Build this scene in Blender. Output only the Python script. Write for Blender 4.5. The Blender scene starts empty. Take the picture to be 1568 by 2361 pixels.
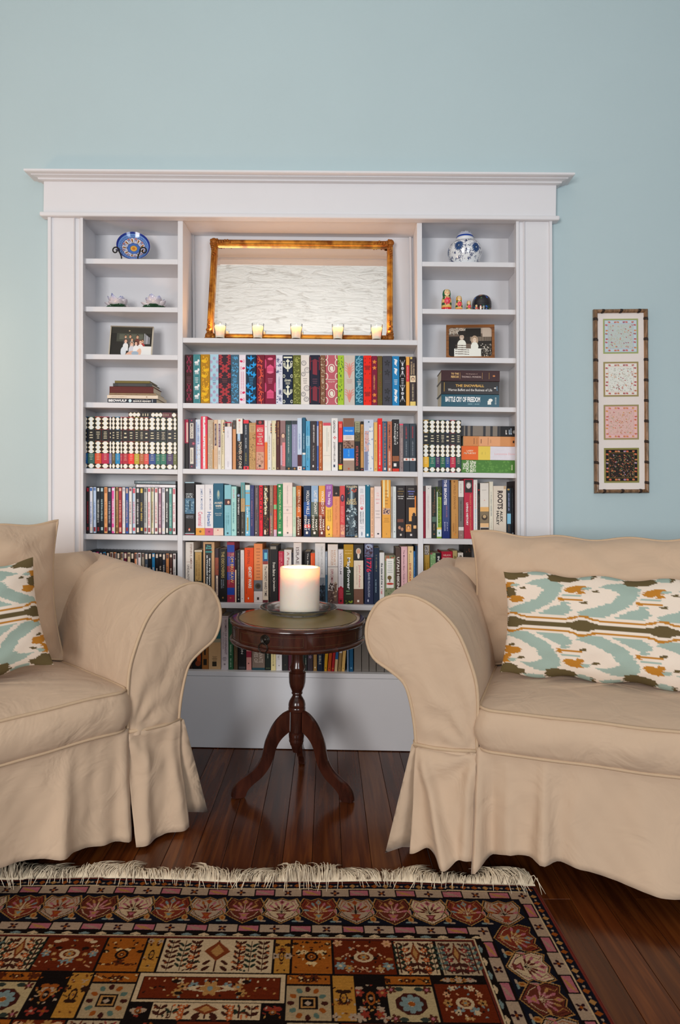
import bpy, bmesh, math, random
import numpy as np
from mathutils import Vector, Matrix

# ------------------------------------------------------------------ camera
SC = bpy.context.scene
COL = SC.collection
F, CX, CY, PSI, RHO = 1480.0, 784.0, 1150.0, 0.0127, 0.0137
CAM = Vector((0, -2.69, 1.056))
_f = Vector((-math.sin(PSI), math.cos(PSI), 0))
_r0 = Vector((math.cos(PSI), math.sin(PSI), 0)); _u0 = Vector((0, 0, 1))
_r = _r0 * math.cos(RHO) + _u0 * math.sin(RHO)
_u = -_r0 * math.sin(RHO) + _u0 * math.cos(RHO)
cd = bpy.data.cameras.new('camera'); cam = bpy.data.objects.new('camera', cd); COL.objects.link(cam)
cd.sensor_fit = 'HORIZONTAL'; cd.sensor_width = 36; cd.lens = F / 1568 * 36
cd.shift_y = -(1180.5 - CY) / 1568
cd.clip_start = 0.05
m = Matrix.Identity(4)
for i in range(3):
    m[i][0] = _r[i]; m[i][1] = _u[i]; m[i][2] = -_f[i]; m[i][3] = CAM[i]
cam.matrix_world = m
SC.camera = cam

# ------------------------------------------------------------------ world, light, exposure
SC.view_settings.view_transform = 'Standard'; SC.view_settings.look = 'None'
SC.view_settings.gamma = 1; SC.view_settings.use_curve_mapping = False
SC.view_settings.exposure = 0.0
SC.cycles.sample_clamp_indirect = 4.0; SC.cycles.transparent_max_bounces = 32
w = bpy.data.worlds.new('room_ambient'); SC.world = w; w.use_nodes = True
w.node_tree.nodes['Background'].inputs[0].default_value = (0.93, 0.96, 1.0, 1)
w.node_tree.nodes['Background'].inputs[1].default_value = 0.27

def area(name, loc, aim, sx, sy, e, col):
    d = bpy.data.lights.new(name, 'AREA'); d.shape = 'RECTANGLE'; d.size = sx; d.size_y = sy; d.energy = e; d.color = col
    o = bpy.data.objects.new(name, d); COL.objects.link(o); o.location = loc
    o.rotation_euler = (Vector(aim) - Vector(loc)).to_track_quat('-Z', 'Y').to_euler()
    return o
area('window_daylight', (-1.45, -4.7, 1.40), (-0.15, 0, 1.6), 1.3, 1.5, 97, (1.0, 0.985, 0.965))
area('right_fill_light', (1.7, -4.9, 1.50), (0.2, 0, 1.7), 1.2, 1.5, 45, (0.84, 0.93, 1.0))  # fill light added at the right rear, tinted cool like daylight
area('ceiling_fill', (-0.2, -2.2, 2.6), (-0.2, -2.0, 3.4), 1.6, 1.2, 7, (1.0, 0.98, 0.95))  # added fill panel facing up to brighten the ceiling, not a fitting of the room

def point(name, loc, e, col, rad):
    d = bpy.data.lights.new(name, 'POINT'); d.energy = e; d.color = col; d.shadow_soft_size = rad
    o = bpy.data.objects.new(name, d); COL.objects.link(o); o.location = loc
    return o
point('table_lamp_glow', (-1.72, -0.34, 1.68), 1.4, (1.0, 0.72, 0.46), 0.06)
point('floor_lamp_glow', (-2.6, -1.25, 1.02), 28, (1.0, 0.58, 0.29), 0.09)

# ------------------------------------------------------------------ pixel -> place helpers (used only to read off real positions)
def ray(x, y): return _f + _r * ((x - CX) / F) - _u * ((y - CY) / F)
def atY(x, y, Y=0.0):
    d = ray(x, y); return CAM + d * ((Y - CAM.y) / d.y)
def atZ(x, y, Z=0.0):
    d = ray(x, y); return CAM + d * ((Z - CAM.z) / d.z)

# ------------------------------------------------------------------ colour and materials
def lin1(c): return c / 12.92 if c <= 0.04045 else ((c + 0.055) / 1.055) ** 2.4
def rgb(h): return tuple(lin1(int(h[i:i + 2], 16) / 255) for i in (0, 2, 4))
K = 1.22
def albedo(h, k=K): return tuple(min(0.9, v * k) for v in rgb(h)) + (1,)
_M = {}
def mat(h, rough=0.5, k=K, metal=0.0, noise=0.07, scale=60, bump=0.0, bscale=200, coat=0.0, spec=0.28, name=None):
    key = (h, rough, k, metal, noise, scale, bump, bscale, coat, spec)
    if key in _M: return _M[key]
    mt = bpy.data.materials.new(name or 'mat_' + h); mt.use_nodes = True
    nt = mt.node_tree; b = nt.nodes['Principled BSDF']
    c = albedo(h, k)
    b.inputs['Roughness'].default_value = rough; b.inputs['Metallic'].default_value = metal
    b.inputs['Coat Weight'].default_value = coat; b.inputs['Specular IOR Level'].default_value = spec
    b.inputs['Base Color'].default_value = c
    if noise or bump:
        tc = nt.nodes.new('ShaderNodeTexCoord')
    if noise:
        n = nt.nodes.new('ShaderNodeTexNoise'); n.inputs['Scale'].default_value = scale; n.inputs['Detail'].default_value = 3
        mx = nt.nodes.new('ShaderNodeMix'); mx.data_type = 'RGBA'
        mx.inputs[6].default_value = tuple(v * (1 - noise) for v in c[:3]) + (1,)
        mx.inputs[7].default_value = tuple(min(0.95, v * (1 + noise)) for v in c[:3]) + (1,)
        nt.links.new(tc.outputs['Object'], n.inputs['Vector']); nt.links.new(n.outputs['Fac'], mx.inputs[0])
        nt.links.new(mx.outputs[2], b.inputs['Base Color'])
    if bump:
        n2 = nt.nodes.new('ShaderNodeTexNoise'); n2.inputs['Scale'].default_value = bscale; n2.inputs['Detail'].default_value = 4
        bp = nt.nodes.new('ShaderNodeBump'); bp.inputs['Strength'].default_value = bump; bp.inputs['Distance'].default_value = 0.002
        nt.links.new(tc.outputs['Object'], n2.inputs['Vector']); nt.links.new(n2.outputs['Fac'], bp.inputs['Height'])
        nt.links.new(bp.outputs['Normal'], b.inputs['Normal'])
    _M[key] = mt
    return mt
def flat(h, rough=0.55, k=K): return mat(h, rough, k, noise=0)
def vcol_mat(name, rough=0.8, bump=0.0, bscale=400, spec=0.3, sheen=0.0, coat=0.0):
    mt = bpy.data.materials.new(name); mt.use_nodes = True; nt = mt.node_tree; b = nt.nodes['Principled BSDF']
    a = nt.nodes.new('ShaderNodeAttribute'); a.attribute_name = 'paint'
    nt.links.new(a.outputs['Color'], b.inputs['Base Color'])
    b.inputs['Roughness'].default_value = rough; b.inputs['Specular IOR Level'].default_value = spec
    b.inputs['Sheen Weight'].default_value = sheen; b.inputs['Coat Weight'].default_value = coat
    if bump:
        tc = nt.nodes.new('ShaderNodeTexCoord')
        n2 = nt.nodes.new('ShaderNodeTexNoise'); n2.inputs['Scale'].default_value = bscale
        bp = nt.nodes.new('ShaderNodeBump'); bp.inputs['Strength'].default_value = bump; bp.inputs['Distance'].default_value = 0.002
        nt.links.new(tc.outputs['Object'], n2.inputs['Vector']); nt.links.new(n2.outputs['Fac'], bp.inputs['Height'])
        nt.links.new(bp.outputs['Normal'], b.inputs['Normal'])
    return mt

# ------------------------------------------------------------------ object helpers
def tag(o, label=None, cat=None, group=None, kind=None):
    if label: o['label'] = label
    if cat: o['category'] = cat
    if group: o['group'] = group
    if kind: o['kind'] = kind
    return o
def link(name, me, parent=None, mats=(), smooth=False):
    for mm in (mats if isinstance(mats, (list, tuple)) else [mats]): me.materials.append(mm)
    if smooth:
        for p in me.polygons: p.use_smooth = True
    o = bpy.data.objects.new(name, me); COL.objects.link(o)
    if parent is not None: o.parent = parent
    return o
def mesh(name, verts, faces, mats=(), parent=None, smooth=False, idx=None):
    me = bpy.data.meshes.new(name); me.from_pydata([tuple(v) for v in verts], [], faces); me.update()
    o = link(name, me, parent, mats, smooth)
    if idx is not None: me.polygons.foreach_set('material_index', idx)
    return o
def empty(name, loc=(0, 0, 0), rz=0.0):
    o = bpy.data.objects.new(name, None); COL.objects.link(o); o.location = loc; o.rotation_euler = (0, 0, rz)
    o.empty_display_size = 0.05
    return o
HEX = [(0, 3, 2, 1), (4, 5, 6, 7), (0, 1, 5, 4), (1, 2, 6, 5), (2, 3, 7, 6), (3, 0, 4, 7)]
def bevel_obj(o, wd, seg=2):
    md = o.modifiers.new('bevel', 'BEVEL'); md.width = wd; md.segments = seg; md.limit_method = 'ANGLE'
    return o
def hexa(name, q, y0, y1, mt, parent=None, bev=0.0, seg=2):
    # q: four (X, Z) corners bottom-left, bottom-right, top-right, top-left
    v = [(x, y0, z) for x, z in q] + [(x, y1, z) for x, z in q]
    f = [(0, 1, 2, 3), (7, 6, 5, 4), (0, 4, 5, 1), (1, 5, 6, 2), (2, 6, 7, 3), (3, 7, 4, 0)]
    o = mesh(name, v, f, mt, parent)
    if bev: bevel_obj(o, bev, seg)
    return o
def box(name, c, s, mt, parent=None, bev=0.0, seg=2):
    x, y, z = c; a, b, d = s[0] / 2, s[1] / 2, s[2] / 2
    return hexa(name, [(x - a, z - d), (x + a, z - d), (x + a, z + d), (x - a, z + d)], y - b, y + b, mt, parent, bev, seg)
def lathe(name, prof, mt, parent=None, n=48, loc=(0, 0, 0), smooth=True, closed=True):
    # prof: (r, z) from bottom to top
    v, f = [], []
    for r_, z in prof:
        for k in range(n):
            a = 2 * math.pi * k / n
            v.append((loc[0] + r_ * math.cos(a), loc[1] + r_ * math.sin(a), loc[2] + z))
    for i in range(len(prof) - 1):
        for k in range(n):
            a, b = i * n + k, i * n + (k + 1) % n
            f.append((a, b, b + n, a + n))
    if closed:
        f.append(tuple(range(n))[::-1]); f.append(tuple(range((len(prof) - 1) * n, len(prof) * n)))
    o = mesh(name, v, f, mt, parent, smooth)
    if smooth: auto_smooth(o)
    return o
def auto_smooth(o, ang=0.7):
    me = o.data; bm = bmesh.new(); bm.from_mesh(me)
    for e in bm.edges:
        if len(e.link_faces) == 2 and e.calc_face_angle(0) > ang: e.smooth = False
    for fc in bm.faces: fc.smooth = True
    bm.to_mesh(me); bm.free()
def tube_geo(pts, rad, n=8, cyc=False, V=None, Fc=None, up=None):
    pts = [Vector(p) for p in pts]; V = [] if V is None else V; Fc = [] if Fc is None else Fc
    N = len(pts); base = len(V); nrm = None
    for i in range(N):
        a = pts[(i - 1) % N] if (cyc or i > 0) else pts[i]; b = pts[(i + 1) % N] if (cyc or i < N - 1) else pts[i]
        t = (b - a).normalized() if (b - a).length > 1e-9 else Vector((0, 0, 1))
        if nrm is None:
            ref = Vector(up) if up else (Vector((0, 0, 1)) if abs(t.z) < 0.9 else Vector((1, 0, 0)))
            nrm = (ref - t * ref.dot(t)).normalized()
        else:
            nrm = (nrm - t * nrm.dot(t)); nrm = nrm.normalized() if nrm.length > 1e-6 else Vector((1, 0, 0))
        bi = t.cross(nrm); rr = rad[i] if isinstance(rad, (list, tuple)) else rad
        for k in range(n):
            an = 2 * math.pi * k / n
            V.append(tuple(pts[i] + nrm * (rr * math.cos(an)) + bi * (rr * math.sin(an))))
    for i in range(N if cyc else N - 1):
        j = (i + 1) % N
        for k in range(n):
            k2 = (k + 1) % n
            Fc.append((base + i * n + k, base + i * n + k2, base + j * n + k2, base + j * n + k))
    if not cyc:
        Fc.append(tuple(base + k for k in range(n))[::-1]); Fc.append(tuple(base + (N - 1) * n + k for k in range(n)))
    return V, Fc
def tube(name, pts, rad, mt, parent=None, n=8, cyc=False, up=None):
    V, Fc = tube_geo(pts, rad, n, cyc, up=up); return mesh(name, V, Fc, mt, parent, True)
def catmull(pts, m_=6, cyc=False):
    P = [Vector(p) for p in pts]; N = len(P); out = []
    for i in range(N if cyc else N - 1):
        p0 = P[(i - 1) % N] if (cyc or i > 0) else P[i]; p1 = P[i]; p2 = P[(i + 1) % N]
        p3 = P[(i + 2) % N] if (cyc or i < N - 2) else P[i + 1]
        for k in range(m_):
            t = k / m_
            out.append(0.5 * ((2 * p1) + (p2 - p0) * t + (2 * p0 - 5 * p1 + 4 * p2 - p3) * t * t + (3 * p1 - p0 - 3 * p2 + p3) * t ** 3))
    if not cyc: out.append(P[-1].copy())
    return out

# ------------------------------------------------------------------ paint canvas -> point colours on real meshes
class Canvas:
    def __init__(s, W, H, bg): s.W, s.H = W, H; s.a = np.zeros((H, W, 3)); s.a[:] = rgb(bg); s.yy, s.xx = np.mgrid[0:H, 0:W].astype(float)
    def _box(s, x0, y0, x1, y1): return max(0, int(x0)), max(0, int(y0)), min(s.W, int(x1) + 2), min(s.H, int(y1) + 2)
    def rect(s, x0, y0, x1, y1, h):
        a, b, c, d = int(round(max(0, x0))), int(round(max(0, y0))), int(round(min(s.W, x1))), int(round(min(s.H, y1)))
        s.a[b:d, a:c] = rgb(h)
    def ell(s, cx, cy, rx, ry, h, rot=0.0, ring=0.0):
        R = max(rx, ry); x0, y0, x1, y1 = s._box(cx - R, cy - R, cx + R, cy + R)
        if x1 <= x0 or y1 <= y0: return
        X = s.xx[y0:y1, x0:x1] - cx; Y = s.yy[y0:y1, x0:x1] - cy; c, n = math.cos(rot), math.sin(rot)
        q = ((X * c + Y * n) / rx) ** 2 + ((-X * n + Y * c) / ry) ** 2; mk = q <= 1
        if ring: mk &= q >= (1 - ring) ** 2
        s.a[y0:y1, x0:x1][mk] = rgb(h)
    def poly(s, P, h):
        P = np.array(P, float); x0, y0, x1, y1 = s._box(P[:, 0].min(), P[:, 1].min(), P[:, 0].max(), P[:, 1].max())
        if x1 <= x0 or y1 <= y0: return
        X = s.xx[y0:y1, x0:x1]; Y = s.yy[y0:y1, x0:x1]; mk = np.zeros(X.shape, bool); n = len(P)
        for i in range(n):
            ax, ay = P[i]; bx, by = P[(i + 1) % n]
            if ay == by: continue
            c = ((ay > Y) != (by > Y)) & (X < (bx - ax) * (Y - ay) / (by - ay) + ax); mk ^= c
        s.a[y0:y1, x0:x1][mk] = rgb(h)
    def line(s, P, wd, h):
        for (ax, ay), (bx, by) in zip(P[:-1], P[1:]):
            x0, y0, x1, y1 = s._box(min(ax, bx) - wd, min(ay, by) - wd, max(ax, bx) + wd, max(ay, by) + wd)
            if x1 <= x0 or y1 <= y0: continue
            X = s.xx[y0:y1, x0:x1]; Y = s.yy[y0:y1, x0:x1]; dx, dy = bx - ax, by - ay; L = dx * dx + dy * dy + 1e-9
            t = np.clip(((X - ax) * dx + (Y - ay) * dy) / L, 0, 1)
            mk = (X - ax - t * dx) ** 2 + (Y - ay - t * dy) ** 2 <= (wd / 2) ** 2
            s.a[y0:y1, x0:x1][mk] = rgb(h)
    def flower(s, cx, cy, r_, n, h, hc, rot=0.0):
        for k in range(n):
            a = rot + 2 * math.pi * k / n
            s.ell(cx + math.cos(a) * r_ * .6, cy + math.sin(a) * r_ * .6, r_ * .45, r_ * .3, h, a)
        s.ell(cx, cy, r_ * .3, r_ * .3, hc)
    def sample(s, u, v):
        x = np.clip(u * (s.W - 1), 0, s.W - 1); y = np.clip(v * (s.H - 1), 0, s.H - 1)
        return s.a[np.round(y).astype(int), np.round(x).astype(int)]
def paint(o, cols, k=K):
    me = o.data; at = me.attributes.new('paint', 'FLOAT_COLOR', 'POINT')
    c = np.ones((len(me.vertices), 4), dtype=np.float32); c[:, :3] = np.minimum(0.9, np.asarray(cols) * k)
    at.data.foreach_set('color', c.ravel())
def grid_mesh(name, P, mt, parent=None, smooth=True, wrap=False):
    # P: array (H, W, 3) of points, faces with row-major order
    H, W = P.shape[:2]; me = bpy.data.meshes.new(name)
    me.vertices.add(H * W); me.vertices.foreach_set('co', P.reshape(-1).astype(np.float32))
    i, j = np.mgrid[0:H - 1, 0:(W if wrap else W - 1)]; j2 = (j + 1) % W
    q = np.stack([i * W + j, i * W + j2, (i + 1) * W + j2, (i + 1) * W + j], -1).reshape(-1, 4)
    me.loops.add(q.size); me.loops.foreach_set('vertex_index', q.ravel().astype(np.int32))
    me.polygons.add(len(q)); me.polygons.foreach_set('loop_start', np.arange(0, q.size, 4, dtype=np.int32))
    me.polygons.foreach_set('loop_total', np.full(len(q), 4, dtype=np.int32))
    me.update(); me.validate()
    return link(name, me, parent, mt, smooth)

# ------------------------------------------------------------------ lettering and flat print
_G = {}
def glyphs(text, bold=0.0):
    key = (text, bold)
    if key not in _G:
        cu = bpy.data.curves.new('lettering', 'FONT'); cu.body = text; cu.size = 1; cu.resolution_u = 2; cu.offset = bold; cu.fill_mode = 'FRONT'
        ob = bpy.data.objects.new('lettering', cu)
        me = bpy.data.meshes.new_from_object(ob)
        v = np.array([p.co[:2] for p in me.vertices]) if len(me.vertices) else np.zeros((1, 2))
        fc = [tuple(p.vertices) for p in me.polygons]
        bpy.data.objects.remove(ob); bpy.data.curves.remove(cu); bpy.data.meshes.remove(me)
        lo, hi = v.min(0), v.max(0)
        _G[key] = ((v - lo), fc, hi[0] - lo[0], max(1e-3, hi[1] - lo[1]))
    return _G[key]
class Print:
    # flat print in a w x h rectangle; x to the right, y downwards from the top (metres)
    def __init__(s, w_, h_): s.w, s.h, s.V, s.F, s.I, s.C, s.layer = w_, h_, [], [], [], [], 0
    def _c(s, h):
        if h not in s.C: s.C.append(h)
        return s.C.index(h)
    def add(s, pts, h, faces=None):
        b = len(s.V); s.layer += 1
        s.V += [(min(max(x, 0), s.w), min(max(y, 0), s.h), s.layer) for x, y in pts]
        for fc in (faces or [tuple(range(len(pts)))]): s.F.append(tuple(b + i for i in fc)); s.I.append(s._c(h))
    def rect(s, x0, y0, x1, y1, h): s.add([(x0, y0), (x0, y1), (x1, y1), (x1, y0)], h)
    def band(s, a, b, h, m_=0.0): s.rect(s.w * m_, s.h * a, s.w * (1 - m_), s.h * b, h)
    def ell(s, cx, cy, rx, ry, h, rot=0.0, n=12):
        c, q = math.cos(rot), math.sin(rot)
        s.add([(cx + rx * math.cos(-t) * c - ry * math.sin(-t) * q, cy + rx * math.cos(-t) * q + ry * math.sin(-t) * c) for t in [2 * math.pi * k / n for k in range(n)]], h)
    def ring(s, cx, cy, rx, ry, th, h, n=14, a0=0, a1=2 * math.pi):
        P = []
        for k in range(n + 1):
            t = a0 + (a1 - a0) * k / n; P.append((cx + rx * math.cos(t), cy + ry * math.sin(t))); P.append((cx + (rx - th) * math.cos(t), cy + (ry - th) * math.sin(t)))
        s.add(P, h, [(2 * k, 2 * k + 1, 2 * k + 3, 2 * k + 2) for k in range(n)])
    def line(s, P, th, h):
        for (ax, ay), (bx, by) in zip(P[:-1], P[1:]):
            dx, dy = bx - ax, by - ay; L = math.hypot(dx, dy) or 1e-6; nx, ny = -dy / L * th / 2, dx / L * th / 2
            s.add([(ax + nx, ay + ny), (bx + nx, by + ny), (bx - nx, by - ny), (ax - nx, ay - ny)], h)
    def flower(s, cx, cy, r_, n, h, hc=None, rot=0.0):
        for k in range(n):
            a = rot + 2 * math.pi * k / n; s.ell(cx + math.cos(a) * r_ * .6, cy + math.sin(a) * r_ * .6, r_ * .45, r_ * .27, h, a, 8)
        if hc: s.ell(cx, cy, r_ * .22, r_ * .22, hc, 0, 8)
    def text(s, t, h, a, b, x=0.5, size=0.5, bold=0.012, hor=False, y=None, fit=True):
        # vertical text reading downwards between fractions a..b of the height, centred on fraction x of the width; or horizontal
        v, fc, tw, th = glyphs(t, bold)
        if hor:
            sc = s.w * size / tw; sy = min(sc * 1.15, (b - a) * s.h / th) if b else sc * 1.15
            x0 = s.w * x - tw * sc / 2; y0 = s.h * a
            pts = [(x0 + p[0] * sc, y0 + (th - p[1]) * sy) for p in v]
        else:
            sy = s.w * size / th; sx = (b - a) * s.h / tw
            if not fit: sx = min(sx, sy * 1.1)
            x0 = s.w * x - th * sy / 2
            pts = [(x0 + p[1] * sy, s.h * a + p[0] * sx) for p in v]
        s.add(pts, h, [f_[::-1] for f_ in fc] if hor else [f_[::-1] for f_ in fc])
    def dashes(s, h, a, b, x=.5, size=.4):
        # print too small to read: short strokes standing in a line down the spine
        rn = random.Random(int(a * 1000) + int(s.w * 1e5)); y = s.h * a; q = s.w * size / 2; st = max(0.0016, q * .55)
        while y < s.h * b - st * .6:
            if rn.random() > .16:
                e = q * rn.uniform(.65, 1); s.rect(s.w * x - q, y, s.w * x - q + 2 * e, y + st * .5, h)
                if rn.random() > .5: s.rect(s.w * x - q, y, s.w * x - q * .6, y + st * .85, h)
            y += st
    def bars(s, h, a, b, n, wd=0.5, seed=0, th=0.35):
        rn = random.Random(seed)
        for k in range(n):
            y = s.h * (a + (b - a) * (k + .5) / n); q = wd * (0.6 + 0.4 * rn.random()) * s.w / 2; t = s.h * (b - a) / n * th / 2
            s.rect(s.w / 2 - q, y - t, s.w / 2 + q, y + t, h)
    def build(s, name, fn, parent, rough=0.5, k=K):
        if not s.F: return None
        vs = [fn(x, y, 0.00022 + 0.000012 * l) for x, y, l in s.V]
        return mesh(name, vs, s.F, [flat(c, rough, k) for c in s.C], parent, False, s.I)
# ------------------------------------------------------------------ room shell
def struct(o): o['kind'] = 'structure'; return o
WHITE = mat('d2d1d4', 0.38, k=1.17, noise=0.02, scale=8, bump=0.12, bscale=35, name='white_gloss_paint')
def wall_mat():
    mt = mat('aec0c4', 0.62, k=1.14, noise=0.03, scale=2.5, bump=0.25, bscale=60, name='pale_blue_wall_paint')
    return mt
BLUE = wall_mat()
def px(x, y, Y=0.0): p = atY(x, y, Y); return (p.x, p.z)
OL, OR, OT = -1.19, 0.745, 2.30           # hole in the wall behind the casing
ov = [(-4, 0), (4, 0), (4, 3.4), (-4, 3.4)]; iv = [(OL, 0), (OR, 0), (OR, OT), (OL, OT)]
vs = [(x, 0, z) for x, z in ov + iv] + [(x, 0.24, z) for x, z in ov + iv]
fs = []
for k in (1, 2, 3): fs += [(k, (k + 1) % 4, 4 + (k + 1) % 4, 4 + k), (12 + k, 12 + (k + 1) % 4, 8 + (k + 1) % 4, 8 + k), (4 + k, 4 + (k + 1) % 4, 12 + (k + 1) % 4, 12 + k), (8 + k, 8 + (k + 1) % 4, (k + 1) % 4, k)]
struct(mesh('wall_back', vs, fs, BLUE))

def plaster():
    mt = bpy.data.materials.new('ceiling_plaster'); mt.use_nodes = True; nt = mt.node_tree; b = nt.nodes['Principled BSDF']
    tc = nt.nodes.new('ShaderNodeTexCoord'); mp = nt.nodes.new('ShaderNodeMapping'); mp.inputs['Scale'].default_value = (1.0, 2.6, 1)
    n = nt.nodes.new('ShaderNodeTexNoise'); n.inputs['Scale'].default_value = 5.5; n.inputs['Detail'].default_value = 10; n.inputs['Roughness'].default_value = 0.62; n.inputs['Distortion'].default_value = 1.6
    cr = nt.nodes.new('ShaderNodeValToRGB'); cr.color_ramp.elements[0].position = 0.30; cr.color_ramp.elements[1].position = 0.46
    cr.color_ramp.elements[0].color = (0.58, 0.55, 0.51, 1); cr.color_ramp.elements[1].color = (0.86, 0.85, 0.82, 1)
    bp = nt.nodes.new('ShaderNodeBump'); bp.inputs['Strength'].default_value = 0.9; bp.inputs['Distance'].default_value = 0.02
    for a, c in ((tc.outputs['Object'], mp.inputs[0]), (mp.outputs[0], n.inputs['Vector']), (n.outputs['Fac'], cr.inputs[0]), (cr.outputs[0], b.inputs['Base Color']), (n.outputs['Fac'], bp.inputs['Height']), (bp.outputs[0], b.inputs['Normal'])): nt.links.new(a, c)
    b.inputs['Roughness'].default_value = 0.9
    return mt
struct(box('ceiling', (0, -3.3, 3.45), (8, 7.2, 0.1), plaster()))
struct(hexa('baseboard_left', [(-4, 0), (px(107, 1720)[0], 0), (px(107, 1720)[0], 0.2), (-4, 0.2)], -0.018, 0, WHITE, None, 0.004))
struct(hexa('baseboard_right', [(px(1277, 1735)[0], 0), (4, 0), (4, 0.2), (px(1277, 1735)[0], 0.2)], -0.018, 0, WHITE, None, 0.004))

# floor of narrow boards running towards the bookcase
def wood(name, c0, c1, c2, rough, sc=(1.0, 14, 14), coat=0.3, var=0.35, axis=None):
    mt = bpy.data.materials.new(name); mt.use_nodes = True; nt = mt.node_tree; b = nt.nodes['Principled BSDF']
    tc = nt.nodes.new('ShaderNodeTexCoord'); mp = nt.nodes.new('ShaderNodeMapping'); mp.inputs['Scale'].default_value = sc
    oi = nt.nodes.new('ShaderNodeObjectInfo'); ad = nt.nodes.new('ShaderNodeVectorMath'); ad.operation = 'ADD'
    ml = nt.nodes.new('ShaderNodeMath'); ml.operation = 'MULTIPLY'; ml.inputs[1].default_value = 37.0
    n = nt.nodes.new('ShaderNodeTexNoise'); n.inputs['Scale'].default_value = 3; n.inputs['Detail'].default_value = 7; n.inputs['Distortion'].default_value = 0.8
    cr = nt.nodes.new('ShaderNodeValToRGB'); e = cr.color_ramp.elements
    e[0].position = 0.3; e[0].color = c0 + (1,); e[1].position = 0.72; e[1].color = c2 + (1,); x = cr.color_ramp.elements.new(0.5); x.color = c1 + (1,)
    hs = nt.nodes.new('ShaderNodeHueSaturation'); mr = nt.nodes.new('ShaderNodeMapRange'); mr.inputs[3].default_value = 1 - var; mr.inputs[4].default_value = 1 + var
    L = nt.links.new
    L(oi.outputs['Random'], ml.inputs[0]); L(tc.outputs['Object'], ad.inputs[0]); L(ml.outputs[0], ad.inputs[1]); L(ad.outputs[0], mp.inputs[0])
    L(mp.outputs[0], n.inputs['Vector']); L(n.outputs['Fac'], cr.inputs[0]); L(oi.outputs['Random'], mr.inputs[0]); L(mr.outputs[0], hs.inputs['Value'])
    L(cr.outputs[0], hs.inputs['Color']); L(hs.outputs[0], b.inputs['Base Color'])
    b.inputs['Roughness'].default_value = rough; b.inputs['Coat Weight'].default_value = coat; b.inputs['Coat Roughness'].default_value = 0.12
    b.inputs['Specular IOR Level'].default_value = 0.3
    return mt
FLOORW = wood('dark_red_fir_boards', (0.045, 0.010, 0.003), (0.088, 0.021, 0.005), (0.15, 0.042, 0.009), 0.22, (16, 0.9, 8), 0.10, 0.3)
FLOORL = wood('light_fir_boards', (0.12, 0.036, 0.010), (0.19, 0.06, 0.016), (0.25, 0.085, 0.022), 0.24, (16, 0.9, 8), 0.15, 0.2)
floor = struct(box('floor', (0, -2.2, -0.03), (8, 4.85, 0.03), flat('140a06', 0.8)))
rn = random.Random(4); PW = 0.0865; ang = 0.033; meshes = {}
for i in range(-31, 33):
    xo = i * PW + 0.012; y = 0.22 - rn.random() * 1.5
    segs = []; y1 = 0.205
    while y1 > -4.5:
        ln = 2.4 if y1 == 0.205 and rn.random() < 0.5 else rn.choice((1.2, 1.8, 2.4)); segs.append((y1 - ln, y1)); y1 -= ln
    for a, b in segs:
        if (b < -2.2): continue
        ln = round(b - a, 3); thin = rn.random() < 0.06
        key = (ln, thin)
        if key not in meshes:
            hw = PW / 2 - 0.0006; hl = ln / 2 - 0.0006; bv = 0.0009
            v = [(-hw, -hl, -0.014), (hw, -hl, -0.014), (hw, hl, -0.014), (-hw, hl, -0.014), (-hw, -hl, -bv), (hw, -hl, -bv), (hw, hl, -bv), (-hw, hl, -bv), (-hw + bv, -hl + bv, 0), (hw - bv, -hl + bv, 0), (hw - bv, hl - bv, 0), (-hw + bv, hl - bv, 0)]
            me = bpy.data.meshes.new('plank'); me.from_pydata(v, [], HEX[:1] + HEX[2:] + [(4, 5, 9, 8), (5, 6, 10, 9), (6, 7, 11, 10), (7, 4, 8, 11), (8, 9, 10, 11)]); me.materials.append(FLOORL if thin else FLOORW); meshes[key] = me
        o = bpy.data.objects.new('plank', meshes[key]); COL.objects.link(o); o.parent = floor
        yc = (a + b) / 2; o.location = (xo * math.cos(ang) - yc * math.sin(ang), xo * math.sin(ang) + yc * math.cos(ang), 0); o.rotation_euler = (0, 0, ang)

# ------------------------------------------------------------------ built-in bookcase
bc = tag(empty('built_in_bookcase', (-0.22, 0.09, 0)), 'white painted built-in bookcase with moulded casing and crown, set in blue wall', 'bookcase')
PARENT_INV = Matrix.Translation((0.22, -0.09, 0))
def bcp(o): o.parent = bc; o.matrix_parent_inverse = PARENT_INV; return o
DP = 0.168
def casing(st, ytop, ybot, dx, label):
    T, B = [], []
    for x, Y in st:
        a = atY(x, ytop, min(Y, 0)); b = atY(x + dx, ybot, min(Y, 0))
        # straighten to Z levels
        T.append((a.x, Y, a.z)); t = (0.0 - a.z) / (b.z - a.z); B.append((a.x + (b.x - a.x) * t, Y, 0.0))
    n = len(st); zt = max(p[2] for p in T); T = [(p[0], p[1], zt) for p in T]
    f = [(i, i + 1, n + i + 1, n + i) for i in range(n - 1)] + [(n - 1, 0, n, 2 * n - 1), tuple(range(n))[::-1], tuple(range(n, 2 * n))]
    return bcp(mesh('casing', T + B, f, WHITE))
casing([(110, 0.0), (110, -.030), (117, -.030), (120, -.022), (169, -.022), (171, -.027), (175, -.017), (183, -.017), (185, -.025), (191, -.025), (192.7, -.004), (192.7, 0.02), (170, 0.02), (170, 0)], 501, 1722, 1.5, '')
casing([(1188.2, .02), (1188.2, -.004), (1189.8, -.025), (1196, -.025), (1198, -.017), (1205, -.017), (1209, -.027), (1211.5, -.022), (1265, -.022), (1267, -.03), (1273, -.03), (1273, 0.0), (1210, 0), (1210, .02)], 508, 1738, 4.5, '')
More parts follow.
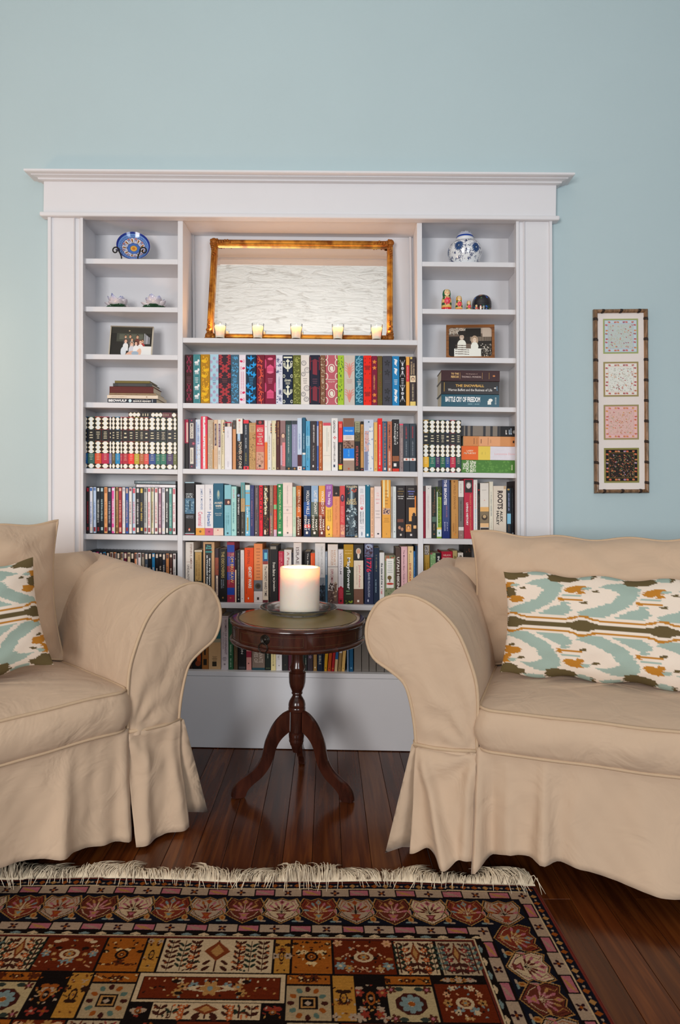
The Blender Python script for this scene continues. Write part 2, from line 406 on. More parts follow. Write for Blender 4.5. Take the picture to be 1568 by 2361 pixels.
# header board, bead and crown
def zlev(x, y, Y): return atY(x, y, Y).z
fx0, fx1 = atY(100, 455, -.03).x, atY(1283, 460, -.03).x
zf0 = (zlev(100, 492, -.03) + zlev(1283, 499, -.03)) / 2; zf1 = (zlev(100, 414, -.03) + zlev(1283, 421, -.03)) / 2
bcp(hexa('header', [(fx0, zf0), (fx1, zf0), (fx1, zf1), (fx0, zf1)], -.03, 0.0, WHITE, None, 0.003))
zb = (zlev(700, 502, -.042) + zlev(700, 503, -.042)) / 2
bd = bcp(hexa('header_bead', [(atY(91, 496, -.04).x, zb), (atY(1291, 503, -.04).x, zb), (atY(1291, 503, -.04).x, zf0 + .001), (atY(91, 496, -.04).x, zf0 + .001)], -.044, 0.0, WHITE, None, 0.006, 3))
prof = [(418, -.034), (416, -.040), (413.5, -.046), (411, -.046), (409, -.049), (405, -.060), (403, -.066), (401.5, -.066), (400, -.070), (396, -.082), (393.5, -.086), (389.5, -.086)]
V, Fc = [], []
for y, Y in prof:
    zz = (zlev(100, y, Y) + zlev(1283, y + 7.5, Y)) / 2; ex = -Y - .03
    V += [(fx0 - ex, 0.0, zz), (fx0 - ex, Y, zz), (fx1 + ex, Y, zz), (fx1 + ex, 0.0, zz)]
for i in range(len(prof) - 1):
    for k in range(3): Fc.append((4 * i + k, 4 * i + k + 1, 4 * i + k + 5, 4 * i + k + 4))
Fc += [(0, 3, 2, 1), tuple(4 * (len(prof) - 1) + k for k in range(4))]
bcp(mesh('crown_moulding', V, Fc, WHITE))

def vline(pa, pb):
    a, b = atY(*pa), atY(*pb)
    return lambda z: a.x + (b.x - a.x) * (z - a.z) / (b.z - a.z)
XA = vline((192.7, 498), (195.6, 1320)); XB = vline((409.8, 505), (409.2, 1260)); XC = vline((421.6, 505), (420.8, 1260))
XD = vline((961.3, 510), (964.2, 1260)); XE = vline((973, 510), (976, 1260)); XF = vline((1188.2, 505), (1190.6, 1245))
ZTOP = (zlev(300, 505.6, 0) + zlev(1080, 511, 0)) / 2; ZBASE = 0.3238
zt2 = zf0 - 0.001
bcp(hexa('top_panel', [(XA(ZTOP) - .02, ZTOP), (XF(ZTOP) + .02, ZTOP), (XF(ZTOP) + .02, zt2), (XA(ZTOP) - .02, zt2)], 0.0, DP, WHITE))
for fa, fb in ((XB, XC), (XD, XE)):
    bcp(hexa('divider', [(fa(ZBASE), ZBASE), (fb(ZBASE), ZBASE), (fb(ZTOP), ZTOP), (fa(ZTOP), ZTOP)], 0.0, DP, WHITE, None, 0.0015))
bcp(hexa('side_panel', [(XA(0) - .028, 0), (XA(0) - .014, 0), (XA(ZTOP) - .014, ZTOP), (XA(ZTOP) - .028, ZTOP)], 0.021, DP, WHITE))
bcp(hexa('side_panel', [(XF(0) + .012, 0), (XF(0) + .026, 0), (XF(ZTOP) + .026, ZTOP), (XF(ZTOP) + .012, ZTOP)], 0.021, DP, WHITE))
bcp(hexa('back_panel', [(XA(0) - .022, 0), (XF(0) + .022, 0), (XF(ZTOP) + .022, zt2), (XA(ZTOP) - .022, zt2)], DP, DP + .012, WHITE))
SH = {}
def shelf(key, fa, fb, yt, yb, x0, x1):
    zt = (zlev(x0, yt[0], 0) + zlev(x1, yt[1], 0)) / 2; zb_ = (zlev(x0, yb[0], 0) + zlev(x1, yb[1], 0)) / 2
    e0 = -.014 if fa is XA else 0; e1 = .012 if fb is XF else 0
    bcp(hexa('shelf', [(fa(zb_) + e0, zb_), (fb(zb_) + e1, zb_), (fb(zt) + e1, zt), (fa(zt) + e0, zt)], 0.0015, DP, WHITE, None, 0.0015)); SH[key] = zt
shelf('L1', XA, XB, (596.1, 596.6), (608.2, 608.6), 194, 408)
shelf('L2', XA, XB, (707, 707.6), (718.6, 719.2), 194, 408)
shelf('L3', XA, XB, (816.7, 817.6), (828.3, 829.5), 194, 408)
shelf('L4', XA, XB, (927.7, 929), (940, 941.4), 194, 408)
shelf('L5', XA, XB, (1080.3, 1082), (1091.6, 1093), 194, 408)
shelf('L6', XA, XB, (1231.6, 1233.6), (1244, 1246), 194, 408)
shelf('L7', XA, XB, (1386, 1388.5), (1397.5, 1400), 194, 408)
shelf('C0', XC, XD, (778.4, 783.7), (790.1, 795.2), 421, 962)
shelf('C1', XC, XD, (929.5, 934.7), (941.7, 946.5), 421, 962)
shelf('C2', XC, XD, (1081.4, 1087), (1093, 1098.6), 421, 962)
shelf('C3', XC, XD, (1234.6, 1241.8), (1246.8, 1254), 421, 962)
shelf('C4', XC, XD, (1389.3, 1398), (1400.8, 1409.5), 421, 962)
shelf('R1', XE, XF, (602.9, 604.5), (614, 615.3), 975, 1187)
shelf('R2', XE, XF, (712, 713.2), (723.5, 724.7), 975, 1187)
shelf('R3', XE, XF, (823, 825.4), (835.2, 837.4), 975, 1187)
shelf('R4', XE, XF, (936.6, 939), (947.6, 950), 975, 1187)
shelf('R5', XE, XF, (1088.6, 1091), (1099.8, 1102.4), 975, 1187)
shelf('R6', XE, XF, (1241.8, 1244.5), (1254.4, 1257), 975, 1187)
shelf('R7', XE, XF, (1396, 1399), (1408, 1411), 975, 1187)
SH['C5'] = ZBASE
bcp(hexa('base_shelf', [(XA(ZBASE) - .008, ZBASE - .02), (XF(ZBASE) + .008, ZBASE - .02), (XF(ZBASE) + .008, ZBASE), (XA(ZBASE) - .008, ZBASE)], 0.0, DP, WHITE, None, 0.0015))
bcp(hexa('base_panel', [(XA(0), 0.003), (XF(0), 0.003), (XF(ZBASE), ZBASE - .021), (XA(ZBASE), ZBASE - .021)], 0.001, 0.02, WHITE, None, 0.0015))
# narrow battens at the back of the mirror niche
zn = SH['C0']
for xa, xb in ((443.5, 449), (944.5, 950.5)):
    a, b = atY(xa, 660, .158).x, atY(xb, 660, .158).x
    ln_ = 0.006 * (1 if xa < 600 else 1)
    bcp(hexa('batten', [(a + ln_, zn), (b + ln_, zn), (b - ln_, ZTOP), (a - ln_, ZTOP)], .156, DP, WHITE, None, 0.0015))
# ------------------------------------------------------------------ books
PAGES = mat('d8ccb4', 0.8, noise=0.12, scale=300, name='paper_edges')
YB = 0.030; LEAN = -0.0155
ORD = 'first second third fourth fifth sixth seventh eighth ninth tenth eleventh twelfth thirteenth fourteenth fifteenth sixteenth seventeenth eighteenth nineteenth twentieth'.split()
TENS = {2: 'twenty', 3: 'thirty', 4: 'forty'}
def ordinal(n):
    if n <= 20: return ORD[n - 1]
    t, u_ = divmod(n, 10)
    return (TENS[t][:-1] + 'ieth') if u_ == 0 else TENS[t] + '-' + ORD[u_ - 1]
def make_book(base, w_, h_, dep, draw=None, rough=0.5, hard=False, name='book', cover_name=None, pages=True):
    r_ = min(0.0012, w_ * .15); t = 0.0024 if hard else 0.0009; t = min(t, w_ * .22); hw = w_ / 2
    pr = [(-hw, dep), (-hw, r_), (-hw + r_ * .3, r_ * .3), (-hw + r_, 0), (hw - r_, 0), (hw - r_ * .3, r_ * .3), (hw, r_), (hw, dep), (hw - t, dep), (hw - t, t), (-hw + t, t), (-hw + t, dep)]
    n = len(pr); V = [(x, y, 0) for x, y in pr] + [(x, y, h_) for x, y in pr]
    Fc = [(i, (i + 1) % n, n + (i + 1) % n, n + i) for i in range(n)]
    for o_ in (0, n):
        for q in ((0, 1, 10, 11), (1, 2, 3, 10), (3, 4, 9, 10), (4, 5, 6, 9), (6, 7, 8, 9)): Fc.append(tuple(o_ + i for i in (q[::-1] if o_ else q)))
    o = mesh(name, V, Fc, mat(base, rough))
    if pages:
        g = 0.003 if hard else 0.0004; a = hw - t - .0001
        hexa('page_block', [(-a, g), (a, g), (a, h_ - g), (-a, h_ - g)], t + .0003, dep - g, PAGES, o)
    if draw:
        p = Print(w_, h_); draw(p)
        p.build('spine_print', lambda x, y, off: (x - hw, -off, h_ - y), o, rough)
    return o
BOOKS = []
def upright(px0, px1, pyt, zs, base, draw, label, group, yb=YB, dep=0.128, rough=0.5, hard=False, lean=LEAN, name='book', cat='book', pages=True, zbot=None):
    ym = (pyt + CY) / 2; a, b = atY(px0, pyt + 50, yb).x, atY(px1, pyt + 50, yb).x
    zt = atY((px0 + px1) / 2, pyt, yb).z; h_ = zt - zs; w_ = b - a - 0.0005
    # x was read near the middle of the spine: carry it down to the foot along the lean
    zm = atY((px0 + px1) / 2, pyt + 50, yb).z; xc = (a + b) / 2 - math.tan(lean) * (zm - zs)
    o = make_book(base, w_, h_, dep, draw, rough, hard, name, pages=pages)
    o.location = (xc, yb, zs + abs(math.sin(lean)) * w_ / 2 + 0.0002); o.rotation_euler = (0, lean, 0)
    tag(o, label, cat, group); BOOKS.append(o)
    return o
def row(ox, oy, s, zs, items, start, where, group, kind='book', **kw):
    n = start
    for it in items:
        u0, u1, vt, base, look = it[:5]; draw = it[5] if len(it) > 5 else None; k2 = dict(kw)
        if len(it) > 6: k2.update(it[6])
        upright(ox + u0 / s, ox + u1 / s, oy + vt / s, zs, base, draw, f'{look}, {ordinal(n)} from left {where}', group, **k2)
        n += 1
    return n
# short draw-language: list of operations run on a Print
def ops(*L):
    def d(p):
        for o in L:
            k = o[0]
            if k == 'b': p.band(o[1], o[2], o[3], o[4] if len(o) > 4 else 0.04)
            elif k == 't': p.text(o[1], o[2], o[3], o[4], x=o[5] if len(o) > 5 else .5, size=o[6] if len(o) > 6 else .5, bold=o[7] if len(o) > 7 else .012)
            elif k == 'h': p.text(o[1], o[2], o[3], 0, size=o[4] if len(o) > 4 else .75, hor=True, bold=o[5] if len(o) > 5 else .012)
            elif k == 'l': p.bars(o[2], o[3], o[4], o[1], o[5] if len(o) > 5 else .6, seed=int(o[3] * 100))
            elif k == 'e': p.ell(p.w * o[2], p.h * o[3], p.w * o[4], p.w * (o[5] if len(o) > 5 else o[4]), o[1])
            elif k == 'r': p.ring(p.w * .5, p.h * o[2], p.w * o[3], p.w * o[3], p.w * .08, o[1])
            elif k == 'q': p.rect(p.w * o[2], p.h * o[3], p.w * o[4], p.h * o[5], o[1])
            elif k == 'v': p.text(o[1], o[2], o[3], o[4], x=.5, size=.38)
            elif k == 's': speck(p, o[1], o[2], o[3], o[4], o[5] if len(o) > 5 else 0)
            elif k == 'f': p.flower(p.w * o[2], p.h * o[3], p.w * o[4], o[5], o[1], o[6] if len(o) > 6 else None)
            elif k == 'face': # small printed portrait
                cx, cy, q = p.w * o[1], p.h * o[2], p.w * o[3]
                p.ell(cx, cy, q, q * 1.25, o[5] if len(o) > 5 else '3a2c26'); p.ell(cx, cy + q * .15, q * .72, q, o[4])
                p.ell(cx - q * .28, cy + q * .05, q * .1, q * .08, '402c28', 0, 6); p.ell(cx + q * .28, cy + q * .05, q * .1, q * .08, '402c28', 0, 6); p.ell(cx, cy + q * .62, q * .22, q * .08, '904840', 0, 6)
            elif k == 'w': p.dashes(o[1], o[2], o[3], o[4] if len(o) > 4 else .5, o[5] if len(o) > 5 else .4)
            elif k == 'fn': o[1](p)
    return d
def speck(p, h, a, b, n, seed):
    rn = random.Random(seed + n)
    for _ in range(n): p.ell(p.w * rn.uniform(.12, .88), p.h * rn.uniform(a, b), p.w * rn.uniform(.05, .14), p.w * rn.uniform(.03, .1), h, rn.random() * 3, 6)
# ---- ornament drawings for the patterned cloth set
def bird(p, cx, cy, s, h, fl=1):
    p.add([(cx + fl * x * s, cy + y * s) for x, y in [(-1, -.5), (-.3, -.1), (0, -.9), (.25, -.1), (1, -.2), (.5, .15), (.2, .3), (-.1, .9), (-.25, .25), (-.8, .2)]][::fl], h, [(0, 1, 8, 9), (1, 2, 3, 6, 8), (3, 4, 5, 6), (8, 6, 7)])
def c_scissors(p):
    for k, y in enumerate((.09, .27, .66, .84)):
        cy = p.h * y; s = p.w * .34
        for d in (-1, 1): p.line([(p.w * .5 - d * s * .6, cy - s * 1.2), (p.w * .5 + d * s * .5, cy + s)], p.w * .07, 'a82a50'); p.ring(p.w * .5 + d * s * .6, cy + s * 1.3, s * .35, s * .45, p.w * .06, 'a82a50', 8)
    p.bars('70404a', .44, .6, 5, .6)
def c_dogs(p):
    for y in (.16, .34, .66, .84):
        cy = p.h * y; w_ = p.w
        p.ell(w_ * .45, cy, w_ * .27, w_ * .17, 'e6f0ee'); p.ell(w_ * .74, cy - w_ * .22, w_ * .14, w_ * .2, 'e6f0ee')
        for x in (.28, .42, .58, .68): p.rect(w_ * x, cy + w_ * .05, w_ * (x + .07), cy + w_ * .42, 'e6f0ee')
    p.bars('d8eae8', .46, .58, 4, .5); p.rect(p.w * .08, p.h * .03, p.w * .11, p.h * .97, '9cc4c4'); p.rect(p.w * .89, p.h * .03, p.w * .92, p.h * .97, '9cc4c4')
def c_swans(p):
    for y, d in ((.12, 1), (.3, -1), (.42, 1), (.68, -1), (.78, 1), (.9, -1)):
        cy = p.h * y; cx = p.w * (.5 - .12 * d)
        p.ell(cx, cy + p.w * .1, p.w * .3, p.w * .17, 'eeb01a', .3 * d); p.ring(cx + d * p.w * .28, cy - p.w * .12, p.w * .14, p.w * .24, p.w * .07, 'eeb01a', 8)
    speck(p, 'e0a218', .03, .97, 40, 1)
def c_roses(p, h='ae7a9e', n=6):
    for k in range(n):
        y = p.h * (.08 + .84 * k / (n - 1))
        if .42 < y / p.h < .58: continue
        p.ring(p.w * .5, y, p.w * .16, p.w * .18, p.w * .06, h, 8); p.ell(p.w * .5, y, p.w * .06, p.w * .06, h)
        for d in (.12, .88): p.ring(p.w * d, y + p.h * .07, p.w * .17, p.w * .2, p.w * .05, h, 8); p.ell(p.w * d, y + p.h * .07, p.w * .07, p.w * .08, h)
    p.bars('6a8aa8', .44, .58, 4, .5)
def c_flowers(p, h='a8343a', hc='5a2428'):
    for y in (.28, .75): p.flower(p.w * .5, p.h * y, p.w * .4, 6, h, hc)
    for y in (.05, .16, .42, .63, .87, .97):
        for d in (.08, .92): p.flower(p.w * d, p.h * y, p.w * .26, 6, h)
    p.bars('7a4044', .47, .57, 3, .5)
def c_floral(p, h='58a8d8', a0=.04, a1=.96, n=60, seed=3):
    rn = random.Random(seed)
    for _ in range(n):
        y = rn.uniform(a0, a1)
        if .44 < y < .58: continue
        p.ell(p.w * rn.uniform(.12, .88), p.h * y, p.w * .13, p.w * .05, h, rn.random() * 3, 6)
    for k in range(8):
        y = p.h * (.05 + .115 * k); p.line([(p.w * .2, y), (p.w * .5, y + p.h * .04), (p.w * .8, y + p.h * .02)], p.w * .04, h)
    p.bars(h, .46, .57, 4, .5)
def c_flamingo(p):
    for y, d in ((.13, 1), (.27, -1), (.76, -1), (.9, 1)):
        cy = p.h * y; p.ell(p.w * (.5 - .18 * d), cy, p.w * .22, p.w * .17, 'cc2458', .4 * d); p.ring(p.w * (.5 + .2 * d), cy - p.w * .02, p.w * .13, p.w * .26, p.w * .06, 'd86a88', 8)
    p.dashes('d08aa0', .34, .7, .35, .16); p.dashes('d08aa0', .34, .7, .65, .16)
def c_birds(p):
    for y, x, d in ((.07, .5, 1), (.2, .75, -1), (.26, .4, 1), (.36, .25, -1), (.4, .8, 1), (.62, .2, 1), (.68, .6, -1), (.78, .35, 1), (.86, .8, 1), (.93, .3, -1)): bird(p, p.w * x, p.h * y, p.w * .38, '1e96dc', d)
    p.bars('3a88b8', .44, .6, 5, .5)
def c_coral(p):
    rn = random.Random(7)
    for y in (.1, .2, .32, .42, .62, .73, .83, .93):
        cx = p.w * (.35 + .3 * rn.random()); cy = p.h * y
        for k in range(5):
            a = rn.random() * 6.3; p.line([(cx, cy), (cx + math.cos(a) * p.w * .35, cy + math.sin(a) * p.w * .5)], p.w * .09, 'd8503c')
    p.bars('c06050', .47, .58, 3, .5)
def c_cage(p):
    for y0, y1 in ((.24, .36), (.74, .87)):
        p.rect(p.w * .18, p.h * y0, p.w * .82, p.h * y1, 'd8507c'); p.add([(p.w * .18, p.h * y0), (p.w * .82, p.h * y0), (p.w * .5, p.h * (y0 - .05))], 'd8507c')
        for k in range(4): p.rect(p.w * .16, p.h * (y0 + .025 + k * .025), p.w * .84, p.h * (y0 + .03 + k * .025), '7d1432')
    for y in (.08, .35): p.ell(p.w * .5, p.h * y, p.w * .25, p.w * .12, 'dc6a8a')
    for y in (.18, .65):
        for d in (.04, .96): p.ell(p.w * d, p.h * y, p.w * .1, p.w * .45, 'c84470')
    p.bars('c06a84', .46, .58, 4, .5)
def c_snow(p):
    for y in (.09, .2, .33, .72, .76, .88):
        cx = p.w * (.3 if int(y * 100) % 2 else .6); cy = p.h * y
        for k in range(3): a = k * math.pi / 3; p.line([(cx - math.cos(a) * p.w * .3, cy - math.sin(a) * p.w * .3), (cx + math.cos(a) * p.w * .3, cy + math.sin(a) * p.w * .3)], p.w * .07, '38406e')
    speck(p, '3c4470', .05, .4, 14, 2); speck(p, '3c4470', .68, .96, 12, 5); p.dashes('8a8ea8', .42, .66, .5, .2)
def c_chandelier(p):
    c = 'ece2c8'; p.rect(p.w * .06, p.h * .03, p.w * .94, p.h * .06, c)
    for y in (.2, .72):
        cy = p.h * y; p.line([(p.w * .5, cy - p.h * .12), (p.w * .5, cy + p.h * .13)], p.w * .12, c); p.ell(p.w * .5, cy + p.h * .02, p.w * .12, p.h * .05, c); p.ell(p.w * .5, cy - p.h * .08, p.w * .2, p.h * .02, c)
        for q, rr in ((.28, .06), (.42, .035)):
            for d in (-1, 1): p.ring(p.w * (.5 + d * q * .5), cy + p.h * .02, p.w * q * .55, p.h * rr, p.w * .08, c, 10, 0, math.pi); p.rect(p.w * (.5 + d * q) - p.w * .04, cy - p.h * .035, p.w * (.5 + d * q) + p.w * .04, cy + p.h * .02, c)
    for y in (.42, .93, .15):
        for d in (.1, .9): p.ring(p.w * d, p.h * y, p.w * .14, p.h * .035, p.w * .06, c, 10)
    p.text('Great', c, .475, 0, size=.6, hor=True); p.text('Expectations', c, .505, 0, size=.7, hor=True); p.bars(c, .54, .59, 2, .5)
def c_clocks(p):
    for x, y, q in ((.35, .16, .3), (.75, .3, .34), (.3, .38, .26), (.7, .66, .34), (.3, .78, .28), (.65, .88, .3)): p.ring(p.w * x, p.h * y, p.w * q, p.w * q, p.w * .05, '5a5a64', 14); p.ring(p.w * x, p.h * y, p.w * q * .6, p.w * q * .6, p.w * .03, '8a8a90', 10); p.line([(p.w * x, p.h * y), (p.w * x, p.h * y - p.w * q * .5)], p.w * .04, '5a5a64')
    p.bars('9a9490', .45, .58, 3, .5)
def c_feather(p, h='7e2a38', n=2):
    for y0, y1 in ((.08, .4), (.62, .92)):
        p.add([(p.w * .28, p.h * (y0 + .04)), (p.w * .28, p.h * (y1 - .02)), (p.w * .72, p.h * y1), (p.w * .72, p.h * (y0 + .04)), (p.w * .5, p.h * y0)], h)
        for d in (-1, 1): p.line([(p.w * .5, p.h * y0), (p.w * (.5 + d * .4), p.h * (y0 + .05))], p.w * .05, h)
    for d in (.06, .94): p.rect(p.w * (d - .04), p.h * .04, p.w * (d + .04), p.h * .3, h); p.rect(p.w * (d - .04), p.h * .62, p.w * (d + .04), p.h * .95, h)
    p.bars('6a4050', .46, .58, 3, .5)
def c_cameo(p):
    c = 'f2dccc'
    for y in (.26, .76): p.ring(p.w * .5, p.h * y, p.w * .3, p.w * .36, p.w * .07, c, 16); p.ell(p.w * .5, p.h * y, p.w * .15, p.w * .2, c); p.ell(p.w * .53, p.h * y + p.w * .15, p.w * .13, p.w * .09, c)
    for y in (.03, .15, .42, .62, .9):
        for d in (.02, .98): p.ring(p.w * d, p.h * y, p.w * .2, p.w * .3, p.w * .07, c, 12)
    p.text('Middlemarch', c, .47, 0, size=.66, hor=True); p.text('George Eliot', c, .515, 0, size=.6, hor=True)
def c_leaves(p, h='1e5a30'):
    rn = random.Random(12)
    for _ in range(34):
        y = rn.choice([rn.uniform(.04, .44), rn.uniform(.58, .96)]); a = rn.uniform(.9, 2.2); p.ell(p.w * rn.uniform(.15, .85), p.h * y, p.w * .17, p.w * .055, h, a, 6)
    p.bars('6a8a2a', .47, .56, 3, .5)
def c_fronds(p, h='d87c70'):
    for k in range(7):
        y0 = (.45 if k < 4 else .93) - (.05 * (k % 4))
        for d in (-1, 1): p.line([(p.w * .5, p.h * y0), (p.w * (.5 + d * .2), p.h * (y0 - .13)), (p.w * (.5 + d * .42), p.h * (y0 - .16))], p.w * .06, h)
        p.ell(p.w * .5, p.h * (y0 - .1), p.w * .05, p.h * .05, h)
    p.bars('b89088', .47, .56, 3, .55)
def c_waves(p, h='7ab8cc'):
    for k in range(13):
        y = .05 + .07 * k
        if .44 < y < .6: continue
        p.ring(p.w * (.35 if k % 2 else .65), p.h * y, p.w * .3, p.w * .3, p.w * .09, h, 12, .4, 4.6); p.line([(p.w * .08, p.h * (y + .03)), (p.w * .5, p.h * (y - .005)), (p.w * .92, p.h * (y + .03))], p.w * .06, h)
    p.text('The', 'd8e8ea', .47, 0, size=.25, hor=True); p.text('Odyssey', 'd8e8ea', .505, 0, size=.6, hor=True); p.bars('d8e8ea', .54, .59, 2, .4)
def c_butterfly(p, h='a01812'):
    for y in (.24, .76):
        for d in (-1, 1): p.ell(p.w * (.5 + d * .2), p.h * y - p.w * .1, p.w * .22, p.w * .17, h, -.5 * d); p.ell(p.w * (.5 + d * .16), p.h * y + p.w * .18, p.w * .17, p.w * .13, h, .5 * d)
        p.rect(p.w * .46, p.h * y - p.w * .3, p.w * .54, p.h * y + p.w * .32, h)
    for y in (.06, .14, .36, .64, .9):
        for x in (.2, .8): p.ell(p.w * x, p.h * y, p.w * .08, p.w * .12, h, 0, 6)
    p.bars('b83020', .46, .56, 3, .5)
def c_orange(p):
    for y in (.12, .24, .78, .9): p.flower(p.w * .5, p.h * y, p.w * .36, 5, 'e08030', 'f0b060', y * 9)
    p.dashes('e0a060', .38, .68, .5, .3)
def c_dark(p, h='2c2c30'):
    for y in (.14, .33, .7, .85): p.flower(p.w * .5, p.h * y, p.w * .32, 5, h, None, y * 7); p.line([(p.w * .5, p.h * y), (p.w * .65, p.h * (y + .09))], p.w * .04, h)
    p.bars('505058', .48, .54, 2, .6)
def c_white(p):
    c = 'e8eef2'
    for y in (.12, .3, .72, .85): p.ell(p.w * .5, p.h * y, p.w * .18, p.w * .42, c, .2); p.ell(p.w * .5, p.h * (y - .04), p.w * .3, p.w * .1, c, .5); p.line([(p.w * .5, p.h * y), (p.w * .6, p.h * (y + .08))], p.w * .1, c)
    p.bars(c, .46, .58, 4, .5)
def c_deco(p):
    c = 'd4d4da'
    for y in (.24, .74):
        p.ring(p.w * .5, p.h * y, p.w * .24, p.w * .24, p.w * .09, c, 12); p.ell(p.w * .5, p.h * y, p.w * .09, p.w * .09, c)
        for d in (-1, 1): p.add([(p.w * .5, p.h * (y + .15 * d)), (p.w * .38, p.h * (y + .05 * d)), (p.w * .62, p.h * (y + .05 * d))][::d], c); p.line([(p.w * .1, p.h * (y + .17 * d)), (p.w * .5, p.h * (y + .06 * d)), (p.w * .9, p.h * (y + .17 * d))], p.w * .05, c)
    p.bars('c8c8d0', .43, .6, 5, .45)

ZC1, ZC2, ZC3, ZC4, ZC5 = (SH[k] for k in ('C1', 'C2', 'C3', 'C4', 'C5'))
A = (415, 800, 5.6); B = (690, 800, 5.502)
G1 = 'patterned cloth-bound books on the shelf under the mirror'; W1 = 'on shelf under mirror'
H = dict(hard=True, dep=0.132, rough=0.6)
n = row(*A, ZC1, [
 (66, 166, 100, '3c1e1e', 'dark brown book with pink scissors', c_scissors), (170, 263, 97, '3c7c80', 'teal book with white dogs', c_dogs),
 (266, 385, 97, 'a8780e', 'mustard book with yellow swans', c_swans), (387, 498, 97, 'a0c4d4', 'pale blue book with mauve roses', c_roses),
 (502, 655, 100, '33202a', 'blackish book with red flowers', c_flowers), (657, 761, 101, '3c5c70', 'slate book with bright blue foliage', c_floral),
 (763, 851, 103, 'ded4dc', 'white book with magenta flamingos', c_flamingo), (854, 984, 102, '0e2a40', 'navy book with bright blue birds', c_birds),
 (988, 1094, 102, '6c1428', 'dark red book with orange coral shapes', c_coral), (1096, 1236, 104, '7a1434', 'crimson book with pink bird cages', c_cage),
 (1239, 1326, 107, 'd2d2dc', 'pale grey book with navy snowflakes', c_snow), (1329, 1456, 107, '0e1e3a', 'navy book with cream chandeliers', c_chandelier),
 (1459, 1560, 107, '5c6024', 'olive book with pale green foliage', lambda p: c_floral(p, 'a4a858', n=70, seed=9))], 1, W1, G1, **H)
n = row(*B, ZC1, [
 (20, 128, 104, 'dcd4cc', 'ivory book with grey pocket watches', c_clocks), (133, 264, 104, '1a1a2e', 'blackish navy book with dark red feathers', c_feather),
 (267, 331, 106, '7a543c', 'narrow brown book with cream flowers', lambda p: (c_floral(p, 'e0d0b4', n=30, seed=4))), (334, 486, 106, 'b45864', 'wide rose book with cream cameos', c_cameo),
 (488, 567, 108, '9cbc2c', 'lime green book with dark leaves', c_leaves), (569, 706, 108, 'c2b8ae', 'warm grey book with coral fronds', c_fronds),
 (710, 813, 112, '125c74', 'teal book with pale blue waves', c_waves), (815, 917, 110, 'e4200c', 'bright red book with dark red butterflies', c_butterfly),
 (918, 990, 114, '761032', 'burgundy book with orange flowers', c_orange), (991, 1054, 115, '5e4c20', 'olive brown book with green mottling', lambda p: (speck(p, '5a7028', .05, .95, 26, 3), speck(p, '903a28', .1, .9, 14, 4))),
 (1056, 1178, 115, '40404a', 'charcoal book with black flowers', c_dark), (1180, 1269, 117, '1c7ab0', 'bright blue book with white figures', c_white),
 (1271, 1350, 121, '121216', 'black book with silver peacock feathers', c_deco),
 (1355, 1399, 125, 'e6a048', 'thin orange-yellow book with red label', ops(('b', .17, .5, 'cc3440', .05), ('w', 'e8b0a0', .2, .47, .5, .35))),
 (1402, 1482, 125, '3c3436', 'dark book with small portrait', ops(('b', .38, .51, 'dcc8a8', .06), ('face', .5, .445, .27, 'd8b898'), ('b', .9, .985, 'd8c070', .05), ('w', 'b8a080', .1, .37, .3, .3), ('w', 'b8a080', .14, .37, .68, .3), ('w', 'c8b898', .55, .88, .5, .25), ('q', 'c8b060', .05, .005, .4, .05)), dict(hard=False))], n, W1, G1, **H)

